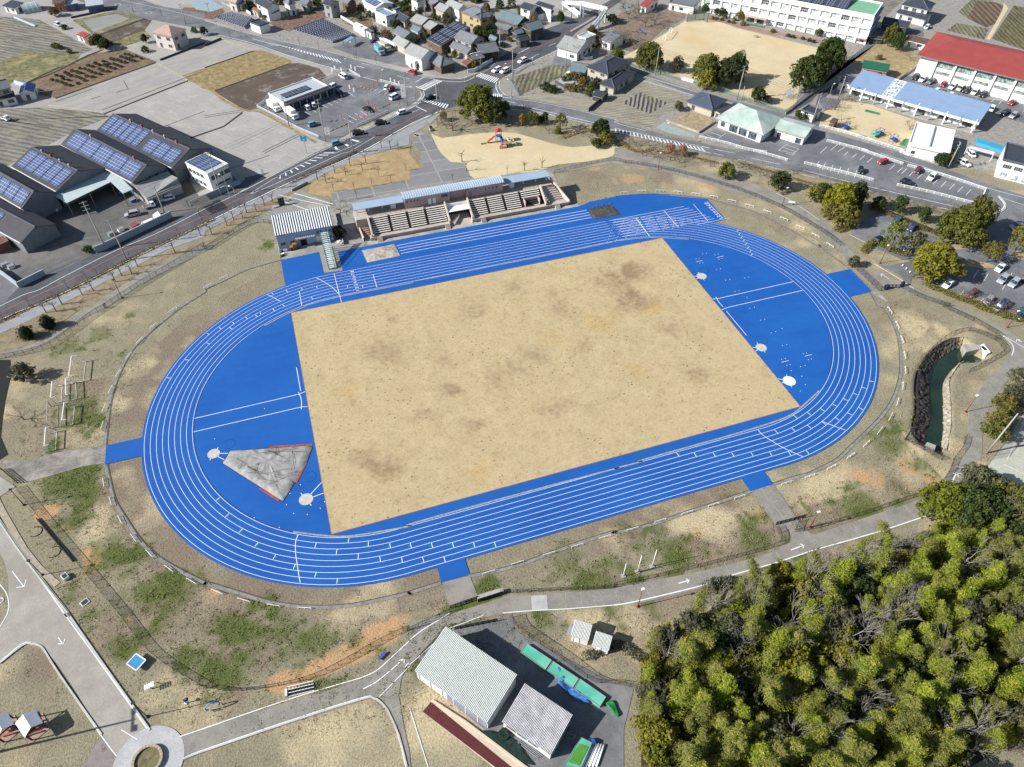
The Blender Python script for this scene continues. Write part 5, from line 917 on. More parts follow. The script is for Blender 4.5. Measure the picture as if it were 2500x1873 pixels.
house('30', "-170,900", "0,950", "190,770", 3., 4.2, 'hip', 'd', 'c', 'low dark roofed wing of the dark hipped house', 'house_wing', 'wing', None)
house('20', "1970,1020", "2090,1050", "2130,1010", 2.2, 2.8, 'shed', 'd', 'd', 'dark garden shed on the lower side of the dark hipped house', 'shed', 'shed', None, ov=.2)
house('30', "775,1092", "1060,1190", "1225,1082", 2.9, 5.4, 'hip', 'n', 'c', 'cream bungalow with navy hipped roof')
house('30', "1085,1190", "1140,1220", "1280,1110", 2.6, 3, 'shed', 'd', 'c', 'flat lean-to beside the navy roofed bungalow', 'shed', 'shed', None, ov=.1)
house('30', "270,55", "350,75", "520,0", 3.2, 4.4, 'gable', 'r', 'w', 'low white building with red roof by the school', 'school_annex', 'annex', None)
house('30', "590,30", "860,80", "900,10", 3.2, 3.3, 'flat', 'g', 'w', 'low flat roofed colonnade left of the school', 'school_annex', 'annex', None, ov=.2)
house('40', "890,45", "1180,110", "1325,55", 5.6, 8., 'hip', 'd', 'w', 'white two storey house with dark hipped roof above the gymnasium')
house('40', "830,130", "1150,215", "1190,160", 3, 4, 'shed', 'd', 'w', 'low dark front wing of the dark hipped house above the gymnasium', 'house_wing', 'wing', None)
house('40', "670,245", "960,300", "1010,250", 3.6, 5., 'gable', 'd', 'd', 'long dark roofed barn behind the school', 'barn', 'barn', None)
house('40', "545,400", "690,415", "760,330", 2.6, 2.7, 'flat', 'd', 'd', 'dark flat roofed shed against the school end wall', 'shed', 'shed', None, ov=.1)
house('40', "925,425", "1150,480", "1200,450", 2.6, 3.4, 'shed', 'm', 'w', 'low white changing hut with maroon roof', 'hut', 'hut', None, ov=.2)
house('40', "215,885", "330,915", "390,840", 3, 3.1, 'flat', 'd', 'w', 'small flat roofed porch at the left end of the kindergarten', 'porch', 'porch', None, ov=.1)
house('30', "2010,1195", "2150,1245", "2209,1180", 2.8, 2.9, 'flat', 'd', 'w', 'small flat roofed hut behind the community centre', 'hut', 'hut', None, ov=.1)
house('40', "110,1310", "175,1330", "205,1290", 2.2, 2.4, 'shed', 'm', 'b', 'small brown garden hut in the kindergarten yard', 'hut', 'hut', None, ov=.2)
# swimming pool
c = T("40 1900,1530")[0]; t = thing('paddling_pool', 'pool', 'bright blue paddling pool deck behind the white hall', (c.x, c.y, 0)); PB = M('pool_blue', (70, 180, 220), .5, .08)
q = [v-c for v in T("40 1710,1480 1750,1500 2060,1600 2040,1640 1700,1530", 1.)]; mb = MB(); q = [(v.x, v.y) for v in q]; q = q if sum(q[i-1][0]*q[i][1]-q[i][0]*q[i-1][1] for i in range(len(q))) > 0 else q[::-1]; mb.prism(q, 0, 1.); mb.build('deck', PB, t)
q = [v-c for v in T("40 1600,1590 1640,1575 1900,1640 1880,1665", 2.6)]; mb = MB(); q = [(v.x, v.y) for v in q]; q = q if sum(q[i-1][0]*q[i][1]-q[i][0]*q[i-1][1] for i in range(len(q))) > 0 else q[::-1]; mb.prism(q, 2.45, 2.6); [mb.box(x_-.08, y_-.08, 0, x_+.08, y_+.08, 2.45) for x_, y_ in q]; mb.build('shade_roof', M('shade_white', (220, 226, 232), .6), t)
# ---------- ground solar farms ----------
def solarfarm(s, n, desc):
    a, b, c_, d = T(s); o = (a+b+c_+d)/4; t = thing('solar_farm', 'solar panels', desc, (o.x, o.y, 0)); mb = MB(); fb = MB(); rows = []
    for k in range(n):
        p0 = a.lerp(d, (k+.15)/n); p1 = b.lerp(c_, (k+.15)/n); q0 = a.lerp(d, (k+.78)/n); q1 = b.lerp(c_, (k+.78)/n); z0 = Vector((-o.x, -o.y, .5)); z1 = Vector((-o.x, -o.y, 1.1))
        m2 = MB(); m2.faces([p0+z0, p1+z0, q1+z1, q0+z1], [(0, 1, 2, 3)])
        for i in range(1, 14): u = i/14; x0, x1 = (p0+z0).lerp(p1+z0, u), (q0+z1).lerp(q1+z1, u); w_ = (p1-p0).normalized()*.06; up = Vector((0, 0, .04)); m2.faces([x0-w_+up, x0+w_+up, x1+w_+up, x1-w_+up], [(0, 1, 2, 3)], 1)
        m2.bar(p0+z0, p1+z0, .12, .1, 1); m2.build('panel_row', [SCELLD, SLINE], t)
        for u in (0, .33, .66, 1): fb.bar((p0+z0).lerp(p1+z0, u)-Vector((0, 0, .5)), (p0+z0).lerp(p1+z0, u), .1)
    fb.build('frame', GALV, t)
solarfarm("10 950,335 1380,470 1620,395 1280,220", 13, 'large ground mounted solar farm of many rows')
solarfarm("10 105,205 440,320 520,215 290,150", 9, 'smaller ground mounted solar farm beside the white garage')
# ---------- pedestrian bridge ----------
WB = M('bridge_white', (228, 230, 230), .6, .08)
a, b = T("20 1850,50 2120,112", 5.2); o = Vector((a.x, a.y, 0)); t = thing('footbridge', 'footbridge', 'white pedestrian bridge with stairs over the road', o)
def span(p, q_, w_=2.): 
    p = p-o; q_ = q_-o; d = (q_-p); n = Vector((-d.y, d.x, 0)).normalized()*w_/2; mb = MB(); mb.bar(p, q_, w_, .35); 
    for s_ in (-1, 1): mb.bar(p+n*s_+Vector((0, 0, .6)), q_+n*s_+Vector((0, 0, .6)), .1, 1.1)
    return mb
span(a, b).build('deck', WB, t)
e1 = T("20 1660,40", 2.6)[0]; e0 = T("20 1830,180")[0]; span(a, e1, 1.8).build('stairs', WB, t); span(e1, e0+Vector((0, 0, .2)), 1.8).build('stairs', WB, t)
f1 = T("20 2040,230", 2.7)[0]; f0 = T("20 1940,350")[0]; span(b, f1, 1.6).build('stairs', WB, t); span(f1, f0+Vector((0, 0, .2)), 1.6).build('stairs', WB, t)
for p_ in (a, b, e1, f1, a.lerp(b, .12)): m2 = MB(); m2.bar((p_.x-o.x, p_.y-o.y, 0), (p_.x-o.x, p_.y-o.y, p_.z-.2), .5); m2.build('pier', WB, t)
# ---------- road markings ----------
rm = MB(); om = MB(); Z_ = .105
strip(om, smooth(T("01 -1500,2450 130,1657 690,1400 1350,1060 2209,675 11 490,435"), 3), .16, Z_); strip(om, T("10 1810,1480 2209,1300 20 0,1285 275,1155"), .16, Z_); strip(om, T("20 850,810 1400,510 1640,390 1900,230 2209,30"), .16, Z_)
strip(rm, T("11 0,665 490,435 780,270"), .0, Z_)
for s, wd in (("01 -1500,2600 0,1800 340,1657 740,1480 1370,1165 1780,965 2209,755 11 320,600 950,300 1640,10 10 2209,1345 20 350,1195", .3), ("11 0,600 330,450 780,215 1210,0 10 1540,1500 2209,1180 20 120,1100", .16), ("01 0,1650 260,1525 430,1470 690,1330 1270,1040 1680,870 2209,600", .16),
              ("11 490,435 780,255 1090,95 1270,5 10 1400,1657 1700,1530", .14), ("11 500,440 830,300 1160,150 1470,5 10 1560,1640 1830,1480", .14),
              ("10 0,350 480,460 900,600 1400,745 1800,860 2209,945 20 0,930", .22), ("10 0,225 400,345 940,475 1280,545 1600,635 2209,795 20 230,850", .14), ("10 510,420 800,500", .2), ("10 1640,715 1720,735", .3), ("10 1690,685 1775,705", .2), ("10 2070,820 2209,855", .16),
              ("20 65,890 165,830", .3), ("20 1500,1240 2209,1405 30 0,1425 600,1545 1040,1657", .18), ("20 1480,1235 1000,1165", .2), ("20 980,1080 1170,1120", .2), ("20 1180,1135 2000,1330", .22), ("20 1800,1290 1300,1195", .14), ("20 1110,1068 1500,1125 2209,1290 30 0,1325 340,1415", .14),
              ("30 0,1385 500,1495 1300,1657", .14), ("30 940,1580 1150,1630", .12), ("31 1070,0 1175,25", .16), ("31 1335,65 1495,103", .16), ("31 1655,142 1825,183", .16), ("31 1985,222 2155,262", .16), ("31 1475,52 1780,120", .14), ("31 2030,180 2209,228", .14),
              ("41 0,228 600,375 1180,510 1550,595", .18), ("41 110,300 255,340", .16), ("41 470,388 645,433", .16), ("41 840,485 1015,520", .16), ("41 1195,562 1385,605", .16), ("41 660,0 900,75 1350,220 1800,370 2209,480", .16), ("41 1920,465 2209,560", .14), ("41 1830,640 1930,625 1985,590 1990,540 1930,470", .3),
              ("30 190,790 400,850 900,1000", .2), ("30 230,850 850,1030", .2), ("20 720,820 870,740 960,640", .12), ("20 1000,850 1370,650 1600,540", .2), ("20 1170,580 1290,518", .3), ("20 1290,640 1400,580", .14), ("20 1500,500 1580,465", .14), ("20 1040,740 1090,710", .2), ("20 1080,790 1240,700", .2),
              ("20 940,890 930,940 960,1010 1000,1050 1100,1060", .25), ("20 975,880 965,930 990,990 1040,1030", .2), ("20 230,850 400,880 600,880 700,830", .22), ("20 330,830 420,850 550,850 720,790", .2), ("20 150,980 160,1030 130,1080", .22), ("20 120,985 128,1040 90,1095", .16),
              ("20 0,1175 110,1110", .16), ("20 70,1150 185,1205", .3), ("20 0,1230 110,1180", .15), ("11 0,750 320,598 950,295", .0), ("20 0,1360 300,1210", .2),
              ("03 0,665 280,1060 700,1657 04 700,10 1000,420 1590,1245", .18), ("04 0,525 240,330 350,320 430,340 480,400 640,660 1080,1300 1260,1540", .16), ("03 0,1335 70,1430 100,1560 80,1657 04 70,30 0,150", .14),
              ("04 1940,1330 14 0,1240 900,930 1500,750 1700,690 1850,620 2000,490 2209,295 24 0,290 140,180 430,0", .16), ("04 1985,1560 14 0,1470 1000,1130 1700,910 1820,905 1900,950 1960,1030 2080,1300 2170,1657", .16), ("24 0,555 200,380 300,290", .12), ("14 1710,815 1850,740 2000,620 2155,485", .16), ("14 2095,515 2155,485 2150,535", .16), ("14 1885,900 2209,570", .12), ("14 2160,580 2209,520", .12), ("24 800,20 600,100 430,160", .12), ("24 0,1020 200,1657", .12),
              ("33 0,1560 230,1520 900,1360 1290,1230 1750,1100 2209,945 43 0,950 600,780 1150,600", .2), ("43 1330,390 1400,300 1480,130", .2), ("23 1000,1645 1320,1620 1700,1600 2209,1560", .14), ("33 690,1325 800,1295", .2), ("33 770,1275 808,1293 785,1325", .18), ("33 1905,965 2040,915", .2), ("33 2000,900 2045,915 2030,945", .18), ("43 1440,140 1525,145", .16), ("43 1480,130 1505,185", .16), ("43 1520,105 1565,55", .16), ("43 1565,95 1580,135", .16), ("43 1370,280 1420,310", .16), ("43 1365,310 1420,280", .16), ("43 1480,70 1525,75", .12),
              ("41 590,1190 840,1340 1020,1460", .18), ("41 665,1300 750,1355", .16), ("41 670,1330 665,1300 705,1305", .16), ("31 1745,435 1850,480 1960,550 2060,615 2209,720", .12), ("42 1950,290 2209,440", .14), ("42 1960,300 2060,380 2095,450 2075,525", .18), ("42 2130,350 2185,380", .25), ("42 2125,375 2130,350 2160,352", .16), ("03 135,1195 260,1360", .16), ("03 180,1370 265,1360 285,1285", .16), ("04 630,260 680,330", .16), ("04 625,330 685,330 705,275", .16), ("04 1310,1255 1480,1360", .14),
              ("11 965,430 1390,550", .25), ("11 800,450 1100,520 1430,585", .2), ("11 830,510 1120,615", .2), ("00 1240,45 1290,42 1300,58 1250,62 1240,45", .14), ("00 1570,135 1620,130 1640,148 1590,155 1570,135", .14), ("00 1290,0 1800,110 2209,215 10 300,300", .14)):
    if wd: strip(rm, smooth(T(s), 3) if len(s.split()) > 4 else T(s), wd, Z_+.004)
# zebra crossings: quads (corner strings) with n stripes
def zebra(s, n, duty=.5):
    a, b, c_, d = T(s)
    for k in range(n): u0 = (k+.2)/n; u1 = (k+.2+duty)/n; rm.faces([Vector((p.x, p.y, Z_+.006)) for p in (a.lerp(b, u0), a.lerp(b, u1), d.lerp(c_, u1), d.lerp(c_, u0))], [(0, 1, 2, 3)])
zebra("20 710,825 920,900 975,850 775,790", 10); zebra("20 70,960 200,855 365,880 180,985", 9) if 0 else zebra("20 75,950 270,860 360,880 165,980", 9); zebra("20 120,1085 400,1180 430,1130 170,1080", 10); zebra("20 900,1085 990,1105 1005,1020 900,1010", 5)
zebra("10 570,430 1480,685 1480,650 640,440", 26, .45) if 0 else zebra("10 720,470 1490,690 1440,645 760,475", 22, .45)
zebra("11 790,285 1500,-60 1370,-50 800,250", 11, .2); zebra("10 1400,1640 1740,1500 1640,1480 1380,1600", 3, .2); zebra("30 0,1450 1020,1640 1040,1610 0,1385", 26, .35) if 0 else zebra("30 0,1430 1000,1645 960,1600 0,1390", 24, .35)
for s in ("10 1610,935 1770,875", "10 1345,1425 1530,1345"): strip(om, T(s), .16, Z_+.01)
# car park bays
for s in ("10 1815,990 1885,950", "10 1875,1005 1935,965", "10 1935,1020 2000,980", "10 1550,1250 1640,1300", "10 1615,1225 1700,1275", "10 1675,1200 1750,1245", "10 1500,1280 1600,1330", "10 1230,1120 1330,1165", "10 1290,1095 1380,1140", "10 1340,1075 1440,1115", "10 1400,1055 1480,1090", "10 1060,1200 1140,1240", "10 1000,1225 1070,1260", "10 1545,1000 1610,1045", "10 1150,1190 1210,1215",
          "40 10,1657 80,1590", "41 270,20 310,-15", "41 355,48 405,5", "41 435,72 490,22", "41 515,98 575,50", "41 755,178 815,125", "41 838,207 900,155", "41 885,222 945,165", "41 968,248 1010,200", "41 1052,278 1110,225", "41 1140,305 1165,270", "41 1225,335 1285,275", "41 1312,363 1370,300", "41 1402,392 1460,330", "41 1490,420 1548,360", "41 1582,450 1638,390", "41 35,178 65,105", "41 115,200 148,125", "41 200,222 235,145", "41 285,240 318,162", "41 375,262 405,185", "41 1725,530 1790,395", "31 2180,130 2209,85", "31 1850,0 1920,22 1945,0", "40 120,1625 200,1560", "40 200,1640 275,1590",
          "40 1850,1110 1890,1070", "40 1935,1130 1965,1090", "30 990,1455 1110,1505 1200,1440", "30 1035,1430 1150,1470", "30 1770,1625 1850,1565 1990,1610 1930,1657 1770,1625", "30 1810,1590 1960,1640", "41 1660,1345 1715,1262", "41 1765,1390 1820,1302", "41 1320,1475 1370,1410", "41 1500,1560 1560,1480", "41 1735,1600 1780,1560", "41 1975,1470 2080,1290", "41 320,875 520,975"):
    strip(rm, T(s), .14, Z_+.006)
struct(rm.build('road_markings', LINE)); struct(om.build('road_markings', ORANGE))
# ================= TREES =================
def leafmat(name, cols, rnd=.12):
    m, nt, p = nodes(name); tc = N(nt, 'TexCoord'); v = tc.outputs['Object']; oi = N(nt, 'ObjectInfo')
    r = N(nt, 'ValToRGB'); L(nt, noise(nt, v, 1.1, 3, .7), r.inputs[0]); e = r.color_ramp.elements
    e[0].position = .3; e[0].color = (*alb(cols[0]), 1); e[1].position = .7; e[1].color = (*alb(cols[2]), 1); q = e.new(.5); q.color = (*alb(cols[1]), 1)
    hs = N(nt, 'HueSaturation'); L(nt, r.outputs[0], hs.inputs['Color'])
    for nm, a, b in (('Hue', .5-rnd*.14, .5+rnd*.1), ('Value', 1-rnd*1.8, 1+rnd*1.8), ('Saturation', .85, 1.05)):
        mr = N(nt, 'MapRange'); L(nt, oi.outputs['Random'], mr.inputs[0]); mr.inputs[3].default_value = a; mr.inputs[4].default_value = b; L(nt, mr.outputs[0], hs.inputs[nm])
    L(nt, hs.outputs[0], p.inputs['Base Color']); p.inputs['Roughness'].default_value = .6; p.inputs['Specular IOR Level'].default_value = .2
    tr = N(nt, 'BsdfTranslucent'); L(nt, hs.outputs[0], tr.inputs[0]); mx = N(nt, 'MixShader', i_0=.32); out = nt.nodes['Material Output']
    L(nt, p.outputs[0], mx.inputs[1]); L(nt, tr.outputs[0], mx.inputs[2]); L(nt, mx.outputs[0], out.inputs[0]); return m
LEAF = {'c': leafmat('camphor_leaf', ((84, 92, 36), (114, 120, 44), (146, 144, 58))), 'd': leafmat('dark_leaf', ((48, 66, 32), (72, 88, 42), (104, 112, 54))), 'y': leafmat('yellow_leaf', ((106, 108, 32), (140, 138, 42), (168, 158, 56))),
        'b': leafmat('bamboo_leaf', ((108, 128, 46), (154, 164, 62), (204, 196, 88)), .1), 'o': leafmat('brown_leaf', ((124, 104, 60), (156, 128, 74), (178, 148, 88))), 'a': leafmat('autumn_leaf', ((176, 128, 84), (208, 154, 104), (220, 174, 124))), 'k': leafmat('cypress_leaf', ((30, 38, 24), (44, 52, 30), (60, 64, 36))), 'h': leafmat('hedge_leaf', ((104, 102, 46), (134, 126, 58), (150, 138, 70))), 's': leafmat('grey_leaf', ((80, 84, 62), (104, 106, 78), (132, 130, 100)))}
BARK = M('bark', (128, 112, 94), .9, .25, 2.); BARKW = M('pale_bark', (186, 180, 170), .85, .2, 2.); BARKG = M('grey_bark', (140, 128, 118), .9, .25, 2.)
def quads(cs, ns, size, asp, rng):
    n = len(cs); r = rng.normal(size=(n, 3)); t = np.cross(ns, r); t /= np.linalg.norm(t, axis=1)[:, None]+1e-9; b = np.cross(ns, t); s = size*(.6+.8*rng.rand(n))[:, None]
    return np.stack([cs-t*s, cs-b*s*asp, cs+t*s, cs+b*s*asp], 1).reshape(-1, 3)
def leafmesh(name, V, mat):
    n = len(V)//4; me = bpy.data.meshes.new(name); me.vertices.add(n*4); me.vertices.foreach_set('co', V.astype(np.float32).ravel()); me.loops.add(n*4); me.loops.foreach_set('vertex_index', np.arange(n*4, dtype=np.int32))
    me.polygons.add(n); me.polygons.foreach_set('loop_start', np.arange(0, n*4, 4, dtype=np.int32)); me.polygons.foreach_set('loop_total', np.full(n, 4, np.int32)); me.update(); me.materials.append(mat); return me
def crown(R, Hc, z0, ncl, rcl, nl, leaf, mat, seed, gap=.0, shape=1., low=-.35):
    """foliage clumps set over an uneven crown, each clump a ball of leaf sprays"""
    rng = np.random.RandomState(seed); P = []; NN = []; k = 0; lob = [(rng.rand()*2*pi, .75+.5*rng.rand()) for _ in range(5)]
    for i in range(ncl):
        u = low+(1-low)*((i+.5)/ncl); th = i*2.399963+rng.rand()*.5; rr = math.sqrt(max(0, 1-u*u))**shape
        bulge = .84+.19*sin(3*th+seed+u*2)+.13*sin(5*th+u*5+seed*2)
        dep = 1 if rng.rand() > .22 else .45+.4*rng.rand()
        if rng.rand() < gap: continue
        c = np.array([R*rr*cos(th)*bulge*dep, R*rr*sin(th)*bulge*dep, z0+Hc*(u-low)/(1-low)*(.92+.12*rng.rand())*dep**.3]); rc = rcl*(.5+.9*rng.rand())
        d = rng.normal(size=(nl, 3)); d[:, 2] += .55; d /= np.linalg.norm(d, axis=1)[:, None]; rad = rc*(.55+.5*rng.rand(nl)**.5)
        P.append(c+d*rad[:, None]*np.array([1, 1, .8])); nn = d+rng.normal(size=(nl, 3))*.45; NN.append(nn/np.linalg.norm(nn, axis=1)[:, None])
    return leafmesh('crown', quads(np.concatenate(P), np.concatenate(NN), leaf, .62, rng), mat)
def branches(mb, p, d, l, r, depth, rng, spread=.6, up=.15, kids=(3, 3), minr=.02, sides=4, ends=None):
    q = p+d*l*.5+Vector(rng.normal(size=3))*l*.05; e = q+(d+Vector((0, 0, up*.5))).normalized()*l*.5
    mb.tube([p, q, e], r, sides, 0, r*.6, cap=False)
    if depth == 0:
        if ends is not None: ends.append(e)
        return
    for k in range(rng.randint(kids[0], kids[1]+1)):
        ang = 2*pi*k/kids[1]+rng.rand()*1.5; x = d.orthogonal().normalized(); x.rotate(Matrix.Rotation(ang, 3, d)); nd = (d+x*spread*(.7+.6*rng.rand())+Vector((0, 0, up))).normalized()
        s = e if k < 2 else q; branches(mb, s, nd, l*(.62+.2*rng.rand()), max(minr, r*.58), depth-1, rng, spread, up, kids, minr, max(3, sides-1), ends)
def barkmesh(kind, seed, mat):
    rng = np.random.RandomState(seed); mb = MB(); o = Vector((0, 0, 0))
    if kind == 'spread': mb.tube([(0, 0, -.1), (.05, 0, 1.), (.1, .05, 1.6)], .2, 6, 0, .15, cap=False); [branches(mb, Vector((.1, .05, 1.3)), Vector((cos(a), sin(a), .65)).normalized(), 1.7, .11, 4, rng, .55, .06, (2, 3), .028) for a in (0.3, 1.7, 2.9, 4.1, 5.3)]
    if kind == 'pruned': mb.tube([(0, 0, -.1), (0, .05, 1.4), (.05, 0, 2.4)], .13, 6, 0, .09, cap=False); [branches(mb, Vector((.04, 0, 1.6+.22*i)), Vector((cos(a), sin(a), .7)).normalized(), .8, .07, 1, rng, .5, .2, (2, 3), .045) for i, a in enumerate((0., 2.2, 4.2, 1., 3.2))]
    if kind == 'tall': mb.tube([(0, 0, -.1), (.1, 0, 3), (.15, .1, 5.5)], .16, 6, 0, .1, cap=False); [branches(mb, Vector((.1, 0, 2.6+.5*i)), Vector((cos(a)*.6, sin(a)*.6, 1.)).normalized(), 1.7, .055, 4, rng, .38, .2, (2, 3), .016) for i, a in enumerate((.5, 2.4, 4.4, 1.4, 3.4, 5.4))]
    if kind == 'trunk': mb.tube([(0, 0, -.1), (.02, 0, .5), (0, .02, 1.)], .055, 7, 0, .035, cap=False); [mb.tube([(0, 0, .55+.05*i), (cos(a)*.22, sin(a)*.22, .9)], .025, 5, 0, .01, cap=False) for i, a in enumerate((0, 1.6, 3.1, 4.7))]
    if kind == 'shrub': [branches(mb, o, Vector((cos(a)*.8, sin(a)*.8, .8)).normalized(), .6, .035, 3, rng, .6, .1, (2, 3), .018) for a in np.arange(0, 6.2, .8)]
    return mb.mesh('branches' if kind != 'trunk' else 'trunk', mat)
PRO = {}
def protos(key, n, f):
    if key not in PRO: PRO[key] = [f(i) for i in range(n)]
    return PRO[key]
CRN = {'L': lambda s, m: crown(6, 7.4, 2.4, 130, 1.35, 62, .36, m, s), 'M': lambda s, m: crown(3.4, 4.2, 1.5, 62, .95, 56, .27, m, s), 'S': lambda s, m: crown(2, 2.6, .9, 30, .72, 56, .2, m, s),
      'P': lambda s, m: crown(3.8, 4.6, 3., 44, .95, 40, .26, m, s, .18), 'K': lambda s, m: crown(1.75, 3.2, .1, 90, .42, 60, .09, m, s, 0, .9, -.8), 'B': lambda s, m: crown(1., 1.2, .15, 16, .42, 50, .13, m, s)}
CS = {'L': (6, 9.9), 'M': (3.4, 5.7), 'S': (2, 3.5), 'P': (3.8, 7.6), 'K': (1.75, 3.4), 'B': (1, 1.35)}
TR_ = barkmesh('trunk', 1, BARK)
def tree(tc, uv, cls, R, H, col, desc, name='evergreen_tree', cat='tree', grp='evergreen trees'):
    p = T(f"{tc} {uv}", H*.6)[0]; r0, h0 = CS[cls]; ms = protos((cls, col), 2 if cls != 'B' else 3, lambda i: CRF(cls, i, col)); me = ms[len(TH) % len(ms)]
    t = thing(name, cat, desc, (p.x, p.y, 0), RNG.rand()*6.28, grp); c = link('crown', me, t); c.scale = (R/r0, R/r0, H/h0)
    b = link('trunk', TR_, t); b.scale = (R*1.4, R*1.4, H*.62); return t
def CRF(cls, i, col): return CRN[cls](3+i*17+ord(col[0]), LEAF[col])
D_ = {'c': 'olive green', 'd': 'dark green', 'y': 'yellow green', 's': 'grey green', 'o': 'brownish', 'k': 'very dark', 'a': 'orange brown', 'h': 'olive', 'b': 'bright green'}
for row in """20 740,1080 L 6.3 11 c|20 930,1170 M 4.4 8.5 d|20 840,1240 S 2.5 4.5 y|30 385,590 L 5.3 9.5 c|30 1010,720 L 4.6 10.5 c|30 1240,760 L 5 10 d|30 1330,700 M 3.4 10 d|30 1010,850 M 3.4 7 y|30 1555,1010 M 2.6 5.5 d|30 680,690 S 2.4 5.5 s|30 1650,1070 S 1.4 3 s
30 2110,770 L 6.2 12 d|40 130,560 L 5.6 12 d|40 0,700 M 4 9 d|40 780,370 M 2.6 8 c|40 860,440 M 2.4 6.5 d|40 650,615 B 1.3 1.8 h
31 1215,178 S 2.5 4.8 c|31 1795,285 S 2.9 5.6 d|31 2190,420 S 2.5 5 y|41 45,420 M 3 5.8 d|41 250,480 L 4.3 10 y|41 290,650 M 3.4 6.5 y|41 410,450 M 3. 9 d|41 120,620 S 2 5 y|41 655,530 S 2.1 4.2 d|41 880,540 S 1.9 5.2 d|41 1140,650 S 1.7 4.6 d|41 1600,770 L 5.6 10.5 c|41 1720,650 M 3.8 11 c|41 1390,730 S 2.2 7 d|41 830,880 P 3.2 9.5 c|41 1040,960 P 2.8 8 c|41 1280,1140 L 5.6 9.2 y|41 1870,1050 P 2.6 6.5 y|41 2190,920 P 3.6 8.5 y|41 380,1160 S 1.5 3. s
42 2160,770 P 2.6 5.5 s|42 2110,950 S 2.2 4.5 s|42 2020,1040 S 2.2 4.2 y|42 1950,1225 S 2.3 4.6 y|42 1920,1310 S 2.4 4.2 c|43 1730,210 M 3.3 6.5 s|43 1930,310 M 2.9 6 s|43 1400,440 L 4.2 9 c|43 1640,520 L 4.6 10 d|43 1850,560 L 4 9 d|43 2130,500 L 4.6 10 c|43 1800,440 M 3.4 8 d
02 235,700 S 2.4 4. s|20 1218,1290 S 1.2 3.9 o|20 1310,1250 S 1.1 4 c|20 1365,1280 S 1.2 4.2 c|20 1460,1260 S 1.2 3.6 d|20 1415,1290 S 1 3 d|20 1630,1300 P 2.5 6 c|20 1600,1400 B 1.2 2.4 y|20 2065,1380 M 3 6 d|20 2110,1490 S 2.2 3.8 y|20 2020,1540 S 1.8 3 d|20 365,1250 S 1.3 3 h
20 390,195 S 2 4.5 s|20 450,240 S 1.8 4 s|20 740,325 S 2.2 4 d|20 840,330 M 3 5 d|20 900,370 S 2 4 d|20 380,585 B 1.3 2.4 d|20 485,580 S 1.2 3.4 c|20 830,600 S 2 3.6 d|20 700,690 S 1.4 3.4 c|20 720,645 S 1.2 3. d|20 1770,940 B 1.7 2.6 h|20 1830,950 B 1.6 2.4 c|20 1700,930 B 1.2 2 o|20 1470,930 B 2 2.6 d|20 1540,955 B 1.9 2.4 d|20 1945,990 S 1.4 3 c|20 2110,1015 S 1.2 2.8 d|20 1630,180 S 1.5 5 d|20 2190,200 S 2 4 d|20 2209,640 S 1.8 4 c
00 2190,330 S 1.6 3.4 d|00 1555,410 S 1.4 3.4 k|00 1040,430 M 2.7 4.6 d|00 1130,470 M 2.6 4.2 d|00 590,490 B 1.4 1.8 d|00 635,500 B 1.4 1.8 c|00 745,550 B 1.3 1.6 h|00 580,120 S 2.2 3.6 s|00 1560,530 B 1.5 2 d|00 2090,320 B 1.2 2 d|00 690,290 B 1.4 1.6 d
10 2080,250 S 1.6 3.4 d|10 2120,340 S 2.2 4 d|10 1820,330 S 2 3.4 s|10 1950,370 S 2.4 3.6 o|10 480,40 S 2 3.6 s|10 640,180 B 1.2 1.8 h|10 1210,30 S 2 4 d|10 2180,20 S 2 4 d
30 990,75 S 1.9 4 d|30 1110,120 S 1.5 3 d|30 1175,120 S 1.8 3.6 d|30 1365,160 S 1.7 3.8 c|30 1385,250 B 1.1 1.8 o|30 1300,200 B 1.1 1.5 h|30 1200,180 B 1 1.4 c|40 0,350 S 1.4 2.8 s|30 30,590 M 2.6 5 c|30 1990,1230 B 1.3 2.4 d|30 2060,1255 B 1.3 2.4 d|41 1330,60 M 2.2 4 d|41 1400,30 S 1.8 4 c|11 1440,850 S 1.8 3.6 k|30 700,1140 S 1.6 3 s|01 945,1030 S 1.3 1.9 d|40 1420,1640 S 1.4 2 d
20 250,400 B 1.2 2.2 d|20 560,300 B 1.4 2 d|20 620,600 B 1 1.8 c|20 1000,480 B 1.2 2 d|20 1080,420 B 1.2 1.8 h|30 1065,188 B .8 1 c|30 1105,196 B .8 1 c|30 1160,208 B .8 1 d|30 1235,228 B .8 1 d|30 1285,240 B .8 1 c|30 1710,330 B 1.2 1.3 h|30 1880,380 B .9 1.1 d|30 1930,392 B .9 1.1 d|30 2035,412 B .9 1.1 d|30 2105,430 B .9 1.1 d|30 2150,445 B .9 1.1 d""".replace('\n', '|').split('|'):
    tc, uv, cls, R, H, col = row.split(); R, H = float(R), float(H)
    sh = R < 1.5 and cls == 'B'; bush = cls == 'B'
    sz = 'huge' if R > 5.5 else 'large' if R > 4 else 'mid sized' if R > 2.3 else 'small'
    tree(tc, uv, cls, R, H, col, ('round '+D_[col]+' shrub') if bush else f"{sz} {D_[col]} {'open crowned ' if cls == 'P' else ''}tree", 'shrub' if bush else 'evergreen_tree', 'shrub' if bush else 'tree', 'clipped shrubs' if bush else 'evergreen trees')
for uv in ("495,150", "262,262"): t = tree('02', uv, 'K', 1.75, 3.5, 'k', 'dark egg shaped clipped topiary bush', 'topiary', 'topiary', 'topiary bushes'); mb = MB(); mb.lathe([(.1, .05), (1.2, .4), (1.55, 1.3), (1.3, 2.3), (.7, 3.05), (.1, 3.25)], 16); mb.build('inner_crown', LEAF['k'], t)
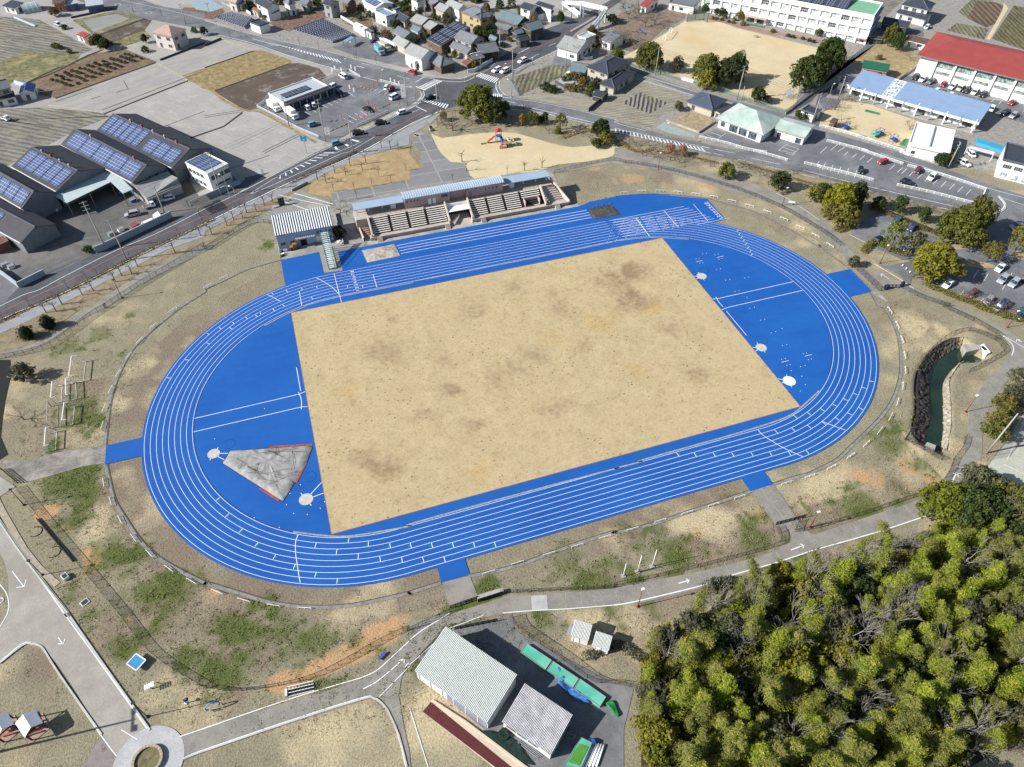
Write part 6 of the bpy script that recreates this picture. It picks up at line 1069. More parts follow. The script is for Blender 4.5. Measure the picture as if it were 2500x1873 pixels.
# bare trees
for row in """01 1890,1070 p|01 1490,1222 p|01 1425,1300 p|01 1315,1320 p|01 1250,1385 p|01 1012,1485 p|01 892,1530 p|01 672,1630 p|01 2165,890 p|11 80,880 p|11 240,780 p|11 312,715 p|11 412,700 p|11 452,640 p|11 560,630 p|11 645,562 p|11 737,530 p|02 500,62 p|02 610,50 p
01 1935,893 q|01 1652,1025 q|01 1415,1142 q|01 1055,1315 q|01 742,1468 q|01 335,1657 q|01 2205,775 q|01 940,1360 q|02 35,130 q|00 1750,180 q|10 275,410 q|10 465,455 q|10 625,390 q|10 820,440 q|10 1025,490 q|10 1230,530 q|10 1640,640 q|10 1850,690 q|20 20,90 q
11 1218,290 p|11 1310,320 p|11 1402,212 p|11 1568,132 p|11 1740,112 p|11 1700,182 p|11 1520,235 p|11 1392,412 q|11 1612,392 q|11 1805,352 q|11 2012,322 q|11 2167,188 q|11 1462,638 s|11 1640,490 q|21 565,92 p|21 612,190 p|21 1052,220 q|21 1240,190 p|21 1427,157 p|21 468,300 q|10 2005,1610 p|10 2085,1610 p|10 1905,1600 p|10 1715,1640 p
20 465,1412 S|20 1095,1290 s|20 303,1352 q|20 1500,1440 s|20 1812,1440 s|20 1965,1535 s|20 1230,1190 s|30 100,1560 s|30 230,1580 s|30 380,1600 s|31 600,75 s|31 700,102 s|31 1035,142 s|31 1330,155 s|31 1420,170 s|31 1565,245 s|31 1700,230 s|31 2110,405 s|31 1930,220 s|41 130,370 s|41 490,470 s|41 560,430 s|41 770,545 s|41 1070,610 s|41 1180,620 s|41 1400,650 s|41 1480,660 s|41 1560,1590 s|41 1800,1657 s|42 1890,30 s|42 1990,80 s
30 200,530 S|30 150,200 S|30 330,290 S|30 430,270 S|30 60,480 S|30 90,90 S|30 260,150 S|30 640,770 s|30 500,790 s|20 1880,600 S|20 2070,520 S|20 2150,420 s|20 2120,640 s|30 380,60 s|40 870,560 s|40 980,660 s|40 790,480 s|40 250,1090 s|40 180,1160 s|40 220,1380 s|40 125,1190 s|40 970,1400 s|00 1300,430 q|00 1420,470 q|21 1240,190 q|20 400,1390 s|20 200,1390 q|10 1950,330 s|10 1890,380 s|40 340,1100 s|02 260,1215 s|31 300,30 s|31 430,45 s|11 1880,250 q|20 1960,180 s|20 1740,110 s""".replace('\n', '|').split('|'):
    tc, uv, k = row.split(); p = T(f"{tc} {uv}")[0]; i = len(TH)
    kind, sc, ds, g_ = {'p': ('pruned', 1.15, 'pruned bare street tree', 'pruned bare trees'), 'q': ('pruned', .85, 'slender bare young tree', 'slender bare young trees'), 's': ('spread', .75, 'bare spreading tree', 'bare spreading trees'), 'S': ('spread', 1.35, 'big bare spreading tree', 'bare spreading trees')}[k]
    ms = protos(kind, 4, lambda j: barkmesh(kind, 5+j, BARKG)); t = thing('bare_tree', 'tree', ds, (p.x, p.y, 0), RNG.rand()*6.28, g_); c = link('branches', ms[i % 4], t)
    s_ = sc*(.85+.3*RNG.rand()); c.scale = (s_*(.7 if k == 'q' else 1), s_*(.7 if k == 'q' else 1), s_*(1.2 if k == 'q' else 1))
for uv in ("605,1600", "735,1620"): tree('30', uv, 'S', 1.7, 3.2, 'a', 'small orange brown leaved tree', 'autumn_tree', 'tree', 'orange leaved trees')
# garden shrubs between the houses
def hit(x, y):
    for o, r_, a, b in HF:
        dx, dy = x-o.x, y-o.y; u, v = dx*cos(r_)+dy*sin(r_), -dx*sin(r_)+dy*cos(r_)
        if -.9 < u < a+.9 and -.9 < v < b+.9: return True
for s, n in (("20 -100,500 200,600 640,740 900,600 960,420 1250,420 1420,280 1500,200 1100,60 560,-20 0,-20", 60), ("10 240,60 500,150 760,200 1100,60 1280,30 1300,-60 300,-60", 16), ("10 1640,240 2209,420 2209,0 1700,0", 22), ("20 1560,860 1960,1000 2209,1000 2209,830 1880,830", 12), ("20 1840,480 2209,600 2209,380 2000,330", 10)):
    P = T(s); x0, x1 = min(p.x for p in P), max(p.x for p in P); y0, y1 = min(p.y for p in P), max(p.y for p in P); k = 0
    for _ in range(900):
        x, y = RNG.uniform(x0, x1), RNG.uniform(y0, y1)
        if k < n and in_poly(np.array([x]), np.array([y]), P)[0] and not hit(x, y):
            k += 1; col = 'dcsod'[k % 5]; R = .8+RNG.rand()*1.1; H = R*(1.3+RNG.rand()); ms = protos(('B', col), 3, lambda i: CRF('B', i, col)); t = thing('garden_shrub', 'shrub', D_[col]+' garden shrub', (x, y, 0), k, 'garden shrubs among the houses'); c = link('crown', ms[k % 3], t); c.scale = (R, R, H/1.35)
# hedges
def hedge(s, w, h, col, desc, dens=26, leaf=.16, name='hedge'):
    pts = resample(smooth(T(s), 3), .55); c0 = pts[0]; rng = np.random.RandomState(len(TH)); P = []
    for p in pts:
        n = dens; d = rng.normal(size=(n, 3)); d[:, 2] = np.abs(d[:, 2]); d /= np.linalg.norm(d, axis=1)[:, None]
        P.append(np.array([p.x-c0.x, p.y-c0.y, h*.3])+d*np.array([w*.6, w*.6, h*.72])*(.75+.35*rng.rand(n))[:, None]*(.85+.3*rng.rand()))
    P = np.concatenate(P); nn = rng.normal(size=P.shape)+np.array([0, 0, .8]); nn /= np.linalg.norm(nn, axis=1)[:, None]
    o = link(name, leafmesh(name, quads(P, nn, leaf, .7, rng), LEAF[col])); o.location = (c0.x, c0.y, 0); tag(o, 'hedge', desc)
hedge("41 175,840 240,825 320,800", 1.9, 1.4, 'h', 'short olive hedge block at the end of the car park', 70); hedge("41 525,590 640,620 770,670 1000,770 1250,870 1440,930", 1.9, 1.3, 'h', 'long olive hedge between car park and road', 60)
hedge("41 465,1070 520,1010 580,975 690,1005 800,1060 960,1115", 2., 1.4, 'h', 'angled olive hedge round the grass corner of the car park', 70); hedge("41 1135,1420 1300,1490 1500,1570 1740,1657 42 1700,0 1950,90 2209,160", 1.8, 1.2, 'h', 'olive hedge along the lower side of the car park', 60)
hedge("01 -1400,2470 350,1650 740,1475 1370,1158 1780,955 2209,765 11 100,700", .9, .7, 'o', 'low brown hedge along the main road left of the junction', 22, .14); hedge("11 930,322 1300,140 1640,-15", .9, .7, 'o', 'low brown hedge along the main road by the park', 22, .14)
hedge("33 1000,1385 1100,1350 1270,1320", 2.2, 1.5, 'd', 'dark green hedge at the edge of the forest', 90); hedge("31 450,-10 700,20 900,60 1100,110", 1.2, .8, 'o', 'low brown hedge above the ring path', 22); hedge("20 1630,1500 1900,1420 2209,1500 30 200,1640 400,1620", 1.3, 1., 'o', 'brown scrubby hedge behind the playground', 24)
hedge("31 1350,110 1700,210 2100,330 41 100,390 400,520", 1.2, .8, 'o', 'brown scrub along the lower side of the road', 20); hedge("34 -300,470 0,340 200,440 330,520", 1.6, 1., 's', 'grey green scrub below the two white sheds', 50)
hedge("20 600,720 760,660 900,600", 1., 1.3, 'd', 'dark hedge behind the white street wall', 50); hedge("41 1260,60 1330,80 1400,110", 1.2, 1.2, 'd', 'dark hedge beside the white hall', 50)
# orchard bushes in rows
A_, B_, C_ = T("00 520,850 1360,590 760,930")
for i in range(11):
    for j in range(6):
        if (i*7+j*5) % 9 == 0: continue
        q = A_+(B_-A_)*(i/10)+(C_-A_)*(j/5)*(1.-.03*i)+Vector((RNG.normal()*.3, RNG.normal()*.3, 0)); ms = protos(('B', 's'), 3, lambda k: CRF('B', k, 's')); t = thing('orchard_bush', 'bush', f'grey green orchard bush in row {["one", "two", "three", "four", "five", "six"][j]}', (q.x, q.y, 0), i, 'orchard bushes in rows'); c = link('crown', ms[i % 3], t); c.scale = (.75, .75, .6)
# weeds: loose tufts over the rough turf
rng = np.random.RandomState(5); q = []
ii = np.flatnonzero((W4[..., 0].ravel() > .22) & (SD.ravel() > 11) & (X.ravel() > -125) & (X.ravel() < 125) & (Y.ravel() > -95) & (Y.ravel() < 70)); ii = ii[rng.rand(len(ii)) < W4[..., 0].ravel()[ii]*.8]
cs = np.stack([X.ravel()[ii], Y.ravel()[ii], np.zeros(len(ii))], 1)+rng.normal(size=(len(ii), 3))*np.array([.4, .4, 0])
ok = ~in_poly(cs[:, 0], cs[:, 1], POND); 
NOGO = []; FPB = T("23 600,1480 1000,1450 2209,1385 33 400,1285 900,1165 1480,1015 1760,900 1750,730 1960,760 2209,720 43 500,570 1100,400 1500,0 2209,0 2209,1657 13 2209,1657 23 430,1600")
for s in ("41 0,760 900,1440 42 2209,300 2209,0 41 2209,0 0,0", "01 0,1657 2209,980 11 760,740 760,0 0,0 00 0,0 02 0,560", "23 345,1310 650,1245 740,1470 440,1590", "33 1480,320 1720,260 1960,610 1860,760 1740,700 1640,560", "02 1140,1500 1150,1657 03 1130,30 600,150 300,230 0,0 02 300,1660 600,1570", "03 -2000,-600 0,170 740,1657 04 740,0 1600,1240 1600,1700 1110,1310 470,360 0,520 -2500,2000"): NOGO.append(T(s)); ok &= ~in_poly(cs[:, 0], cs[:, 1], T(s))
ok &= ~in_poly(cs[:, 0], cs[:, 1], FPB); cs = cs[ok]; cs = np.repeat(cs, 9, 0)+rng.normal(size=(len(cs)*9, 3))*np.array([.3, .3, .0]); cs[:, 2] = .05+rng.rand(len(cs))*.12
nn = rng.normal(size=cs.shape)+np.array([0, 0, 1.]); nn /= np.linalg.norm(nn, axis=1)[:, None]
rng = np.random.RandomState(8); i2 = rng.choice(np.flatnonzero((SD.ravel() > 17) & (SD.ravel() < 36) & (X.ravel() > -125) & (X.ravel() < 105) & (Y.ravel() > -80) & (Y.ravel() < 30) & (W4[..., 1].ravel() < .3)), 5200)
c2_ = np.stack([X.ravel()[i2], Y.ravel()[i2], np.zeros(len(i2))], 1)+rng.normal(size=(len(i2), 3))*np.array([.4, .4, 0]); ok = ~in_poly(c2_[:, 0], c2_[:, 1], POND) & ~in_poly(c2_[:, 0], c2_[:, 1], FPB)
for P in NOGO: ok &= ~in_poly(c2_[:, 0], c2_[:, 1], P)
c2_ = np.repeat(c2_[ok], 6, 0); c2_ = c2_+rng.normal(size=c2_.shape)*np.array([.22, .22, 0]); c2_[:, 2] = .04+rng.rand(len(c2_))*.16; n2_ = rng.normal(size=c2_.shape)+np.array([0, 0, .7]); n2_ /= np.linalg.norm(n2_, axis=1)[:, None]
struct(link('dry_grass_tufts', leafmesh('dry_grass_tufts', quads(c2_, n2_, .12, .4, rng), leafmat('tuft_leaf', ((150, 138, 100), (186, 174, 132), (214, 202, 164))))), 'stuff')
o = link('weeds', leafmesh('weeds', quads(cs, nn, .13, .5, rng), leafmat('weed_leaf', ((96, 110, 52), (126, 136, 66), (158, 156, 90))))); struct(o, 'stuff')
# ================= FOREST =================
def bamboo(seed):
    rng = np.random.RandomState(seed); P = []; lean = Vector((rng.normal()*.9, rng.normal()*.9)); H = 10.5
    mb = MB(); pt = lambda t: Vector((lean.x*t**3*1.6, lean.y*t**3*1.6, H*t)); mb.tube([pt(t/6) for t in range(7)], .07, 5, 0, .02, cap=False)
    for i in range(84):
        t = .34+.66*(i/84)**.8; c = pt(t); a = i*2.4; r = 2.3*math.sqrt(max(.01, (1.03-t)*1.7))*min(1, (t-.28)*5)*(.4+.85*rng.rand()); n = 62
        rr = r*rng.rand(n)**.85; aa = a+rng.normal(size=n)*.26
        P.append(np.stack([c.x+rr*np.cos(aa), c.y+rr*np.sin(aa), c.z+.12*rr-.13*rr*rr+rng.normal(size=n)*.16], 1))
    P = np.concatenate(P); nn = P-np.array([[pt(.7).x, pt(.7).y, H*.62]]); nn = nn/np.linalg.norm(nn, axis=1)[:, None]+rng.normal(size=P.shape)*.6; nn /= np.linalg.norm(nn, axis=1)[:, None]
    return mb.mesh('culm', M('culm', (150, 150, 96), .6, .1)), leafmesh('crown', quads(P, nn, .155, .27, rng), LEAF['b'])
BM = [bamboo(i) for i in range(6)]
FP = T("34 360,2100 340,1650 330,1000 330,400 560,130 850,-60 33 1000,1530 1300,1330 1900,1130 43 300,960 900,800 1300,720 1600,700 2209,560 2700,900 3000,2500 34 2209,2600 1000,2500", 5)
bx = [p.x for p in FP]; by = [p.y for p in FP]; pts = []; rng = np.random.RandomState(23)
cand = np.stack([rng.uniform(min(bx), max(bx), 9000), rng.uniform(min(by), max(by), 9000)], 1); cand = cand[in_poly(cand[:, 0], cand[:, 1], FP)]
def inview(x, y, z):
    d = Vector((x, y, z))-Vector(CAM); w_ = d.dot(_f); return -40 < 1250+FOC*d.dot(CRt)/w_ < 2560 and 936-FOC*d.dot(CU)/w_ < 1990
CRt = CR
for x, y in cand:
    if not (inview(x, y, 9) or inview(x, y, 4)): continue
    if all((x-a)**2+(y-b)**2 > 1.95**2 for a, b, _ in pts): pts.append((x, y, 0))
nB = 0; ctr = (sum(bx)/len(bx), sum(by)/len(by))
for i, (x, y, _) in enumerate(pts):
    e = dist_poly(np.array([x]), np.array([y]), FP)[0]; k = RNG.rand(); edge = e < 4
    right = (G(2050, 1500, 6)-Vector((x, y, 6))).length < 26 or x > 50
    if k < (.05 if not right else .17): kind = 'bare'
    elif k < (.1 if not right else .34) or (edge and k < .45): kind = 'leaf'
    else: kind = 'bam'
    if kind == 'bam' and nB >= 295: kind = 'leaf'
    if kind == 'bam':
        nB += 1; cm, lm2 = BM[i % 6]; s_ = (.6+.56*RNG.rand())*(.8 if edge else 1); t = thing('bamboo', 'bamboo', 'yellow green bamboo plume', (x, y, 0), RNG.rand()*6.28, 'bamboo of the grove'); c = link('crown', lm2, t); c.scale = (s_*1.05, s_*1.05, s_); c = link('culm', cm, t); c.scale = (s_, s_, s_)
    elif kind == 'leaf':
        col = ('d', 'c', 'y', 's')[int(RNG.rand()*4)]; R = 1.7+RNG.rand()*1.7; H = (5+RNG.rand()*4)*(.7 if edge else 1); ms = protos(('M' if R > 2.4 else 'S', col), 2, lambda j: CRF('M' if R > 2.4 else 'S', j, col)); r0, h0 = CS['M' if R > 2.4 else 'S']
        t = thing('forest_tree', 'tree', D_[col]+' leafy tree', (x, y, 0), RNG.rand()*6.28, 'leafy trees of the grove'); c = link('crown', ms[i % 2], t); c.scale = (R/r0, R/r0, H/h0); b = link('trunk', TR_, t); b.scale = (R, R, H*.6)
    else:
        ms = protos('tall', 5, lambda j: barkmesh('tall', 40+j, BARKW)); t = thing('bare_forest_tree', 'tree', 'pale bare branching tree', (x, y, 0), RNG.rand()*6.28, 'bare trees of the grove'); c = link('branches', ms[i % 5], t); s_ = .85+.45*RNG.rand(); c.scale = (s_, s_, s_*.95)
print('forest', len(pts), nB)
sheet('forest_floor', FP, M('forest_floor_soil', (92, 82, 62), .95, .4, 1.), .02)
# ================= EDGES AND SMALL GROUND WORKS =================
mb = MB()
RING = [smooth(T(s), 4) for s in ("31 0,455 430,428 990,480 1120,515 1350,575 1600,660 1850,790 2050,910 2209,1010 41 0,985 150,1110 330,1240 420,1340 550,1480 640,1640 42 700,0 790,150 850,300 875,450 885,600 875,750 830,920 750,1080 640,1220 480,1380 330,1520 180,1657 33 2110,140 2000,170 1740,250 1480,330 1100,460 800,555 400,690 0,780 23 2209,770 1800,900 1500,1010 1200,1120 900,1200 640,1245",
       "23 340,1320 0,1430 13 2209,1430 1900,1500 1600,1560 1300,1585 1000,1575 700,1530 400,1440 200,1380 0,1320 03 2209,1325 1900,1170 1650,1010 1480,830 1330,600 1230,430 1170,200 1140,30 02 1130,1500 1150,1290 1180,1050 1230,850 1320,640 1430,450 1560,320 1720,180 1950,0 01 2100,1560 2209,1490 11 0,1465 200,1370 450,1250 650,1190 820,1140")]
for r_ in RING: strip(mb, r_, .62, .09); strip(mb, r_, .14, .096, off=-.42, mat=1)
struct(mb.build('ring_channel', [M('channel_concrete', (170, 166, 158), .9, .25, 1.2, fine=.1), M('channel_dark', (110, 104, 92), .9, .2)]))
# pond banks in rubble stone: shade painted into west bank colour, pale east bank
def bank(name, s_top, s_bot, zt, zb, mat, n=40):
    A = smooth(T(s_top), 8); B = smooth(T(s_bot, zb), 8); mb = MB(); rng = np.random.RandomState(3)
    f = lambda P, u: P[min(len(P)-1, int(u*(len(P)-1)))].lerp(P[min(len(P)-1, int(u*(len(P)-1))+1)], (u*(len(P)-1)) % 1)
    N_ = 90; K = 7; vs = []
    for i in range(N_+1):
        a = f(A, i/N_); b = f(B, i/N_)
        for k in range(K+1):
            u = k/K; p = a.lerp(b, u); p = Vector((p.x, p.y, zt+(zb-zt)*u)); vs.append(p+Vector(rng.normal(size=3))*(.16 if 0 < k < K else .03))
    fs = [(i*(K+1)+k, i*(K+1)+k+1, (i+1)*(K+1)+k+1, (i+1)*(K+1)+k) for i in range(N_) for k in range(K)]
    mb.faces(vs, fs, 0); return struct(mb.build(name, mat))
bank('pond_bank', "42 1510,325 1400,345 1280,405 1190,490 1120,590 1070,700 1048,830 1042,960 1045,1100 1020,1250 925,1430", "42 1480,450 1420,480 1350,520 1290,570 1220,640 1180,740 1185,870 1190,1000 1195,1120 1190,1250 1130,1480", .12, -1.72, STONE)
bank('pond_bank', "42 1560,590 1500,630 1440,720 1400,800 1410,950 1420,1100 1420,1250 1400,1400 1370,1560", "42 1560,590 1480,650 1400,740 1340,860 1335,980 1335,1120 1340,1260 1330,1400 1315,1540", .1, -1.72, STONEP)
bank('pond_bank', "42 925,1430 1130,1510 1330,1610", "42 1100,1440 1200,1500 1310,1545", .14, -1.72, STONE)
bank('pond_bank', "42 1510,325 1600,330 1750,400 1850,500", "42 1480,450 1560,440 1740,420 1790,520", .12, -1.72, M('bank_grass', (186, 170, 132), .95, .3, 1., bump=.5))
def part_box(t, name, pts, z0, z1, mat): 
    mb = MB(); q = [(p.x-t.location.x, p.y-t.location.y) for p in pts]
    if sum(q[i-1][0]*q[i][1]-q[i][0]*q[i-1][1] for i in range(len(q))) < 0: q.reverse()
    mb.prism(q, z0, z1); return mb.build(name, mat, t)
def at(tc, uv, z=0.): return T(f"{tc} {uv}", z)[0]
def th(name, cat, desc, tc, uv, rot=0., grp=None, label=None): p = at(tc, uv); return thing(name, cat, desc, (p.x, p.y, 0), rot, grp, label)
t = th('sluice', 'sluice', 'concrete culvert mouth with slanting wing wall at the head of the pond', '42', "1740,460")
part_box(t, 'wing_wall', T("42 1555,405 1730,415 1735,455 1580,490"), -1.9, .15, CONC); part_box(t, 'culvert', T("42 1735,420 1765,410 1840,500 1800,520"), -1.9, .5, WHITE)
mb = MB(); q = at('42', "1765,455"); mb.box(q.x-t.location.x-.5, q.y-t.location.y-.8, .5, q.x-t.location.x+.3, q.y-t.location.y+.6, .56); mb.build('opening', M('hole', (20, 20, 24), .9), t)
t = th('sluice', 'sluice', 'low concrete sluice block at the foot of the pond', '42', "1190,1510"); part_box(t, 'block', T("42 1130,1500 1160,1465 1255,1500 1235,1560"), -1.9, .3, CONC)
mb = MB(); strip(mb, T("03 -400,-300 30,560 260,960 420,1160 620,1340"), 1.2, .1); struct(mb.build('path', M('gravel_path', (196, 184, 162), .95, .2, 1.5)))
mb = MB(); strip(mb, T("03 -300,100 0,640 300,1080 740,1640 04 740,0 1000,400"), .3, .14); struct(mb.build('kerb', CONC))
# raised kerbs
kb = MB()
for s in ("03 0,665 280,1075 740,1657 04 735,0 1020,410 1620,1260", "04 0,540 250,345 350,330 440,355 490,415 650,670 1100,1310", "14 1970,1040 2090,1310 2180,1657", "14 -230,1570 0,1485 1000,1145 1700,925 1820,915 1900,960 1970,1040", "41 1830,655 1940,640 2000,600 2005,540 1940,460"):
    P = smooth(T(s), 3)
    for a, b in zip(P, P[1:]): kb.bar(a+Vector((0, 0, .12)), b+Vector((0, 0, .12)), .28, .2)
struct(kb.build('kerb', M('kerb_pale', (218, 214, 206), .85, .1)))
mb = MB()
for s in "33 825,1220 895,1355|33 1185,1110 1260,1245|33 1365,1065 1420,1200|33 1710,945 1790,1060|33 330,1330 375,1460|33 0,1395 60,1540|33 570,1280 600,1340|43 930,500 1050,630|43 700,570 810,700|43 360,680 400,730|23 900,1500 930,1640|23 1685,1430 1690,1600|23 1840,1420 1870,1590|23 2040,1410 2110,1580|14 2000,1055 2190,965|04 710,670 1000,480|04 850,900 1020,760|33 1600,340 1840,640|33 1650,480 1760,430|02 870,1560 850,1657|02 950,1520 1120,1590|03 420,10 300,200|03 350,120 700,60".split('|'): strip(mb, smooth(T(s), 2), .12, .094)
struct(mb.build('paving_joints', M('joint_pale', (196, 188, 172), .9, .2)))
mb = MB()
for s in "10 0,1250 400,1190|10 0,1270 420,1205|10 620,1640 1020,1440|10 640,1657 1040,1455|11 250,170 700,20|00 1100,1190 2209,760|00 1730,1380 2209,1200|01 500,1000 1100,900|01 700,980 1150,860|01 560,1300 1000,1090|01 340,900 620,830|00 600,1100 1000,960|00 1250,1000 1380,960 1330,870|00 980,1070 1080,1040".split('|'): strip(mb, T(s), .3, .1)
struct(mb.build('wheel_tracks', M('track_grey', (150, 147, 142), .95, .3, 1.)))
# ================= FENCES =================
MESHD = MALPHA('fence_mesh_dark', (66, 58, 54), .26); MESHL = MALPHA('fence_mesh_grey', (150, 146, 140), .28); MESHG = MALPHA('fence_mesh_green', (120, 150, 132), .4); PDARK = DARK; WPOST = WHITE
def fence(desc, s, h, step, mesh, post, rail=True, pw=.07, name='mesh_fence', cat='fence', bars=0, grp=None):
    pts = smooth(T(s), 4) if len(s.split()) > 4 else T(s); c = Vector((pts[0].x, pts[0].y, 0)); t = thing(name, cat, desc, c, 0, grp); mb = MB(); rb = MB(); z = Vector((0, 0, h))
    if mesh:
        for a, b in zip(pts, pts[1:]): a = Vector((a.x, a.y, .05)); b = Vector((b.x, b.y, .05)); mb.faces([a-c, b-c, b-c+z, a-c+z], [(0, 1, 2, 3)])
        mb.build('mesh_panel', mesh, t)
    for a, b in zip(pts, pts[1:]):
        a = Vector((a.x, a.y, 0)); b = Vector((b.x, b.y, 0))
        for k in range(1 if not bars else bars+1): zz = Vector((0, 0, h*(1-k/(bars+1) if bars else 1))); rb.bar(a-c+zz, b-c+zz, pw*.8)
    rb.build('rail', post, t); pm = MB().box(-pw/2, -pw/2, 0, pw/2, pw/2, h+.05).mesh('post', post); P = resample(pts, step)
    if len(P) > 99: P = resample(pts, step*len(P)/95)
    for p in P: o = link('post', pm, t); o.location = (p.x-c.x, p.y-c.y, 0)
    return t
fence('dark mesh fence along the ring path below the back straight', "23 1040,1430 1190,1425 1700,1400 2209,1375 33 0,1350 400,1270 900,1150 1480,1000 1780,890 1745,720", 1.3, 2, MESHD, PDARK)
fence('long dark mesh fence round the lower left bank of the stadium', "03 175,290 420,610 800,1060 1290,1657 04 1640,440 2180,790 14 0,800 250,835 480,830 700,800 1110,710 1480,540 1960,270 2209,165 24 0,185 420,-10 23 440,1600", 1.3, 2, MESHD, PDARK)
fence('grey mesh fence along the path left of the clubhouse', "02 -300,570 0,560 450,460 720,300 1000,90 1160,0 01 1150,1657 1550,1400 1870,1210 2209,1000 11 0,1050 300,860 520,750 730,765", 1.4, 2, MESHL, PDARK)
fence('dark mesh fence along the ring path above the home bend', "21 1560,215 2000,105 2209,80 31 110,105 230,118 700,210 1300,385 1800,590 2209,830 41 120,910 230,1000", 1.2, 2, MESHD, PDARK)
fence('dark mesh fence from the shrub to the blue gate posts', "41 370,1230 500,1350 640,1480 690,1465", 1.5, 1.6, MESHD, PDARK); fence('dark mesh fence between ring path and turf above the pond', "41 900,1460 1100,1560 1400,1657 42 1330,0 1700,175 1950,320", 1.3, 2, MESHD, PDARK)
fence('curved dark fence round the head of the pond', "42 1960,335 1880,350 1760,300 1640,265 1520,270 1380,325 1230,440 1110,590 1050,760 1035,950 1045,1120 1000,1310 920,1430", 1.3, 2, MESHD, PDARK); fence('short dark fence on the path side of the pond head', "42 1610,705 1790,610 1975,500 1985,460 1940,400 1880,345", 1.3, 2, MESHD, PDARK)
fence('dark mesh fence below the foot of the pond', "42 920,1430 1150,1560 1330,1657", 1.3, 2, MESHD, PDARK); fence('dark mesh fence round the sandy lower right corner', "42 1570,1410 1540,1520 1440,1657 43 1400,110 1290,260 1150,350 900,430 500,570 100,690 33 2209,720 1960,770 2000,640", 1.3, 2, MESHD, PDARK)
fence('dark fence of the depot yard', "24 1105,40 1150,140 1300,260 1600,460 1950,720 2209,760 34 200,800", 1.6, 2.4, MESHD, PDARK); fence('dark fence between path and large warehouse', "24 400,130 250,330 130,470 30,610", 1.1, 2, MESHD, PDARK)
fence('tall dark fence of the tennis court', "42 2300,1050 2100,1350 1850,1657", 3., 2.4, MESHL, DARK)
for desc, s in (('pale green mesh fence along the school yard front', "30 85,690 600,840 700,870"), ('pale green mesh fence below the school yard trees', "30 850,890 960,960 1150,990 1500,1120 1835,1235"), ('pale green mesh fence along the right side of the school yard', "30 1835,1235 2100,1050 40 200,720 400,620 520,500")): fence(desc, s, 1.8, 2.5, MESHG, GALV)
WM = MALPHA('white_rail_mesh', (238, 238, 236), .42)
for desc, s in (('white guard fence left of the big car park entrance', "31 1500,-20 1700,35 1865,85"), ('white guard fence on the lower side of the big car park', "31 2045,115 2209,150 41 0,155 300,225 580,300"), ('white guard fence on the upper side of the big car park', "40 80,1530 500,1640 41 470,-20 900,125"), ('white guard fence right of the second car park entrance', "41 835,350 1200,430 1650,545 1725,540 1790,400"), ('white guard fence on the upper right of the big car park', "41 950,140 1200,210 1500,300 1790,400"),
                ('white guard fence before the community centre', "30 915,1490 1200,1555 1420,1620 1640,1657"), ('white fence along the kindergarten street side', "40 0,1370 250,1430 560,1530 900,1640 41 880,0 1330,130"), ('white guard fence below the convenience store lot', "10 565,1160 780,1270 1000,1390 1230,1490"), ('white guard fence beside the store lot entrance', "10 1640,1370 1800,1300 1975,1215"), ('white guard fence at the top of the store lot', "10 1180,890 1320,850 1460,790"), ('white guard fence between store lot and upper road', "10 1380,790 1560,770 1680,840"), ('white guard fence by the store sign', "10 1890,880 2110,940"), ('white fence behind the convenience store', "10 640,1110 570,1160")):
    fence(desc, s, .95, 2.2, WM, WPOST, name='guard_fence', pw=.1)
fence('white dashed railing along the road by the footbridge', "20 1740,350 1900,260 2010,190", .8, 1., None, WPOST, name='guard_fence', pw=.12, bars=1); fence('blue white railing at the crossing corner', "20 1070,850 1130,950 1180,1035", .9, 1., None, M('rail_blue', (130, 160, 196), .6), name='guard_fence', pw=.1, bars=1)
fence('white railing along the crossing lane', "20 1130,800 1250,720 1330,690", .9, 1., WM, WPOST, name='guard_fence', pw=.1)
for desc, s, h in (('white curved street wall at the junction', "20 625,790 700,780 800,720 950,630", 1.5), ('white wall behind the parked cars', "10 1840,400 1930,440 2050,500", 1.4), ('pale wall along the road by the white house', "10 300,60 370,80 500,165", 1.3), ('white wall beside the large solar farm', "10 1470,195 1600,270", 1.2), ('pale wall below the grey barn', "10 1170,45 1280,90 1370,140", 1.3), ('garden wall of the dark hipped house', "20 1570,900 1700,960 1960,1040", 1.1), ('dark garden wall right of the dark hipped house', "20 2120,1040 1930,1205", 1.4), ('grey retaining wall round the garden', "30 560,1310 800,1400 910,1440 1090,1320", .8), ('white wall of the storehouse', "20 1815,630 1900,650 1970,640", 1.2), ('low wall by the far paddy', "10 190,40 300,90 380,120", 1.), ('dark plot wall above the store fields', "10 0,500 180,425", .8), ('dark edge wall below the pink house', "00 1730,655 2209,470", .7), ('low dark wall of the blue house plot', "00 770,200 1230,100", .8), ('white wall at the school gate', "30 715,860 850,895", 1.2), ('concrete wall below the red roofed gymnasium', "40 850,870 1060,720", 1.), ('long concrete wall along the school side lane', "30 1840,1240 2209,960", .9), ('concrete divider wall by the club entrance', "11 940,410 1110,320", .8), ('low wall beside the plaza entrance', "20 195,1360 225,1420 270,1405", .8), ('concrete wall on the right of the clubhouse', "11 1405,650 1440,800 1500,985", 1.)):
    wallrun(desc, s, h, .22, M('dark_block_wall', (92, 90, 90), .9, .15) if 'dark' in desc else CAPW if 'white' in desc else CONC)
wallrun('brown retaining edge along the lower left bank', "03 400,630 600,870 790,1090", .5, .2, M('brown_edge', (66, 54, 46), .9, .2), 'retaining_edge', 'retaining wall'); wallrun('grey stone block wall by the ring path gate', "23 730,1500 850,1460 1010,1415", .9, .8, CONC)
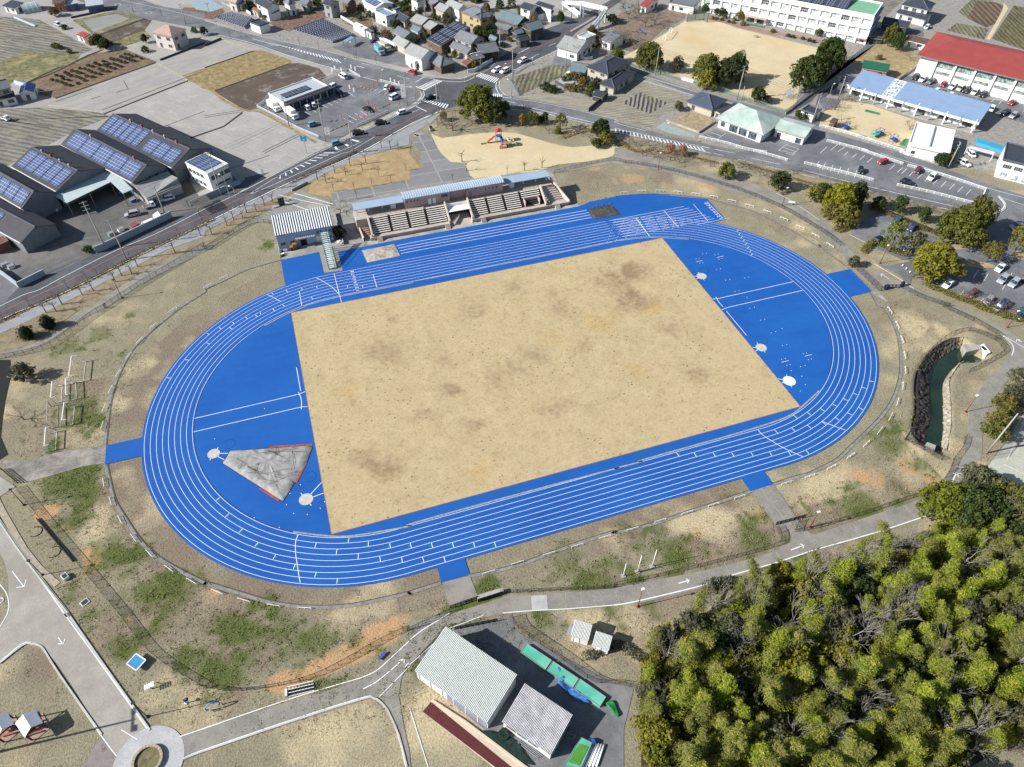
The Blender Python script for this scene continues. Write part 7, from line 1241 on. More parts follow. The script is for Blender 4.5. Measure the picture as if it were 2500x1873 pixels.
# black sliding gates
for desc, s in (('black sliding gate at the lower middle entrance', "23 440,1595 740,1490"), ('black folding gate on its rail at the middle entrance', "23 740,1525 1010,1440"), ('black sliding gate at the lower right entrance', "33 1740,695 2065,610"), ('black gate at the left entrance of the stadium', "03 20,100 200,250"), ('black gate panels of the depot entrance', "24 490,175 950,85"), ('low dark gate by the blue posts', "41 700,1450 880,1450")):
    fence(desc, s, 1.1, 1., None, M('gate_black', (30, 30, 32), .5), name='sliding_gate', cat='gate', pw=.12, bars=2)
# ================= POLES AND LAMPS =================
PC = M('concrete_pole', (188, 184, 178), .85, .1); 
def pole(tc, uv, h, desc='concrete utility pole with crossarms', arms=2, can=False, rot=.6):
    t = th('utility_pole', 'utility pole', desc, tc, uv, rot, 'utility poles'); mb = MB(); mb.lathe([(.2, 0), (.17, h*.4), (.11, h)], 8); mb.build('pole', PC, t)
    for k in range(arms): m2 = MB(); z = h-.4-k*1.1; m2.bar((-.95, .12, z), (.95, .12, z), .12); [m2.lathe([(.06, z+.06), (.08, z+.2), (.03, z+.28)], 6, (x, .12)) for x in (-.85, -.3, .3, .85)]; m2.build('crossarm', GALV, t)
    if can: m2 = MB(); m2.lathe([(.05, h-4.4), (.32, h-4.3), (.32, h-3.2), (.05, h-3.1)], 10, (.5, .1)); m2.bar((0, .1, h-3.8), (.5, .1, h-3.8), .1); m2.build('transformer', GALV, t)
    return t
for row in "01 1145,1030 15.4 3|01 1370,1150 13 1|01 1775,640 9 1|11 180,450 14.5 3|10 1305,1530 15 2 c|10 1605,1657 12.4 1|10 910,1360 11 2|10 2185,1140 12.5 2|10 1380,180 8 2|10 70,210 7 1|20 305,1215 13 1|20 975,590 11.5 3|20 1110,890 13 2|20 1685,720 9.5 1|20 170,160 7 2|20 2025,380 12 2|20 1745,200 9 1|30 440,815 11 1|30 1320,1080 12.8 2 c|30 1370,1085 5.5 0|30 2130,1330 11 2|41 1385,165 9.5 2|00 1440,130 6 1|00 2005,260 8.5 1|00 690,130 5.5 1|20 2090,260 8 1|40 200,1080 9 2|42 1805,1575 13 0".split('|'):
    r_ = row.split(); pole(r_[0], r_[1], float(r_[2]), arms=int(r_[3]), can=len(r_) > 4, rot=.3+.4*(len(r_[1]) % 3))
def lamp(tc, uv, h, col, desc, arm=0, rot=0., head='box'):
    m_ = {'r': M('lamp_red', (150, 62, 50), .6, .1), 'k': DARK, 'w': GALV, 'x': PC}[col]; t = th('street_lamp', 'street lamp', desc, tc, uv, rot, 'street lamps'); mb = MB(); mb.lathe([(.3, 0), (.3, .15)], 8); mb.lathe([(.09, .1), (.055, h)], 8); mb.build('pole', m_, t); m2 = MB()
    if arm: mb = MB(); mb.tube([(0, 0, h-.2), (arm*.5, 0, h+.25), (arm, 0, h+.3)], .05, 5); mb.build('arm', m_, t)
    m2.box(arm-.28, -.2, h+.02+(.2 if arm else 0), arm+.28, .2, h+.2+(.2 if arm else 0)); m2.build('lamp_head', WHITE if col in 'rwx' else m_, t); return t
for row in "33 252,1575 6.6|31 470,178 6|31 1810,560 6|41 655,1185 6|42 1580,1130 5.4|42 2030,220 5.4|43 -100,720 5.4".split('|'): lamp(*row.split()[:2], float(row.split()[2]), 'r', 'dark red park lamp post')
for row in "03 258,478 5.3|03 460,1235 5.3|04 1592,1115 6.1|01 1320,1560 6".split('|'): lamp(*row.split()[:2], float(row.split()[2]), 'k', 'black park lamp post')
lamp('11', "310,590", 11, 'x', 'tall road lamp beside the white office', 1.2, 2.6); lamp('11', "368,575", 6.5, 'w', 'curved steel road lamp beside the white office', 1.4, 2.4); lamp('30', "512,1590", 8, 'w', 'steel road lamp by the garden', 1.4, .4); lamp('40', "60,1180", 0.1+9, 'w', 'tall school yard floodlight mast', .8, .3); lamp('10', "1610,625", 6, 'w', 'grey lamp post at the solar yard', .6, 2.8); lamp('20', "600,985", 5, 'w', 'thin grey signal post in front of the great tree', .4); lamp('20', "1325,700", 2.6, 'w', 'short post with round red sign at the crossing', 0); lamp('40', "2150,1300", 4, 'w', 'grey lamp post right of the kindergarten', .5)
lamp('10', "1925,920", 5.5, 'w', 'white lamp post at the top of the store lot', .4); lamp('10', "1530,770", 4.5, 'w', 'white sign post at the store fence', .3); lamp('20', "770,785", 6.5, 'w', 'signal mast at the left of the crossing', 1.5, 2.7); lamp('20', "340,1190", 5.5, 'w', 'signal mast at the lower left of the crossing', 2, 2.9); lamp('20', "1100,1045", 6, 'w', 'signal mast at the right corner of the crossing', 1.6, 2.4); lamp('20', "1015,840", 5, 'w', 'signal mast by the waiting white cars', 1, .3); lamp('20', "70,1095", 5, 'w', 'signal mast at the store corner', 1, .4)
def wire(a, b, za, zb, desc, sag=.8):
    A = at(*a); B = at(*b); mb = MB()
    for dz in (0, -1.1):
        for k in (-.7, .7):
            d = (B-A).normalized(); n = Vector((-d.y, d.x, 0))*k; mb.tube([Vector((0, 0, za+dz))+n+(B-A)*u+Vector((0, 0, (zb-za)*u-sag*4*u*(1-u))) for u in [i/8 for i in range(9)]], .025, 3, cap=False)
    o = mb.build('power_line', M('wire_black', (60, 60, 62), .6)); o.location = (A.x, A.y, 0); tag(o, 'cable', desc)
wire(('01', "1145,1030"), ('11', "180,450"), 14.9, 14, 'overhead cables along the main road by the factory'); wire(('10', "1305,1530"), ('10', "2185,1140"), 14.5, 12, 'overhead cables in front of the convenience store'); wire(('10', "2185,1140"), ('20', "305,1215"), 12, 12.5, 'overhead cables over the lower crossing lanes'); wire(('20', "975,590"), ('20', "1110,890"), 11, 12.5, 'overhead cables over the crossing'); wire(('20', "1110,890"), ('20', "1685,720"), 12.5, 9, 'overhead cables over the field beds'); wire(('30', "440,815"), ('30', "1320,1080"), 10.5, 12.3, 'overhead cables before the school yard trees'); wire(('11', "180,450"), ('10', "1305,1530"), 14, 14.5, 'overhead cables over the stubble field'); wire(('30', "1320,1080"), ('30', "2130,1330"), 12.3, 10.5, 'overhead cables above the community centre')
q = at('04', '1470,1140'); q = q-Vector((cos(radians(-4.5)), sin(radians(-4.5)), 0))*21.5; t = thing('mast', 'mast', 'tall two armed lamp mast left of the park shelters', (q.x, q.y, 0)); mb = MB(); mb.lathe([(.22, 0), (.14, 13.4)], 8); mb.build('pole', PC, t); mb = MB(); mb.bar((0, -1.6, 13.2), (0, 1.6, 13.2), .2); [mb.box(-.3, y-.5, 13.2, .3, y+.5, 13.5) for y in (-1.4, 1.4)]; mb.build('lamp_head', DARK, t)
# flag poles
for uv, h in (("95,1245", 4.6), ("248,1200", 6.1), ("405,1142", 6.1)):
    t = th('flagpole', 'flagpole', 'white flagpole on a concrete foot', '33', uv, 0, 'flagpoles'); mb = MB(); mb.lathe([(.09, 0), (.05, h)], 8); mb.build('pole', WHITE, t); mb = MB(); mb.box(-.4, -.4, 0, .4, .4, .18); mb.build('foot', CONC, t)
# ================= SIGNS =================
def sign(tc, uv, w, h, z, rot, mat, desc, txt=None, tm=None, post=GALV, sz=.5):
    t = th('sign', 'sign', desc, tc, uv, rot); mb = MB(); mb.bar((0, 0, 0), (0, 0, z+h), .12); mb.build('post', post, t); mb = MB(); mb.box(-w/2, -.12, z, w/2, -.04, z+h); mb.build('board', mat, t)
    for i, s in enumerate(txt or []): text(t, s, sz, (0, -.13, z+h*(1-(i+.5)/len(txt))), 0, tm or WHITE, tilt=pi/2)
    return t
sign('11', "-470,0" if 0 else "640,265", .9, 1.6, 1.8, -.4, M('sign_pale', (200, 216, 228), .5), 'pale road sign beside the stubble field')
sign('11', "10,0" if 0 else "1100,0", 2.2, 1.8, 4.5, -.5, M('sign_blue', (40, 150, 210), .5), 'blue direction sign by the main road', ['↑', '→'], sz=.8)
sign('10', "1330,1490", 1.9, 2.6, 1.2, -.2, WHITE, 'white shop sign board by the store entrance', ['7', 'P'], M('sign_red', (200, 60, 56), .5), sz=1.); sign('10', "2150,1110", 1.6, 5, 2., -.2, WHITE, 'tall white pylon sign at the store corner', ['P'], MC['sign_red'], sz=1.1); sign('20', "1118,860", 1., 2.4, 1.6, .2, WHITE, 'white vertical sign at the crossing'); sign('31', "1900,560", 2., .5, 1., -.5, WHITE, 'small white sign on the ring path fence')
for i, uv in enumerate("1815,960 1860,930 1470,1290 1660,1300 1760,1150 1830,1180 1840,1220 1750,1260 1715,1310 2095,1150 1560,980 1605,1010 2000,900 2045,920 2090,940 1370,790 1400,770 1470,790 1575,760 1620,780".split()):
    t = th('banner', 'banner', ('red and white' if i < 10 else 'white')+' upright banner flag', '10', uv, -.4, 'banner flags of the store'); mb = MB(); mb.bar((0, 0, 0), (0, 0, 2.3), .05); mb.build('pole', WHITE, t); mb = MB(); mb.box(.03, -.02, .7, .5, .02, 2.25); mb.build('flag', M('banner_red', (216, 110, 110), .7) if i < 10 else WHITE, t)
for i, s in enumerate(("10 1675,935 1820,985", "10 1910,1165 2000,1125", "10 1345,1425 1540,1340", "10 1575,910 1615,930")):
    pts = T(s); t = thing('kerb_barrier', 'barrier', 'black and yellow striped kerb barrier', (pts[0].x, pts[0].y, 0), 0, 'striped kerb barriers'); mb = MB(); n = 8
    for k in range(n): mb.bar(pts[0].lerp(pts[1], k/n)-pts[0]+Vector((0, 0, .15)), pts[0].lerp(pts[1], (k+1)/n)-pts[0]+Vector((0, 0, .15)), .22, .18, k % 2)
    mb.build('bar', [M('stripe_yellow', (216, 180, 60), .7), DARK], t)
# ================= STADIUM FURNITURE =================
def rail_proto():
    t = thing('barrier_rail', 'barrier rail', 'low white steel barrier rail', (0, 0, 0), 0, 'white barrier rails round the track'); mb = MB(); mb.bar((-1.2, 0, .6), (1.2, 0, .6), .075); mb.build('top_bar', WHITE, t)
    lm3 = MB().box(-.035, -.035, 0, .035, .035, .6).mesh('leg', WHITE)
    for x in (-1.2, 0, 1.2): o = link('leg', lm3, t); o.location = (x, 0, 0)
    return t
rp = rail_proto(); first = True
for s in ("31 105,430 295,415 487,412 680,425 875,445 1070,475 1265,520 1455,572 1645,638 1825,715 2000,805 2165,895", "41 110,1000", "42 755,45 835,205 885,360 915,530 922,690 895,860 840,1030 765,1190 650,1340 505,1480 335,1612", "33 2105,172 1855,248 1350,400 1070,483 785,568 495,655 195,745", "43 130,75", "23 2105,833 1810,925 1505,1012 1165,1112 855,1212", "13 1080,1600 745,1572 425,1515 135,1425", "03 2070,1312 1830,1178 1620,1018 1450,850 1302,650 1200,448 1127,250", "02 1112,1290 1130,1100 1200,900 1280,730 1395,540 1510,375 1660,215 1870,40", "11 205,1345 35,1440"):
    for p in T(s):
        x, y = p.x-math.copysign(min(abs(p.x), S2), p.x), p.y; a = atan2(y, x)+pi/2 if abs(p.x) > S2 else 0
        if p.y < 0 and abs(p.x) > S2: a = atan2(y, x)+pi/2
        if first: rp.location = (p.x, p.y, .02); rp.rotation_euler = (0, 0, a); first = False
        else: copy_tree(rp, (p.x, p.y, .02), a, 'low white steel barrier rail')
# football goals
def goal(s, desc, mat=WHITE, d=1.4, h=2.):
    a, b = T(s, h); o, rot, L_ = frame(a, b); t = thing('football_goal', 'goal', desc, o, rot, 'stored goal frames'); mb = MB(); r = .07
    mb.bar((0, 0, 0), (0, 0, h), .14); mb.bar((L_, 0, 0), (L_, 0, h), .14); mb.bar((0, 0, h), (L_, 0, h), .14); mb.build('goal_frame', mat, t); mb = MB()
    for x in (0, L_): mb.bar((x, 0, h), (x, d*.6, h), .07); mb.bar((x, d*.6, h), (x, d, 0), .07); mb.bar((x, 0, .05), (x, d, .05), .07)
    mb.bar((0, d, .05), (L_, d, .05), .07); mb.build('back_stay', mat, t); return t
goal("02 705,770 710,945", 'white goal frame'); goal("02 560,800 545,975", 'white goal frame'); goal("02 690,1030 665,1220", 'white goal frame'); goal("02 490,1300 475,1495", 'white goal frame'); goal("02 770,530 740,745", 'tall white goal frame', h=2.4, d=2.2); goal("02 510,1010 500,1250", 'rusty pale goal frame', M('rusty_white', (206, 190, 180), .8, .2)); goal("30 555,385 625,300", 'white goal frame on the school ground')
# covers on pits
def tarp(tc, s, z, mat, desc, cords=None, rim=None, name='pit_cover', cat='pit cover', amp=.12):
    P = T(tc+' '+s, z); c = sum(P, Vector())/len(P); t = thing(name, cat, desc, (c.x, c.y, ZT), RNG.rand()*0); Q = resample(P+[P[0]], .5)[:-1]; n = len(Q); rng = np.random.RandomState(len(TH)); vs = []; R_ = 9
    for k in range(R_+1):
        u = 1-(k/R_)*.98
        for i, p in enumerate(Q): q = c.lerp(p, u); vs.append((q.x-c.x, q.y-c.y, (z if k else .02)+(amp*2.4*float(fbm(np.array(q.x*1.+q.y*.4), np.array(q.y*1.6), 1.1, 5, 2)-.5) if k else 0)))
    mb = MB(); mb.faces(vs, [(k*n+i, k*n+(i+1) % n, (k+1)*n+(i+1) % n, (k+1)*n+i) for k in range(R_) for i in range(n)]+[tuple(range(R_*n, R_*n+n))], 0, True); ob = mb.build('cover', mat, t)
    if rim: mb = MB(); [mb.bar(a-c, b-c, .14, .12) for a, b in zip(Q, Q[1:]+Q[:1])]; mb.build('edge_rope', rim, t)
    if cords:
        mb = MB()
        for k in range(cords):
            i0 = rng.randint(n); j0 = (i0+rng.randint(4, max(5, n//3))) % n; a = Q[i0].lerp(c, rng.rand()*.5); b = Q[j0].lerp(c, rng.rand()*.75); mb.tube([Vector((a.x-c.x, a.y-c.y, z+.18)), Vector(((a.x+b.x)/2-c.x+rng.normal()*.5, (a.y+b.y)/2-c.y+rng.normal()*.5, z+.2)), Vector((b.x-c.x, b.y-c.y, z+.18))], .03, 4)
        mb.build('cord', DARK, t)
    return t
GT = M('grey_tarp', (196, 194, 190), .8, .2, .9, bump=.8, c2=(164, 162, 158), fine=.12)
t = tarp('12', "265,1545 1105,1487 1160,1500 1090,1690 840,2090 180,1675 210,1640", .4, GT, 'large grey weathered tarpaulin over the high jump mats', 22, DARK, amp=.2)
mb = MB(); P = [p-t.location for p in T("12 265,1545 700,1515 1160,1490 1145,1520 1095,1680 985,1895 13 805,435 600,300 400,150")]
for a, b in ((P[1], P[2]), (P[4], P[5]), (P[7], P[6])): mb = MB(); mb.bar(Vector((a.x, a.y, .05)), Vector((b.x, b.y, .05)), .5, .06); mb.build('orange_mat_edge', M('mat_orange', (196, 96, 66), .7), t)
tarp('11', "1695,1048 2040,980 2105,1103 1755,1178", .12, M('cream_tarp', (220, 208, 190), .8, .25, 1., bump=.6, c2=(176, 172, 168)), 'cream canvas cover over the left long jump pit', 7, M('cream_rope', (196, 182, 164), .8))
t = tarp('21', "1925,602 2165,550 2280,655 1985,705", .15, M('dark_tarp', (104, 104, 94), .8, .3, 1., bump=.8, c2=(80, 78, 72)), 'dark olive tarpaulin over the right long jump pit', 8, M('olive_rope', (80, 80, 72), .8))
mb = MB(); [mb.lathe([(.05, .1), (.16, .2), (.05, .35)], 8, (p.x-t.location.x, p.y-t.location.y)) for p in T("21 1985,582 2015,578 2080,565 2163,548 2035,650 2025,690 2190,580")]; mb.build('red_weight', M('weight_red', (220, 50, 80), .5), t)
# judges' clutter by clubhouse
t = th('roller_tractor', 'tractor', 'small orange tractor parked before the clubhouse', '11', "965,1030", .1); mb = MB(); mb.box(-1.1, -.6, .5, 1.1, .6, 1.1); mb.box(-.3, -.55, 1.1, .9, .55, 1.75); mb.build('body', M('tractor_orange', (190, 134, 56), .6), t)
for x in (-.8, .8):
    for y in (-.6, .6): mb = MB(); mb.tube([(x, y-.12, .42), (x, y+.12, .42)], .42, 12); mb.build('wheel', DARK, t)
for uv, c_, r_ in (("830,1060", 'l', .6), ("850,1090", 'w', .5), ("905,1045", 'l', .5), ("835,1110", 'd', .5), ("1450,960", 'w', .6), ("1480,970", 'p', .5)): t = th('equipment_pile', 'equipment', 'small pile of track equipment', '11', uv, 0, 'equipment by the clubhouse'); mb = MB(); [mb.box(-r_+k*.3, -r_+.2*k, 0, -r_+k*.3+.5, r_-.2*k, .3+.2*k) for k in range(3)]; mb.build('frames', WALLS[c_], t)
for s, hh in (("11 1175,980 1255,965", .5),): a, b = T(s); o, rot, L_ = frame(a, b); t = thing('bench', 'bench', 'pink bench before the clubhouse', o, rot); mb = MB(); mb.box(0, 0, .4, L_, .5, .5); mb.build('seat', M('bench_pink', (206, 160, 190), .7), t); mb = MB(); mb.box(.1, .05, 0, .25, .45, .4); mb.box(L_-.25, .05, 0, L_-.1, .45, .4); mb.build('legs', GALV, t)
mb = MB()
# ================= DEPOT =================
TQ = M('turquoise_mat', (104, 206, 176), .6, .12, .8, c2=(128, 214, 190)); BT = M('blue_tarp', (44, 116, 200), .5, .35, 1.2, bump=1., c2=(96, 164, 226), fine=.2); NET = M('green_net', (44, 70, 62), .9, .35, 1.2, bump=1., fine=.2)
def flat_box(s, z, mat, name, cat, desc, grp=None, zz=0., top=None):
    P = T(s, z); c = sum(P, Vector())/len(P); t = thing(name, cat, desc, (c.x, c.y, 0), 0, grp); part_box(t, 'body', P, zz, z, mat)
    mb = MB(); Q = [Vector((p.x-c.x, p.y-c.y, z+.02)) for p in P]; [mb.bar(a, b, .1, .08) for a, b in zip(Q, Q[1:]+Q[:1])]; mb.build('edge_trim', top or GALV, t); return t
flat_box("24 1198,415 1262,325 1530,505 1462,605", .7, TQ, 'jump_mat_cover', 'mat cover', 'turquoise mat cover, uppermost of the row', 'turquoise mat covers'); flat_box("24 1480,612 1545,515 1820,702 1758,800", .7, TQ, 'jump_mat_cover', 'mat cover', 'turquoise mat cover, middle of the row under the blue sheet', 'turquoise mat covers'); flat_box("24 1770,812 1835,705 2115,900 2052,1002", .7, TQ, 'jump_mat_cover', 'mat cover', 'turquoise mat cover, lowest of the row with a rolled mat', 'turquoise mat covers')
tarp('24', "1590,560 1620,600 1620,700 1700,760 1770,830 1850,890 1960,930 1965,970 1850,955 1740,900 1650,800 1590,720 1580,640", .5, BT, 'crumpled bright blue tarpaulin lying beside the turquoise mats', name='tarpaulin', cat='tarpaulin', amp=.35); tarp('24', "1925,1345 1975,1330 2015,1380 2000,1420 1935,1400", .8, BT, 'small heap of blue tarpaulin by the green box', name='tarpaulin', cat='tarpaulin', amp=.3)
tarp('24', "955,1270 1010,1220 1070,1260 1090,1320 1040,1370 960,1330", .6, NET, 'heap of dark green netting at the warehouse corner', name='netting', cat='netting', amp=.3); tarp('24', "740,1260 900,1260 1100,1330 1200,1400 1240,1500 1370,1640 1240,1620 1100,1520 900,1400", .15, NET, 'long dark green netting spread below the smaller warehouse', name='netting', cat='netting', amp=.15); tarp('24', "2110,960 2170,930 2209,950 34 30,1030 60,1120 24 2209,1090", .4, M('green_cover', (48, 146, 76), .6, .2, 1.), 'green sheet at the end of the turquoise row', name='tarpaulin', cat='tarpaulin', amp=.2)
t = flat_box("24 1670,1640 1845,1335 1965,1395 1850,1657", .9, TQ, 'jump_mat_cover', 'mat cover', 'turquoise tray with green cloth at the bottom edge'); part_box(t, 'green_cloth', T("24 1710,1600 1830,1400 1930,1440 1830,1640", .95), .9, .97, M('grass_green', (96, 170, 66), .8))
for k in range(5): a, b = T("24 %d,1657 %d,%d" % (1860+k*38, 1985+k*28, 1400+k*6)); o, rot, L_ = frame(a, b); t = thing('pipe', 'pipe', 'white plastic pipe lying by the green box', o, rot, 'white pipes'); mb = MB(); mb.tube([(0, 0, .3), (L_, 0, .3)], .18, 8); mb.build('tube', WHITE, t)
for k in range(7): a, b = T("24 %d,%d %d,%d" % (1150+k*18, 1385-k*8, 1380+k*18, 1565-k*8)); o, rot, L_ = frame(a, b); t = thing('steel_bar', 'steel bar', 'steel bar in the stack', o, rot, 'stacked steel bars'); mb = MB(); mb.bar((0, 0, .2), (L_, 0, .2), .1); mb.build('bar', GALV, t)
for uv in "1720,1270 1700,1310 1760,1290 1690,1350 1740,1330".split(): t = th('metal_rack', 'rack', 'small metal rack behind the smaller warehouse', '24', uv, RNG.rand(), 'metal racks'); mb = MB(); [mb.bar((x, -.5, .0), (x, -.5, .9), .06) for x in (-.5, .5)]; [mb.bar((x, .5, .0), (x, .5, .9), .06) for x in (-.5, .5)]; [mb.bar((-.5, y, .9), (.5, y, .9), .06) for y in (-.5, .5)]; mb.bar((-.5, -.5, .9), (-.5, .5, .9), .06); mb.build('frame', GALV, t)
t = th('flat_panel', 'panel', 'grey flat board leaning beside the larger white shed', '24', "1720,190"); part_box(t, 'board', T("24 1690,220 1725,115 1775,135 1740,240", .5), .35, .5, GALV)
wallrun('cream concrete wall beside the maroon running strip', "24 250,945 600,1170 1250,1657 1600,1900", .35, .3, M('cream_wall_top', (230, 214, 190), .85, .08)); 
# ================= PARK, LOWER LEFT =================
BW = M('shelter_wood', (104, 66, 50), .8, .15); SR = M('shelter_roof', (214, 222, 230), .35, .06, .5, spec=.5)
def shelter(A, B, C, D_px, r0, r1, desc, posts):
    e, r = 2.3, 3.1; P = T(f"04 {A} {B} {C} {D_px}", e); R0, R1 = T(f"04 {r0} {r1}", r); c = sum(P, Vector())/4; t = thing('park_shelter', 'shelter', desc, (c.x, c.y, 0), 0, 'park shelters'); c = Vector((c.x, c.y, 0)); mb = MB(); q = [p-c for p in P]+[R0-c, R1-c]; z = Vector((0, 0, .1))
    mb.faces(q+[v-z for v in q], [(0, 4, 5, 3), (4, 1, 2, 5), (9, 11, 10, 6), (11, 8, 7, 10)]); mb.build('roof', SR, t)
    for p in q[:4]: m2 = MB(); p = Vector((p.x*.86, p.y*.86, p.z)); m2.bar((p.x, p.y, 0), p, .2); m2.build('post', BW, t)
    m2 = MB(); [m2.bar(a*.86+Vector((0, 0, e*.12)), b*.86+Vector((0, 0, e*.12)), .16) for a, b in ((q[0], q[1]), (q[1], q[2]), (q[2], q[3]), (q[3], q[0]))]; m2.build('beam', BW, t)
    m2 = MB(); m2.box(-.9, -.4, .7, .9, .4, .78); m2.box(-.15, -.15, 0, .15, .15, .7); m2.build('table', M('table_brown', (176, 110, 90), .8), t); m2 = MB(); m2.box(-1, -1., .38, 1, -.7, .44); m2.box(-1, .7, .38, 1, 1., .44); m2.build('bench', MC['table_brown'], t)
    sheet('pavement', [c+(p-c)*1.1 for p in P], M('shelter_slab', (190, 160, 146), .85, .1), .1)
shelter("165,1185", "380,1035", "462,1180", "265,1338", "245,1090", "330,1230", 'silver roofed park shelter with brown posts, the right one', 0); shelter("-130,1210", "75,1055", "150,1195", "-40,1360", "-60,1110", "20,1250", 'silver roofed park shelter cut by the left frame edge', 0)
t = th('round_planter', 'planter', 'round stone planter ring on the circular plaza', '04', "1600,1590"); mb = MB(); n = 26; ro, ri = 2.3, 1.9
for k in range(n): a0, a1 = 2*pi*k/n, 2*pi*(k+.93)/n; q = [(ro*cos(a0), ro*sin(a0)), (ro*cos(a1), ro*sin(a1)), (ri*cos(a1), ri*sin(a1)), (ri*cos(a0), ri*sin(a0))]; mb.prism(q, .1, .62)
mb.build('stone_ring', M('planter_stone', (206, 190, 166), .9, .2, 2.), t); mb = MB(); mb.prism([(1.88*cos(2*pi*k/24), 1.88*sin(2*pi*k/24)) for k in range(24)], .1, .34); mb.build('soil', M('planter_soil', (150, 136, 104), .95, .4, 1.5, c2=(120, 124, 80)), t)
t = th('play_table', 'play table', 'bright blue square play panel with white rim', '04', "1490,545", .75); mb = MB(); mb.box(-1., -1.15, .75, 1., 1.15, .85); mb.build('panel', M('panel_blue', (80, 170, 226), .5), t); mb = MB(); [mb.bar(a, b, .16, .14) for a, b in (((-1, -1.15, .84), (1, -1.15, .84)), ((1, -1.15, .84), (1, 1.15, .84)), ((1, 1.15, .84), (-1, 1.15, .84)), ((-1, 1.15, .84), (-1, -1.15, .84)))]; mb.build('rim', WHITE, t); mb = MB(); mb.bar((0, 0, 0), (0, 0, .8), .25); mb.build('post', GALV, t)
t = th('slatted_lounger', 'seat', 'white slatted exercise seat on a black curved frame', '04', "1650,810", .1); mb = MB(); [mb.box(-.9+k*.32, -.4, 1.2+k*.05, -.68+k*.32, .5, 1.26+k*.05) for k in range(5)]; mb.build('slats', WHITE, t); mb = MB(); mb.tube([(0, 0, 0), (-.3, .1, .6), (-.1, .1, 1.2)], .1, 6); mb.tube([(1.3, .3, 0), (1.1, .3, .8), (.4, .2, 1.3)], .06, 6); mb.build('frame', DARK, t)
t = th('exercise_post', 'exercise post', 'blue and white exercise post with discs', '04', "2010,965", 0); mb = MB(); mb.bar((0, 0, 0), (0, 0, 1.5), .14); mb.build('post', M('post_blue', (60, 90, 180), .5), t); mb = MB(); mb.lathe([(.3, .9), (.3, 1.)], 12, (.3, .1)); mb.build('disc', DARK, t); mb = MB(); mb.lathe([(.25, 0), (.25, .12)], 12); mb.build('foot', WHITE, t)
t = th('exercise_arch', 'exercise arch', 'light blue arched exercise ring', '14', "100,1020", .2); mb = MB(); mb.tube([(1.1*cos(a), 0, 1.0+1.1*sin(a)) for a in np.linspace(-.7, pi+.7, 16)], .12, 8); mb.build('arch', M('arch_blue', (96, 164, 236), .5), t); mb = MB(); mb.bar((-.2, -.5, 0), (-.2, -.5, .9), .1); mb.build('post', GALV, t)
t = th('bench', 'bench', 'small blue bench beside the lower path', '14', "1915,465", .55); mb = MB(); mb.box(-.85, -.22, .38, .85, .22, .46); mb.build('seat', M('bench_blue', (90, 110, 200), .6), t); mb = MB(); mb.box(-.6, -.15, 0, -.5, .15, .38); mb.box(.5, -.15, 0, .6, .15, .38); mb.build('legs', GALV, t)
a, b = T("14 905,895 1185,830"); o, rot, L_ = frame(a, b); t = thing('ladder_frame', 'exercise frame', 'dark gridded exercise frame with white rails beside the path', o, rot); mb = MB(); [mb.bar((L_*k/8, 0, .1), (L_*k/8, 1.3, .8), .08) for k in range(9)]; [mb.bar((0, y, .1+y*.54), (L_, y, .1+y*.54), .1, .08, 1) for y in (0, .45, .9, 1.3)]; mb.build('grid', [DARK, WHITE], t); mb = MB(); mb.box(0, .1, .02, L_, 1.2, .08); mb.build('base_plate', M('plate_dark', (70, 70, 74), .8), t); mb = MB(); mb.box(-.5, 0, 0, -.15, 1.2, .5); mb.build('end_block', CAPW, t)
t = th('manhole_box', 'service box', 'white service box with dark grating', '03', "712,1262", .6); mb = MB(); mb.box(-.5, -.6, 0, .5, .6, .7); mb.build('box', WHITE, t); mb = MB(); mb.box(-.38, -.48, .7, .38, .48, .75); mb.build('grating', MC['plate_dark'], t)
t = th('manhole_box', 'service box', 'low pale framed grating in the turf', '03', "915,1530", .6); mb = MB(); mb.box(-.7, -.6, 0, .7, .6, .14); mb.build('frame', CAPW, t); mb = MB(); mb.box(-.55, -.45, .14, .55, .45, .18); mb.build('grating', MC['plate_dark'], t)
for uv, r_ in (("385,765", 1.15), ("580,985", 1.2)): t = th('stone_ring', 'ring', 'dark curved edging ring in the turf', '03', uv, 0, 'edging rings'); mb = MB(); mb.tube([(r_*cos(a), r_*sin(a), .05) for a in np.linspace(-2.4, 1.9, 18)], .07, 5); mb.build('ring', MC['brown_edge'], t)
t = th('small_ring', 'ring', 'small white ring planter at the left frame edge', '03', "10,1512"); mb = MB(); mb.tube([(.5*cos(a), .5*sin(a), .12) for a in np.linspace(0, 2*pi, 20)], .09, 6); mb.build('rim', WHITE, t)
t = th('gate_pillar', 'gate pillar', 'tall black monument slab by the club entrance', '11', "835,560", .2); mb = MB(); mb.box(-.9, -.2, 0, .9, .2, 2.6); mb.build('slab', M('slab_slate', (60, 78, 96), .4), t); mb = MB(); mb.box(-2.8, -.5, 0, -.9, .5, .4); mb.build('stones', CONC, t)
for i, uv in enumerate(("720,1465", "890,1430")): t = th('gate_post', 'gate post', 'dark blue gate post', '41', uv, .2, 'blue gate posts'); mb = MB(); mb.box(-.5, -.3, 0, .5, .3, 1.3); mb.build('pillar', M('gate_blue', (36, 44, 110), .5), t); mb = MB(); mb.box(-.55, -.35, 1.3, .55, .35, 1.38); mb.build('cap', DARK, t)
for uv in ("895,1215", "935,1252", "975,1288"): t = th('bollard', 'bollard', 'short white bollard at the car park exit', '41', uv, 0, 'bollards'); mb = MB(); mb.lathe([(.16, 0), (.16, .55), (.1, .62)], 10); mb.build('post', WHITE, t)
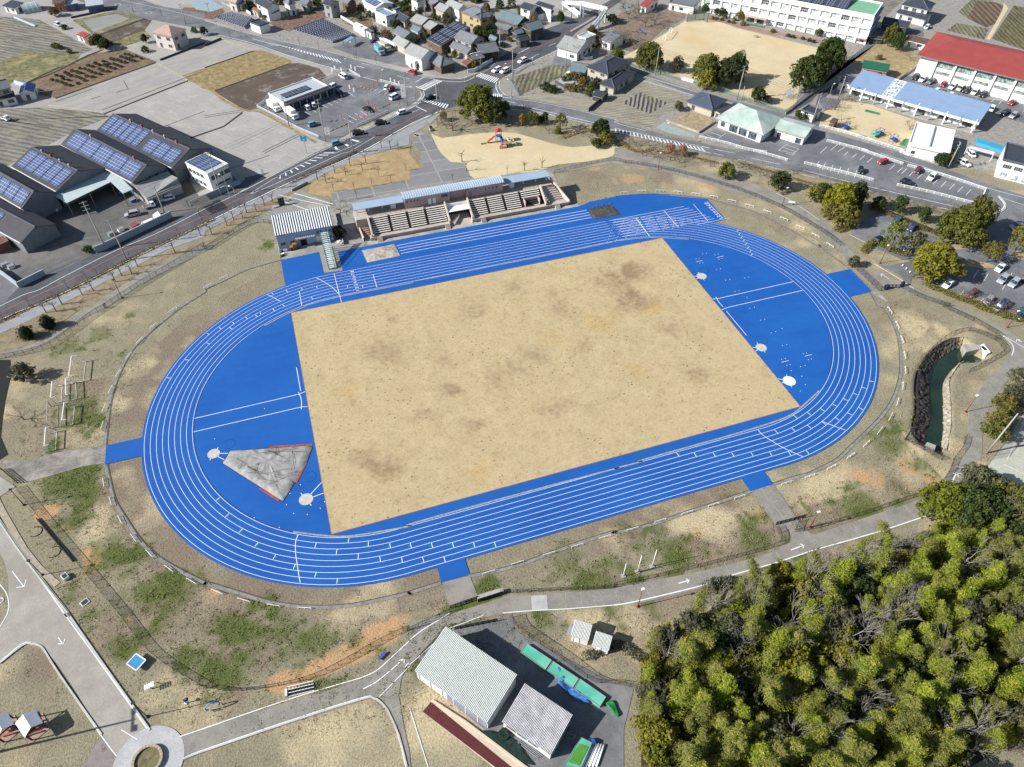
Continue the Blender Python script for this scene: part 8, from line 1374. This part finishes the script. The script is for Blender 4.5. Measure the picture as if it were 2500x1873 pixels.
# ================= PLAYGROUND =================
t = th('play_structure', 'play structure', 'climbing tower with red roof and red and blue slides', '21', "0,0" if 0 else "990,-150", 0) if 0 else None
p = T("20 960,1530")[0]; t = thing('play_structure', 'play structure', 'climbing tower with red roof and red and blue slides', (p.x, p.y, .06), 0); RD = M('play_red', (216, 60, 56), .5); BL = M('play_blue', (50, 112, 206), .5); 
loc = lambda uv, z: (lambda v: Vector((v.x-p.x, v.y-p.y, z)))(T('20 '+uv, z)[0])
tw = loc("960,1465", 2.2); mb = MB(); [mb.bar((tw.x+x, tw.y+y, 0), (tw.x+x, tw.y+y, 4.), .12) for x in (-.8, .8) for y in (-.8, .8)]; mb.build('tower_posts', BL, t); mb = MB(); mb.box(tw.x-.9, tw.y-.9, 2.1, tw.x+.9, tw.y+.9, 2.25); mb.build('deck', BL, t)
mb = MB(); q = [(tw.x+x, tw.y+y, 4.) for x, y in ((-1.1, -1.1), (1.1, -1.1), (1.1, 1.1), (-1.1, 1.1))]; mb.faces(q+[(tw.x, tw.y, 5.1)], [(0, 1, 4), (1, 2, 4), (2, 3, 4), (3, 0, 4), (3, 2, 1, 0)]); mb.build('roof', RD, t)
def chute(a, b, w_, mat, nm='slide', wav=0):
    mb = MB(); n = 8; d = (b-a); nn = Vector((-d.y, d.x, 0)).normalized()*w_/2; pts = [a+d*(i/n)+Vector((0, 0, wav*sin(i/n*4*pi))) for i in range(n+1)]
    for s_ in (0,): [mb.faces([x-nn, x+nn, y+nn, y-nn], [(0, 3, 2, 1)]) for x, y in zip(pts, pts[1:])]
    for s_ in (-1, 1): mb.tube([x+nn*s_+Vector((0, 0, .18)) for x in pts], .1, 6)
    return mb.build(nm, mat, t)
chute(loc("920,1475", 2.), loc("835,1540", .2), .7, RD, 'slide', .12); chute(loc("965,1455", 2.2), loc("1025,1545", .9), .9, BL); chute(loc("1000,1560", 1.4), loc("970,1600", .1), .6, RD)
pd = loc("1060,1540", 1.2); mb = MB(); mb.box(pd.x-2.2, pd.y-1., 1.1, pd.x+.9, pd.y+1., 1.25); mb.build('deck', M('play_wood', (196, 150, 88), .7), t); mb = MB(); [mb.bar((pd.x+x, pd.y+y, 0), (pd.x+x, pd.y+y, 2.6), .1) for x in (-2.2, -.6, .9) for y in (-1, 1)]; mb.build('tower_posts', BL, t)
mb = MB(); mb.tube([Vector((pd.x+1.1+1.1*cos(a), pd.y+.2+1.2*sin(a), 1.5-a*.22)) for a in np.linspace(1.2, -4, 14)], .3, 8); mb.build('spiral_slide', M('play_cream', (232, 214, 176), .5), t)
mb = MB(); a_, b_ = loc("985,1585", .5), loc("1090,1580", .5); [mb.bar(a_.lerp(b_, k/7), a_.lerp(b_, (k+.5)/7), .3, .25) for k in range(7)]; mb.build('stepping_blocks', DARK, t)
t2 = flat_box("20 765,1548 825,1538 832,1552 775,1562", .08, M('mat_green', (96, 128, 96), .8), 'landing_mat', 'mat', 'green landing mat at the foot of the red slide')
for uv, c_, desc in (("270,1395", BL, 'light blue kindergarten play frame with panel'), ("590,1480", TQ, 'turquoise kindergarten climbing net frame'), ("640,1460", BL, 'blue kindergarten tower with red slide'), ("790,1530", BL, 'blue kindergarten swing frame')):
    t = th('playground_climber', 'play equipment', desc, '40', uv, .3); mb = MB(); [mb.bar((x, y, 0), (x, y, 2.2), .12) for x in (-1.2, 1.2) for y in (-.8, .8)]; [mb.bar((-1.2, y, z), (1.2, y, z), .1) for y in (-.8, .8) for z in (1.1, 2.2)]; [mb.bar((x, -.8, z), (x, .8, z), .1) for x in (-1.2, 1.2) for z in (1.1, 2.2)]; mb.build('frame', c_, t); mb = MB(); mb.box(-1.1, -.7, 1.1, 1.1, .7, 1.2); mb.build('deck', c_, t); mb = MB(); mb.faces([(1.1, -.4, 1.2), (2.8, -.4, .1), (2.8, .4, .1), (1.1, .4, 1.2)], [(0, 1, 2, 3)]); mb.build('slide', RD, t)
for s in ("40 505,1180 655,1220 645,1240 490,1205", "40 930,1495 965,1500 930,1580 860,1560", "40 440,1455 510,1470 480,1495 430,1480"): flat_box(s, .1, M('mat_green2', (70, 150, 104), .8), 'play_mat', 'mat', 'green mat on the kindergarten yard', 'green mats')
t = th('jungle_gym', 'climbing frame', 'light blue climbing frame at the school yard corner', '30', "1870,1050", .5); mb = MB(); [mb.bar((x*.8, y*.8, 0), (x*.8, y*.8, 2.4), .08) for x in range(-3, 4, 2) for y in (-1, 1)]; [mb.bar((-2.4, y*.8, z), (2.4, y*.8, z), .08) for y in (-1, 1) for z in (.8, 1.6, 2.4)]; mb.build('frame', M('jungle_blue', (130, 180, 226), .5), t); mb = MB(); [mb.bar((x*.8, -.8, z), (x*.8, .8, z), .08) for x in range(-3, 4, 2) for z in (1.6, 2.4)]; mb.build('rungs', MC['jungle_blue'], t)
t = th('slide', 'slide', 'blue playground slide left of the school ground', '30', "300,370", -.9); mb = MB(); mb.faces([(-1.6, -.35, 1.8), (1.6, -.35, .2), (1.6, .35, .2), (-1.6, .35, 1.8)], [(0, 1, 2, 3)]); mb.bar((-1.6, -.35, 1.9), (1.6, -.35, .35), .1); mb.bar((-1.6, .35, 1.9), (1.6, .35, .35), .1); mb.build('chute', BL, t); mb = MB(); mb.bar((-2.4, 0, 0), (-1.6, 0, 1.9), .5, .08); mb.build('ladder', RD, t)
t = th('backstop', 'backstop', 'dark green baseball backstop net', '30', "890,235", 0); mb = MB(); P = [v-t.location for v in T("30 780,240 870,215 960,225 1000,245")]; z = Vector((0, 0, 4)); [mb.faces([a, b, b+z, a+z], [(0, 1, 2, 3)]) for a, b in zip(P, P[1:])]; mb.build('net', MALPHA('backstop_net', (90, 110, 90), .45), t); mb = MB(); [mb.bar(a, a+z, .14) for a in P]; [mb.bar(a+z, b+z, .1) for a, b in zip(P, P[1:])]; mb.build('frame', DARK, t)
t = th('steel_table', 'table', 'grey trolley standing on the school ground', '30', "1525,405", -.3); mb = MB(); mb.box(-1., -.5, .7, 1., .5, .8); mb.build('top', GALV, t); mb = MB(); [mb.bar((x, y, 0), (x, y, .7), .08) for x in (-.9, .9) for y in (-.4, .4)]; mb.build('legs', GALV, t)
mb = MB()
for s in ("30 1235,400 1010,555", "30 1545,470 1325,635", "30 1235,400 1545,470", "30 540,500 1040,525", "30 1470,545 2110,575", "30 1700,915 1850,850 1940,790", "30 1700,360 1900,430 2050,520 2110,570", "30 420,440 560,310 760,230"): strip(mb, smooth(T(s), 3) if len(s.split()) > 3 else T(s), .16, .075)
struct(mb.build('chalk_lines', M('chalk_line', (240, 228, 204), .9)))
mb = MB(); [strip(mb, T(s), .1, .1) for s in ("42 2209,1250 2020,1657", "43 2209,150 1990,40")]; struct(mb.build('court_lines', LINE))
for s, desc in (("01 530,560 600,530 660,560 600,600", 'white bags and bins under the loading canopy'), ("01 1640,660 1700,620 1735,665 1680,700", 'white tank beside the factory boundary wall'), ("01 1520,740 1640,690 1650,715 1560,765", 'white crates by the factory boundary wall')): flat_box(s, 1., WHITE, 'crates', 'crates', desc)
flat_box("01 1385,765 1470,725 1500,750 1420,800", 1.9, ROOFS['r'], 'lean_to', 'shelter', 'rusty red small roof beside the boundary wall'); flat_box("01 0,900 40,890 90,940 -60,1010", 2.6, ROOFS['k'], 'lean_to', 'shelter', 'rusty brown roof at the left edge of the factory lot')
for tc, uv, c_ in (('01', "1440,520", BL), ('01', "1310,440", BL), ('01', "370,750", TQ), ('01', "1205,880", M('glass_green', (176, 206, 190), .5)), ('01', "1310,835", WHITE), ('01', "130,1235", WHITE), ('01', "60,1215", GALV), ('40', "0,0", BL)):
    if tc == '40': continue
    t = th('yard_bin', 'bin', 'yard container on the factory lot', tc, uv, .5, 'yard containers'); mb = MB(); mb.box(-.8, -.6, 0, .8, .6, .9); mb.build('body', c_, t); mb = MB(); mb.box(-.85, -.65, .9, .85, .65, 1.); mb.build('lid', GALV, t)
# ================= VEHICLES =================
def paint(name, c, r=.25): return M(name, c, r, .03, .5, spec=.6)
CP = {'w': paint('car_white', (240, 242, 244)), 's': paint('car_silver', (184, 190, 196)), 'k': paint('car_black', (34, 36, 42)), 'r': paint('car_red', (196, 40, 52)), 'd': paint('car_maroon', (120, 54, 58)), 'b': paint('car_blue', (56, 70, 128)), 'l': paint('car_light_blue', (140, 184, 200)), 'g': paint('car_grey', (120, 126, 134)), 't': paint('car_teal', (60, 104, 128)), 'p': paint('car_cream', (222, 214, 194)), 'e': paint('car_green', (110, 160, 60))}
CNAME = {'w': 'white', 's': 'silver', 'k': 'black', 'r': 'red', 'd': 'maroon', 'b': 'dark blue', 'l': 'light blue', 'g': 'grey', 't': 'teal', 'p': 'cream', 'e': 'green'}
CGL = MGLASS('car_glass', (30, 38, 46), .08); TYRE = M('tyre', (36, 36, 38), .9, .1); HL = M('headlamp', (230, 236, 240), .2, .05); TLM = M('tail_lamp', (170, 30, 34), .3, .05); RIM = M('wheel_rim', (170, 172, 176), .3, .05)
def wheel(t, x, y, r=.32): mb = MB(); mb.tube([(x, y-.1, r), (x, y+.1, r)], r, 12); w_ = mb.build('wheel', TYRE, t); mb = MB(); s_ = 1 if y > 0 else -1; mb.tube([(x, y+s_*.1, r), (x, y+s_*.115, r)], r*.6, 10); mb.build('rim', RIM, w_)
def car(kind):
    Lc, W, H, cab, hood = {'hatch': (3.5, 1.5, 1.58, (-1.6, -1.45, .7, 1.25), .92), 'sedan': (4.5, 1.72, 1.42, (-1.65, -.95, .45, 1.15), .85), 'van': (4.7, 1.74, 1.85, (-2.2, -2.05, 1.05, 1.75), 1.0), 'suv': (4.5, 1.8, 1.62, (-2.1, -1.75, .5, 1.15), .95)}[kind]
    t = thing('car', 'car', 'x', (0, 0, 0)); h = Lc/2; b = MB(); x0, x1, x2, x3 = cab
    prof = [(-h, .35), (-h+.02, hood*.95), (x0, hood), (x3, hood), (h-.25, hood*.82), (h, hood*.6), (h, .3), (-h, .3)]
    n = len(prof); w2 = W/2
    vs = [(x, -w2*(.93 if abs(x) > h-.3 else 1), z) for x, z in prof]+[(x, w2*(.93 if abs(x) > h-.3 else 1), z) for x, z in prof]
    b.faces(vs, [tuple(range(n)), tuple(range(2*n-1, n-1, -1))]+[(k, k+n, (k+1) % n+n, (k+1) % n) for k in range(n)]); 
    bo = b.build('body', CP['w'], t); 
    wi, wt = w2*.96, w2*.8; g_ = MB(); g_.faces([(x0, -wi, hood), (x3, -wi, hood), (x3, wi, hood), (x0, wi, hood), (x1, -wt, H), (x2, -wt, H), (x2, wt, H), (x1, wt, H)], [(0, 1, 5, 4), (1, 2, 6, 5), (2, 3, 7, 6), (3, 0, 4, 7)]); g_.build('window', CGL, t)
    r = MB(); r.faces([(x1-.03, -wt-.02, H-.02), (x2+.03, -wt-.02, H-.02), (x2+.03, wt+.02, H-.02), (x1-.03, wt+.02, H-.02), (x1+.08, -wt+.08, H+.05), (x2-.08, -wt+.08, H+.05), (x2-.08, wt-.08, H+.05), (x1+.08, wt-.08, H+.05)], [(4, 5, 6, 7), (0, 1, 5, 4), (1, 2, 6, 5), (2, 3, 7, 6), (3, 0, 4, 7)])
    for s_ in (-1, 1): r.bar((x0, wi*s_, hood), (x1, wt*s_, H), .07); r.bar((x3, wi*s_, hood), (x2, wt*s_, H), .06); xm = (x1+x2)/2; r.bar((xm, wi*s_, hood), (xm, wt*s_, H), .08)
    r.build('roof', CP['w'], t)
    for x in (-h+.75, h-.75):
        for y in (-w2+.06, w2-.06): wheel(t, x, y)
    for y in (-1, 1): m2 = MB(); m2.box(h-.06, y*w2*.7-.17, .58, h+.02, y*w2*.7+.17, .74); m2.build('headlight', HL, t); m2 = MB(); m2.box(-h-.02, y*w2*.75-.12, .65, -h+.04, y*w2*.75+.12, .85); m2.build('tail_light', TLM, t)
    return t
def truck(L1, W, Hb, cabL, box=True):
    t = thing('truck', 'truck', 'x', (0, 0, 0)); h = L1/2; b = MB(); b.faces([(h-cabL, -W/2, .5), (h, -W/2, .5), (h, W/2, .5), (h-cabL, W/2, .5), (h-cabL, -W/2, 1.9), (h-.25, -W/2*.94, 1.9), (h-.25, W/2*.94, 1.9), (h-cabL, W/2, 1.9), (h, -W/2, 1.1), (h, W/2, 1.1)], [(0, 3, 2, 1), (4, 5, 6, 7), (0, 1, 8, 5, 4), (2, 3, 7, 6, 9), (1, 2, 9, 8), (8, 9, 6, 5), (3, 0, 4, 7)]); b.build('body', CP['w'], t)
    g_ = MB(); g_.faces([(h-.03, -W*.42, 1.2), (h-.03, W*.42, 1.2), (h-.22, W*.4, 1.8), (h-.22, -W*.4, 1.8)], [(0, 1, 2, 3)]); [g_.box(h-cabL*.8, s_*W/2-.02, 1.15, h-.35, s_*W/2+.02, 1.7) for s_ in (-1, 1)]; g_.build('window', CGL, t)
    m2 = MB()
    if box: m2.box(-h, -W/2, .8, h-cabL-.1, W/2, Hb)
    else: m2.box(-h, -W/2, .65, h-cabL-.05, W/2, .72); [m2.box(-h, y-.03, .72, h-cabL-.05, y+.03, 1.02) for y in (-W/2+.03, W/2-.03)]; m2.box(-h, -W/2, .72, -h+.06, W/2, 1.02)
    m2.build('cargo_box' if box else 'cargo_bed', CP['w'], t); m2 = MB(); m2.box(-h, -.35, .45, h-cabL, .35, .68); m2.build('chassis', DARK, t)
    if not box: m2 = MB(); m2.box(-h+.08, -W/2+.08, .73, h-cabL-.1, W/2-.08, .76); m2.build('bed_floor', M('bed_brown', (130, 96, 84), .8), t)
    for x in (-h+.9, h-.7):
        for y in (-W/2+.12, W/2-.12): wheel(t, x, y, .36)
    for y in (-1, 1): m3 = MB(); m3.box(h-.04, y*W*.36-.14, .62, h+.03, y*W*.36+.14, .78); m3.build('headlight', HL, t)
    return t
PROTO = {}; FREE = {}
def vehicle(kind, col, a, b, grp, noun=None, desc=None):
    """a: rear, b: front, points on the ground"""
    if kind not in PROTO:
        PROTO[kind] = {'hatch': lambda: car('hatch'), 'sedan': lambda: car('sedan'), 'van': lambda: car('van'), 'suv': lambda: car('suv'), 'box': lambda: truck(6.2, 2.1, 3.0, 1.6), 'kei': lambda: truck(3.5, 1.45, 0, 1.3, False), 'flat': lambda: truck(6., 2., 0, 1.7, False)}[kind]()
        TH.pop(); first = True
    else: first = False
    c = (a+b)/2; rot = atan2(b.y-a.y, b.x-a.x); nm = {'hatch': 'small car', 'sedan': 'saloon car', 'van': 'minivan', 'suv': 'estate car', 'box': 'box truck', 'kei': 'small pickup truck', 'flat': 'flatbed truck'}[kind]
    d = desc or f"{CNAME[col]} {nm}"; mt = CP[col]; src = PROTO[kind]
    if first: t = src; t.location = (c.x, c.y, .09); t.rotation_euler = (0, 0, rot); TH.append((t, d, None))
    else: t = copy_tree(src, (c.x, c.y, .09), rot, d)
    for ch in t.children:
        if ch.name.split('.')[0] in ('body', 'roof', 'cargo_box', 'cargo_bed'): ch.material_slots[0].link = 'OBJECT'; ch.material_slots[0].material = mt
    t['category'] = 'truck' if kind in ('box', 'kei', 'flat') else 'car'; t['group'] = grp; return t
# sheet; rear u,v; front u,v; type; colour; group key
GV = {'r': 'vehicles on the roads', 'p': 'parked vehicles'}
for row in """10 1540,870 1450,815 van w p|10 1410,935 1335,975 suv w p|10 1420,1000 1500,1060 van k p|10 1130,1200 1080,1160 hatch w p|10 1190,1170 1160,1130 hatch w p|10 1940,990 1990,935 hatch w p|10 2040,970 1970,1000 hatch d p|10 2000,1090 2100,1040 van w p|10 1715,1180 1820,1215 sedan k p|10 1125,1375 1210,1345 hatch l p
10 2165,1220 2080,1245 hatch w r|10 1850,1350 1955,1335 suv k r|10 1610,1460 1715,1445 suv k r|10 1380,1575 1465,1555 hatch l r|20 70,810 0,780 suv r r|20 260,1060 180,1080 sedan k r|20 980,755 900,790 suv w r|20 1065,765 985,800 suv w r|20 1260,655 1175,690 suv w r|20 1690,840 1740,800 hatch w p|20 60,0 -60,40 hatch s p
10 1800,465 1880,450 sedan b p|10 1845,495 1920,480 sedan s p|10 1890,515 1970,495 sedan k p|10 2209,660 2209,640 hatch w p|10 1860,555 1920,605 box l p|10 1910,525 1985,560 box p p|10 1975,525 2030,550 van e p
10 700,1150 810,1220 box w p|10 880,1220 1020,1315 box w p|01 1515,655 1360,690 suv s p|01 1870,490 1750,520 suv w p|01 1540,610 1700,565 kei w p|01 -60,900 220,830 flat w p|01 270,660 350,700 hatch w p|01 250,780 200,760 kei w p
11 1670,680 1672,750 hatch w p|41 740,100 620,125 hatch r p|41 440,175 440,235 hatch k p|41 1075,165 1030,240 hatch d p|41 1240,245 1175,300 suv w p|41 890,315 1000,360 suv k p|41 1500,90 1610,150 suv w p|41 1600,0 1660,55 hatch w p|41 2190,790 2060,810 sedan s r
41 860,720 780,790 suv t p|41 1020,800 960,850 hatch b p|41 590,970 690,930 suv k p|41 990,1040 900,1090 hatch w p|41 1430,1390 1340,1460 sedan w p|41 1990,1210 1900,1290 sedan w p|41 2020,1330 1920,1420 suv s p|41 2140,1370 2040,1460 suv s p|41 1680,1500 1600,1560 hatch d p|41 1850,1570 1780,1640 hatch s p|41 1990,1630 1920,1700 van b p|42 2200,50 2110,140 van t p|41 2209,1400 2250,1330 suv k p|42 1950,0 1880,60 hatch w p
40 1060,820 1000,880 suv k p|40 1150,850 1070,900 suv w p|40 1240,870 1150,925 suv g p|40 1360,900 1300,960 hatch r p|40 1470,925 1390,980 suv w p|40 1550,945 1475,1000 suv p p|40 1620,960 1540,1025 suv k p|40 1700,985 1635,1040 suv w p|40 1790,1010 1725,1070 suv k p|40 2110,1100 2035,1150 sedan r p|40 1120,960 1080,990 suv k p|40 1200,970 1160,1010 hatch b p|40 1275,990 1230,1020 hatch w p|40 1330,1015 1290,1040 suv k p|40 1430,1035 1380,1070 hatch w p|40 1470,1050 1430,1090 suv g p|40 1870,1170 1830,1220 suv w p|40 2030,1220 1960,1255 suv k p|40 2120,1240 2050,1290 suv s p|40 1180,290 1130,330 hatch w p|00 600,265 665,295 hatch w p|00 40,1290 100,1310 kei w p""".replace('\n', '|').split('|'):
    tc, a, b, kind, col, g_ = row.split(); A, B = T(f"{tc} {a} {b}"); vehicle(kind, col, A, B, GV[g_])
# ================= PEOPLE =================
def person(tc, uv, rot, top, legs, desc, z=.1, stride=.22):
    p = at(tc, uv); t = thing('person', 'person', desc, (p.x, p.y, z), rot); me = bpy.data.meshes.new('body')
    V = [(0, 0, .93), (0, 0, 1.2), (0, .02, 1.42), (0, .02, 1.52), (0, .03, 1.64), (.01, .04, 1.74), (.2, .02, 1.4), (.26, -.04+stride*.4, 1.14), (.27, stride*.9, .9), (-.2, .02, 1.4), (-.26, -.04-stride*.2, 1.14), (-.27, stride*-.4, .9), (.1, 0, .88), (.11, stride*.7, .48), (.11, stride*.5, .08), (.11, stride*.5+.14, .04), (-.1, 0, .88), (-.11, -stride*.3, .48), (-.11, -stride*1.2, .1), (-.11, -stride*1.2+.14, .05)]
    E_ = [(0, 1), (1, 2), (2, 3), (3, 4), (4, 5), (2, 6), (6, 7), (7, 8), (2, 9), (9, 10), (10, 11), (0, 12), (12, 13), (13, 14), (14, 15), (0, 16), (16, 17), (17, 18), (18, 19)]
    R_ = [.15, .15, .15, .06, .1, .08, .07, .05, .04, .07, .05, .04, .1, .075, .05, .045, .1, .075, .05, .045]
    me.from_pydata(V, E_, []); o = bpy.data.objects.new('body', me); COL.objects.link(o); md = o.modifiers.new('s', 'SKIN')
    for i, v in enumerate(me.skin_vertices[0].data): v.radius = (R_[i], R_[i]*.8); v.use_root = i == 0
    o.modifiers.new('u', 'SUBSURF').levels = 1; bpy.context.view_layer.update(); me2 = bpy.data.meshes.new_from_object(o.evaluated_get(bpy.context.evaluated_depsgraph_get())); bpy.data.objects.remove(o)
    me2.materials.clear(); sk_ = M('skin', (214, 170, 140), .6, .05); hr = M('hair', (40, 34, 30), .7, .1); [me2.materials.append(x) for x in (top, legs, sk_, hr)]
    for f in me2.polygons: z_ = f.center.z; f.material_index = 1 if z_ < .93 and abs(f.center.x) < .24 else 2 if 1.5 < z_ < 1.7 and f.center.y > .0 else 3 if z_ > 1.55 else 2 if z_ < .95 else 0
    link('body', me2, t); return t
person('41', "1010,1350", -2.2, M('cloth_dark', (50, 50, 56), .9), M('cloth_black', (34, 34, 40), .9), 'pedestrian in dark clothes walking on the grass corner of the car park')
person('42', "2190,1160", 1., WHITE, M('cloth_navy', (40, 50, 80), .9), 'tennis player in white at the edge of the court', .08); person('42', "2120,1515", 2., MC['cloth_dark'], MC['cloth_black'], 'tennis player in black near the court corner', .08); person('42', "2195,1430", .5, M('cloth_orange', (220, 80, 50), .9), MC['cloth_navy'], 'person in orange beside the tennis court', .08)
person('30', "985,945", .3, M('cloth_red', (190, 60, 60), .9), MC['cloth_navy'], 'person in red under the school yard trees', .06)
# ================= LABELS =================
LM = [((600, 480), 'the white office'), ((340, 440), 'the factory'), ((150, 600), 'the factory yard wall'), ((70, 560), 'the factory lot'), ((850, 240), 'the store car park'), ((720, 240), 'the convenience store'), ((560, 280), 'the stubble field'), ((500, 100), 'the pink house'), ((250, 170), 'the orchard plot'), ((60, 240), 'the blue barn'), ((120, 60), 'the far left fields'), ((800, 90), 'the big solar farm'), ((600, 60), 'the small solar farm'), ((930, 110), 'the row of parked cars'), ((1060, 100), 'the big solar roof'), ((1180, 60), 'the yellow house'), ((1300, 70), 'the footbridge street'), ((1150, 210), 'the great round tree'), ((1100, 190), 'the crossing'), ((1420, 120), 'the white storehouse'), ((1480, 180), 'the dark hipped house'), ((1580, 60), 'the school annex'), ((1600, 150), 'the left side of the school yard'), ((1780, 180), 'the middle of the school yard'), ((1980, 170), 'the right side of the school yard'), ((1900, 60), 'the school front'), ((2060, 20), 'the school end wall'), ((2190, 120), 'the lodge lawn'), ((2330, 190), 'the gymnasium'), ((2200, 260), 'the kindergarten'), ((2250, 340), 'the white hall'), ((2420, 420), 'the right edge building'), ((1730, 250), 'the navy roofed bungalow'), ((1810, 310), 'the community centre'), ((2000, 380), 'the left of the big car park'), ((2280, 420), 'the right of the big car park'), ((1250, 350), 'the play structure'), ((1080, 320), 'the paved square'), ((950, 410), 'the dry lawn behind the stand'), ((1250, 430), 'the grandstand roof'), ((800, 500), 'the clubhouse entrance'), ((740, 560), 'the clubhouse'), ((620, 540), 'the lane left of the clubhouse'), ((350, 640), 'the main road verge'), ((100, 760), 'the egg shaped bushes'), ((120, 950), 'the goal frames'), ((1600, 450), 'the top bend of the track'), ((1850, 440), 'the ring path above the track'), ((2000, 500), 'the yellow green trees'), ((2150, 530), 'the upper hedge row'), ((2230, 620), 'the big yellow tree'), ((2420, 640), 'the lower car park'), ((2380, 540), 'the large car park tree'), ((2120, 640), 'the right blue tab'), ((2160, 780), 'the right bend of the track'), ((2210, 1000), 'the pond'), ((2420, 1000), 'the tennis court'), ((2100, 1100), 'the lower right bend'), ((1850, 1190), 'the lower right gate'), ((1550, 1370), 'the flagpoles'), ((1300, 1350), 'the back straight'), ((1100, 1450), 'the lower middle gate'), ((700, 1480), 'the lower bend of the track'), ((450, 1420), 'the lower left bend'), ((290, 1200), 'the left entrance path'), ((250, 1000), 'the left bend of the track'), ((380, 800), 'the upper left bend'), ((110, 1250), 'the left gate'), ((180, 1450), 'the wide park road'), ((370, 1650), 'the play panel'), ((60, 1850), 'the park shelters'), ((360, 1850), 'the round plaza'), ((750, 1700), 'the lower park path'), ((1100, 1650), 'the large warehouse'), ((1320, 1780), 'the smaller warehouse'), ((1420, 1580), 'the white sheds'), ((1400, 1700), 'the turquoise mats'), ((2400, 1250), 'the dark trees above the grove'), ((1700, 1420), 'the upper left rim of the grove'), ((2000, 1400), 'the top of the grove'), ((2300, 1400), 'the upper right of the grove'), ((1700, 1600), 'the left side of the grove'), ((1950, 1600), 'the middle of the grove'), ((2200, 1600), 'the right middle of the grove'), ((2430, 1600), 'the right edge of the grove'), ((1700, 1800), 'the lower left of the grove'), ((1950, 1800), 'the lower middle of the grove'), ((2200, 1800), 'the lower right of the grove'), ((2430, 1800), 'the bottom right corner')]
def pix(x, y, z=1.):
    d = Vector((x, y, z))-Vector(CAM); w_ = d.dot(_f); return 1250+FOC*d.dot(CR)/w_, 936.5-FOC*d.dot(CU)/w_
ORD = {1: 'second', 2: 'third', 3: 'fourth', 4: 'fifth', 5: 'sixth', 6: 'seventh', 7: 'eighth', 8: 'ninth', 9: 'tenth', 10: 'eleventh', 11: 'twelfth', 12: 'thirteenth', 13: 'fourteenth', 14: 'fifteenth', 15: 'sixteenth', 16: 'seventeenth', 17: 'eighteenth', 18: 'nineteenth', 19: 'twentieth'}
bydesc = {}
for o, d, lab in TH:
    if lab: o['label'] = lab; continue
    bydesc.setdefault(d, []).append(o)
for d, L_ in bydesc.items():
    if len(L_) == 1: o = L_[0]; o['label'] = d if len(d.split()) >= 4 else d+' near '+min(LM, key=lambda l: (lambda p: hypot(p[0]-l[0][0], p[1]-l[0][1]))(pix(*o.location)))[1]; continue
    cl = {}
    for o in L_: q = pix(*o.location); lm = min(LM, key=lambda l: hypot(q[0]-l[0][0], q[1]-l[0][1])); cl.setdefault(lm[1], []).append((q, o))
    for ph, it in cl.items():
        xs_ = [q[0] for q, _ in it]; ys_ = [q[1] for q, _ in it]; hor = max(xs_)-min(xs_) >= max(ys_)-min(ys_); it.sort(key=lambda k: k[0][0] if hor else k[0][1]); n = len(it)
        for i, (q, o) in enumerate(it):
            w1, w2 = ('left', 'right') if hor else ('top', 'bottom')
            if n == 1: s = ''
            elif i == 0: s = f', {w1}most one' if hor else ', topmost one'
            elif i == n-1: s = f', {w2}most one' if hor else ', bottommost one'
            elif n == 3: s = ', middle one'
            elif i < n/2: s = f', {ORD.get(i, "inner")} from the {w1}'
            else: s = f', {ORD.get(n-1-i, "inner")} from the {w2}'
            o['label'] = f"{d} near {ph}{s}"
seen = {}
for o, d, lab in TH:
    if len(o['label'].split()) > 16: print('LONG', o['label'])
    seen.setdefault(o['label'], []).append(o)
print('dups', [(k, len(v)) for k, v in seen.items() if len(v) > 1][:20])
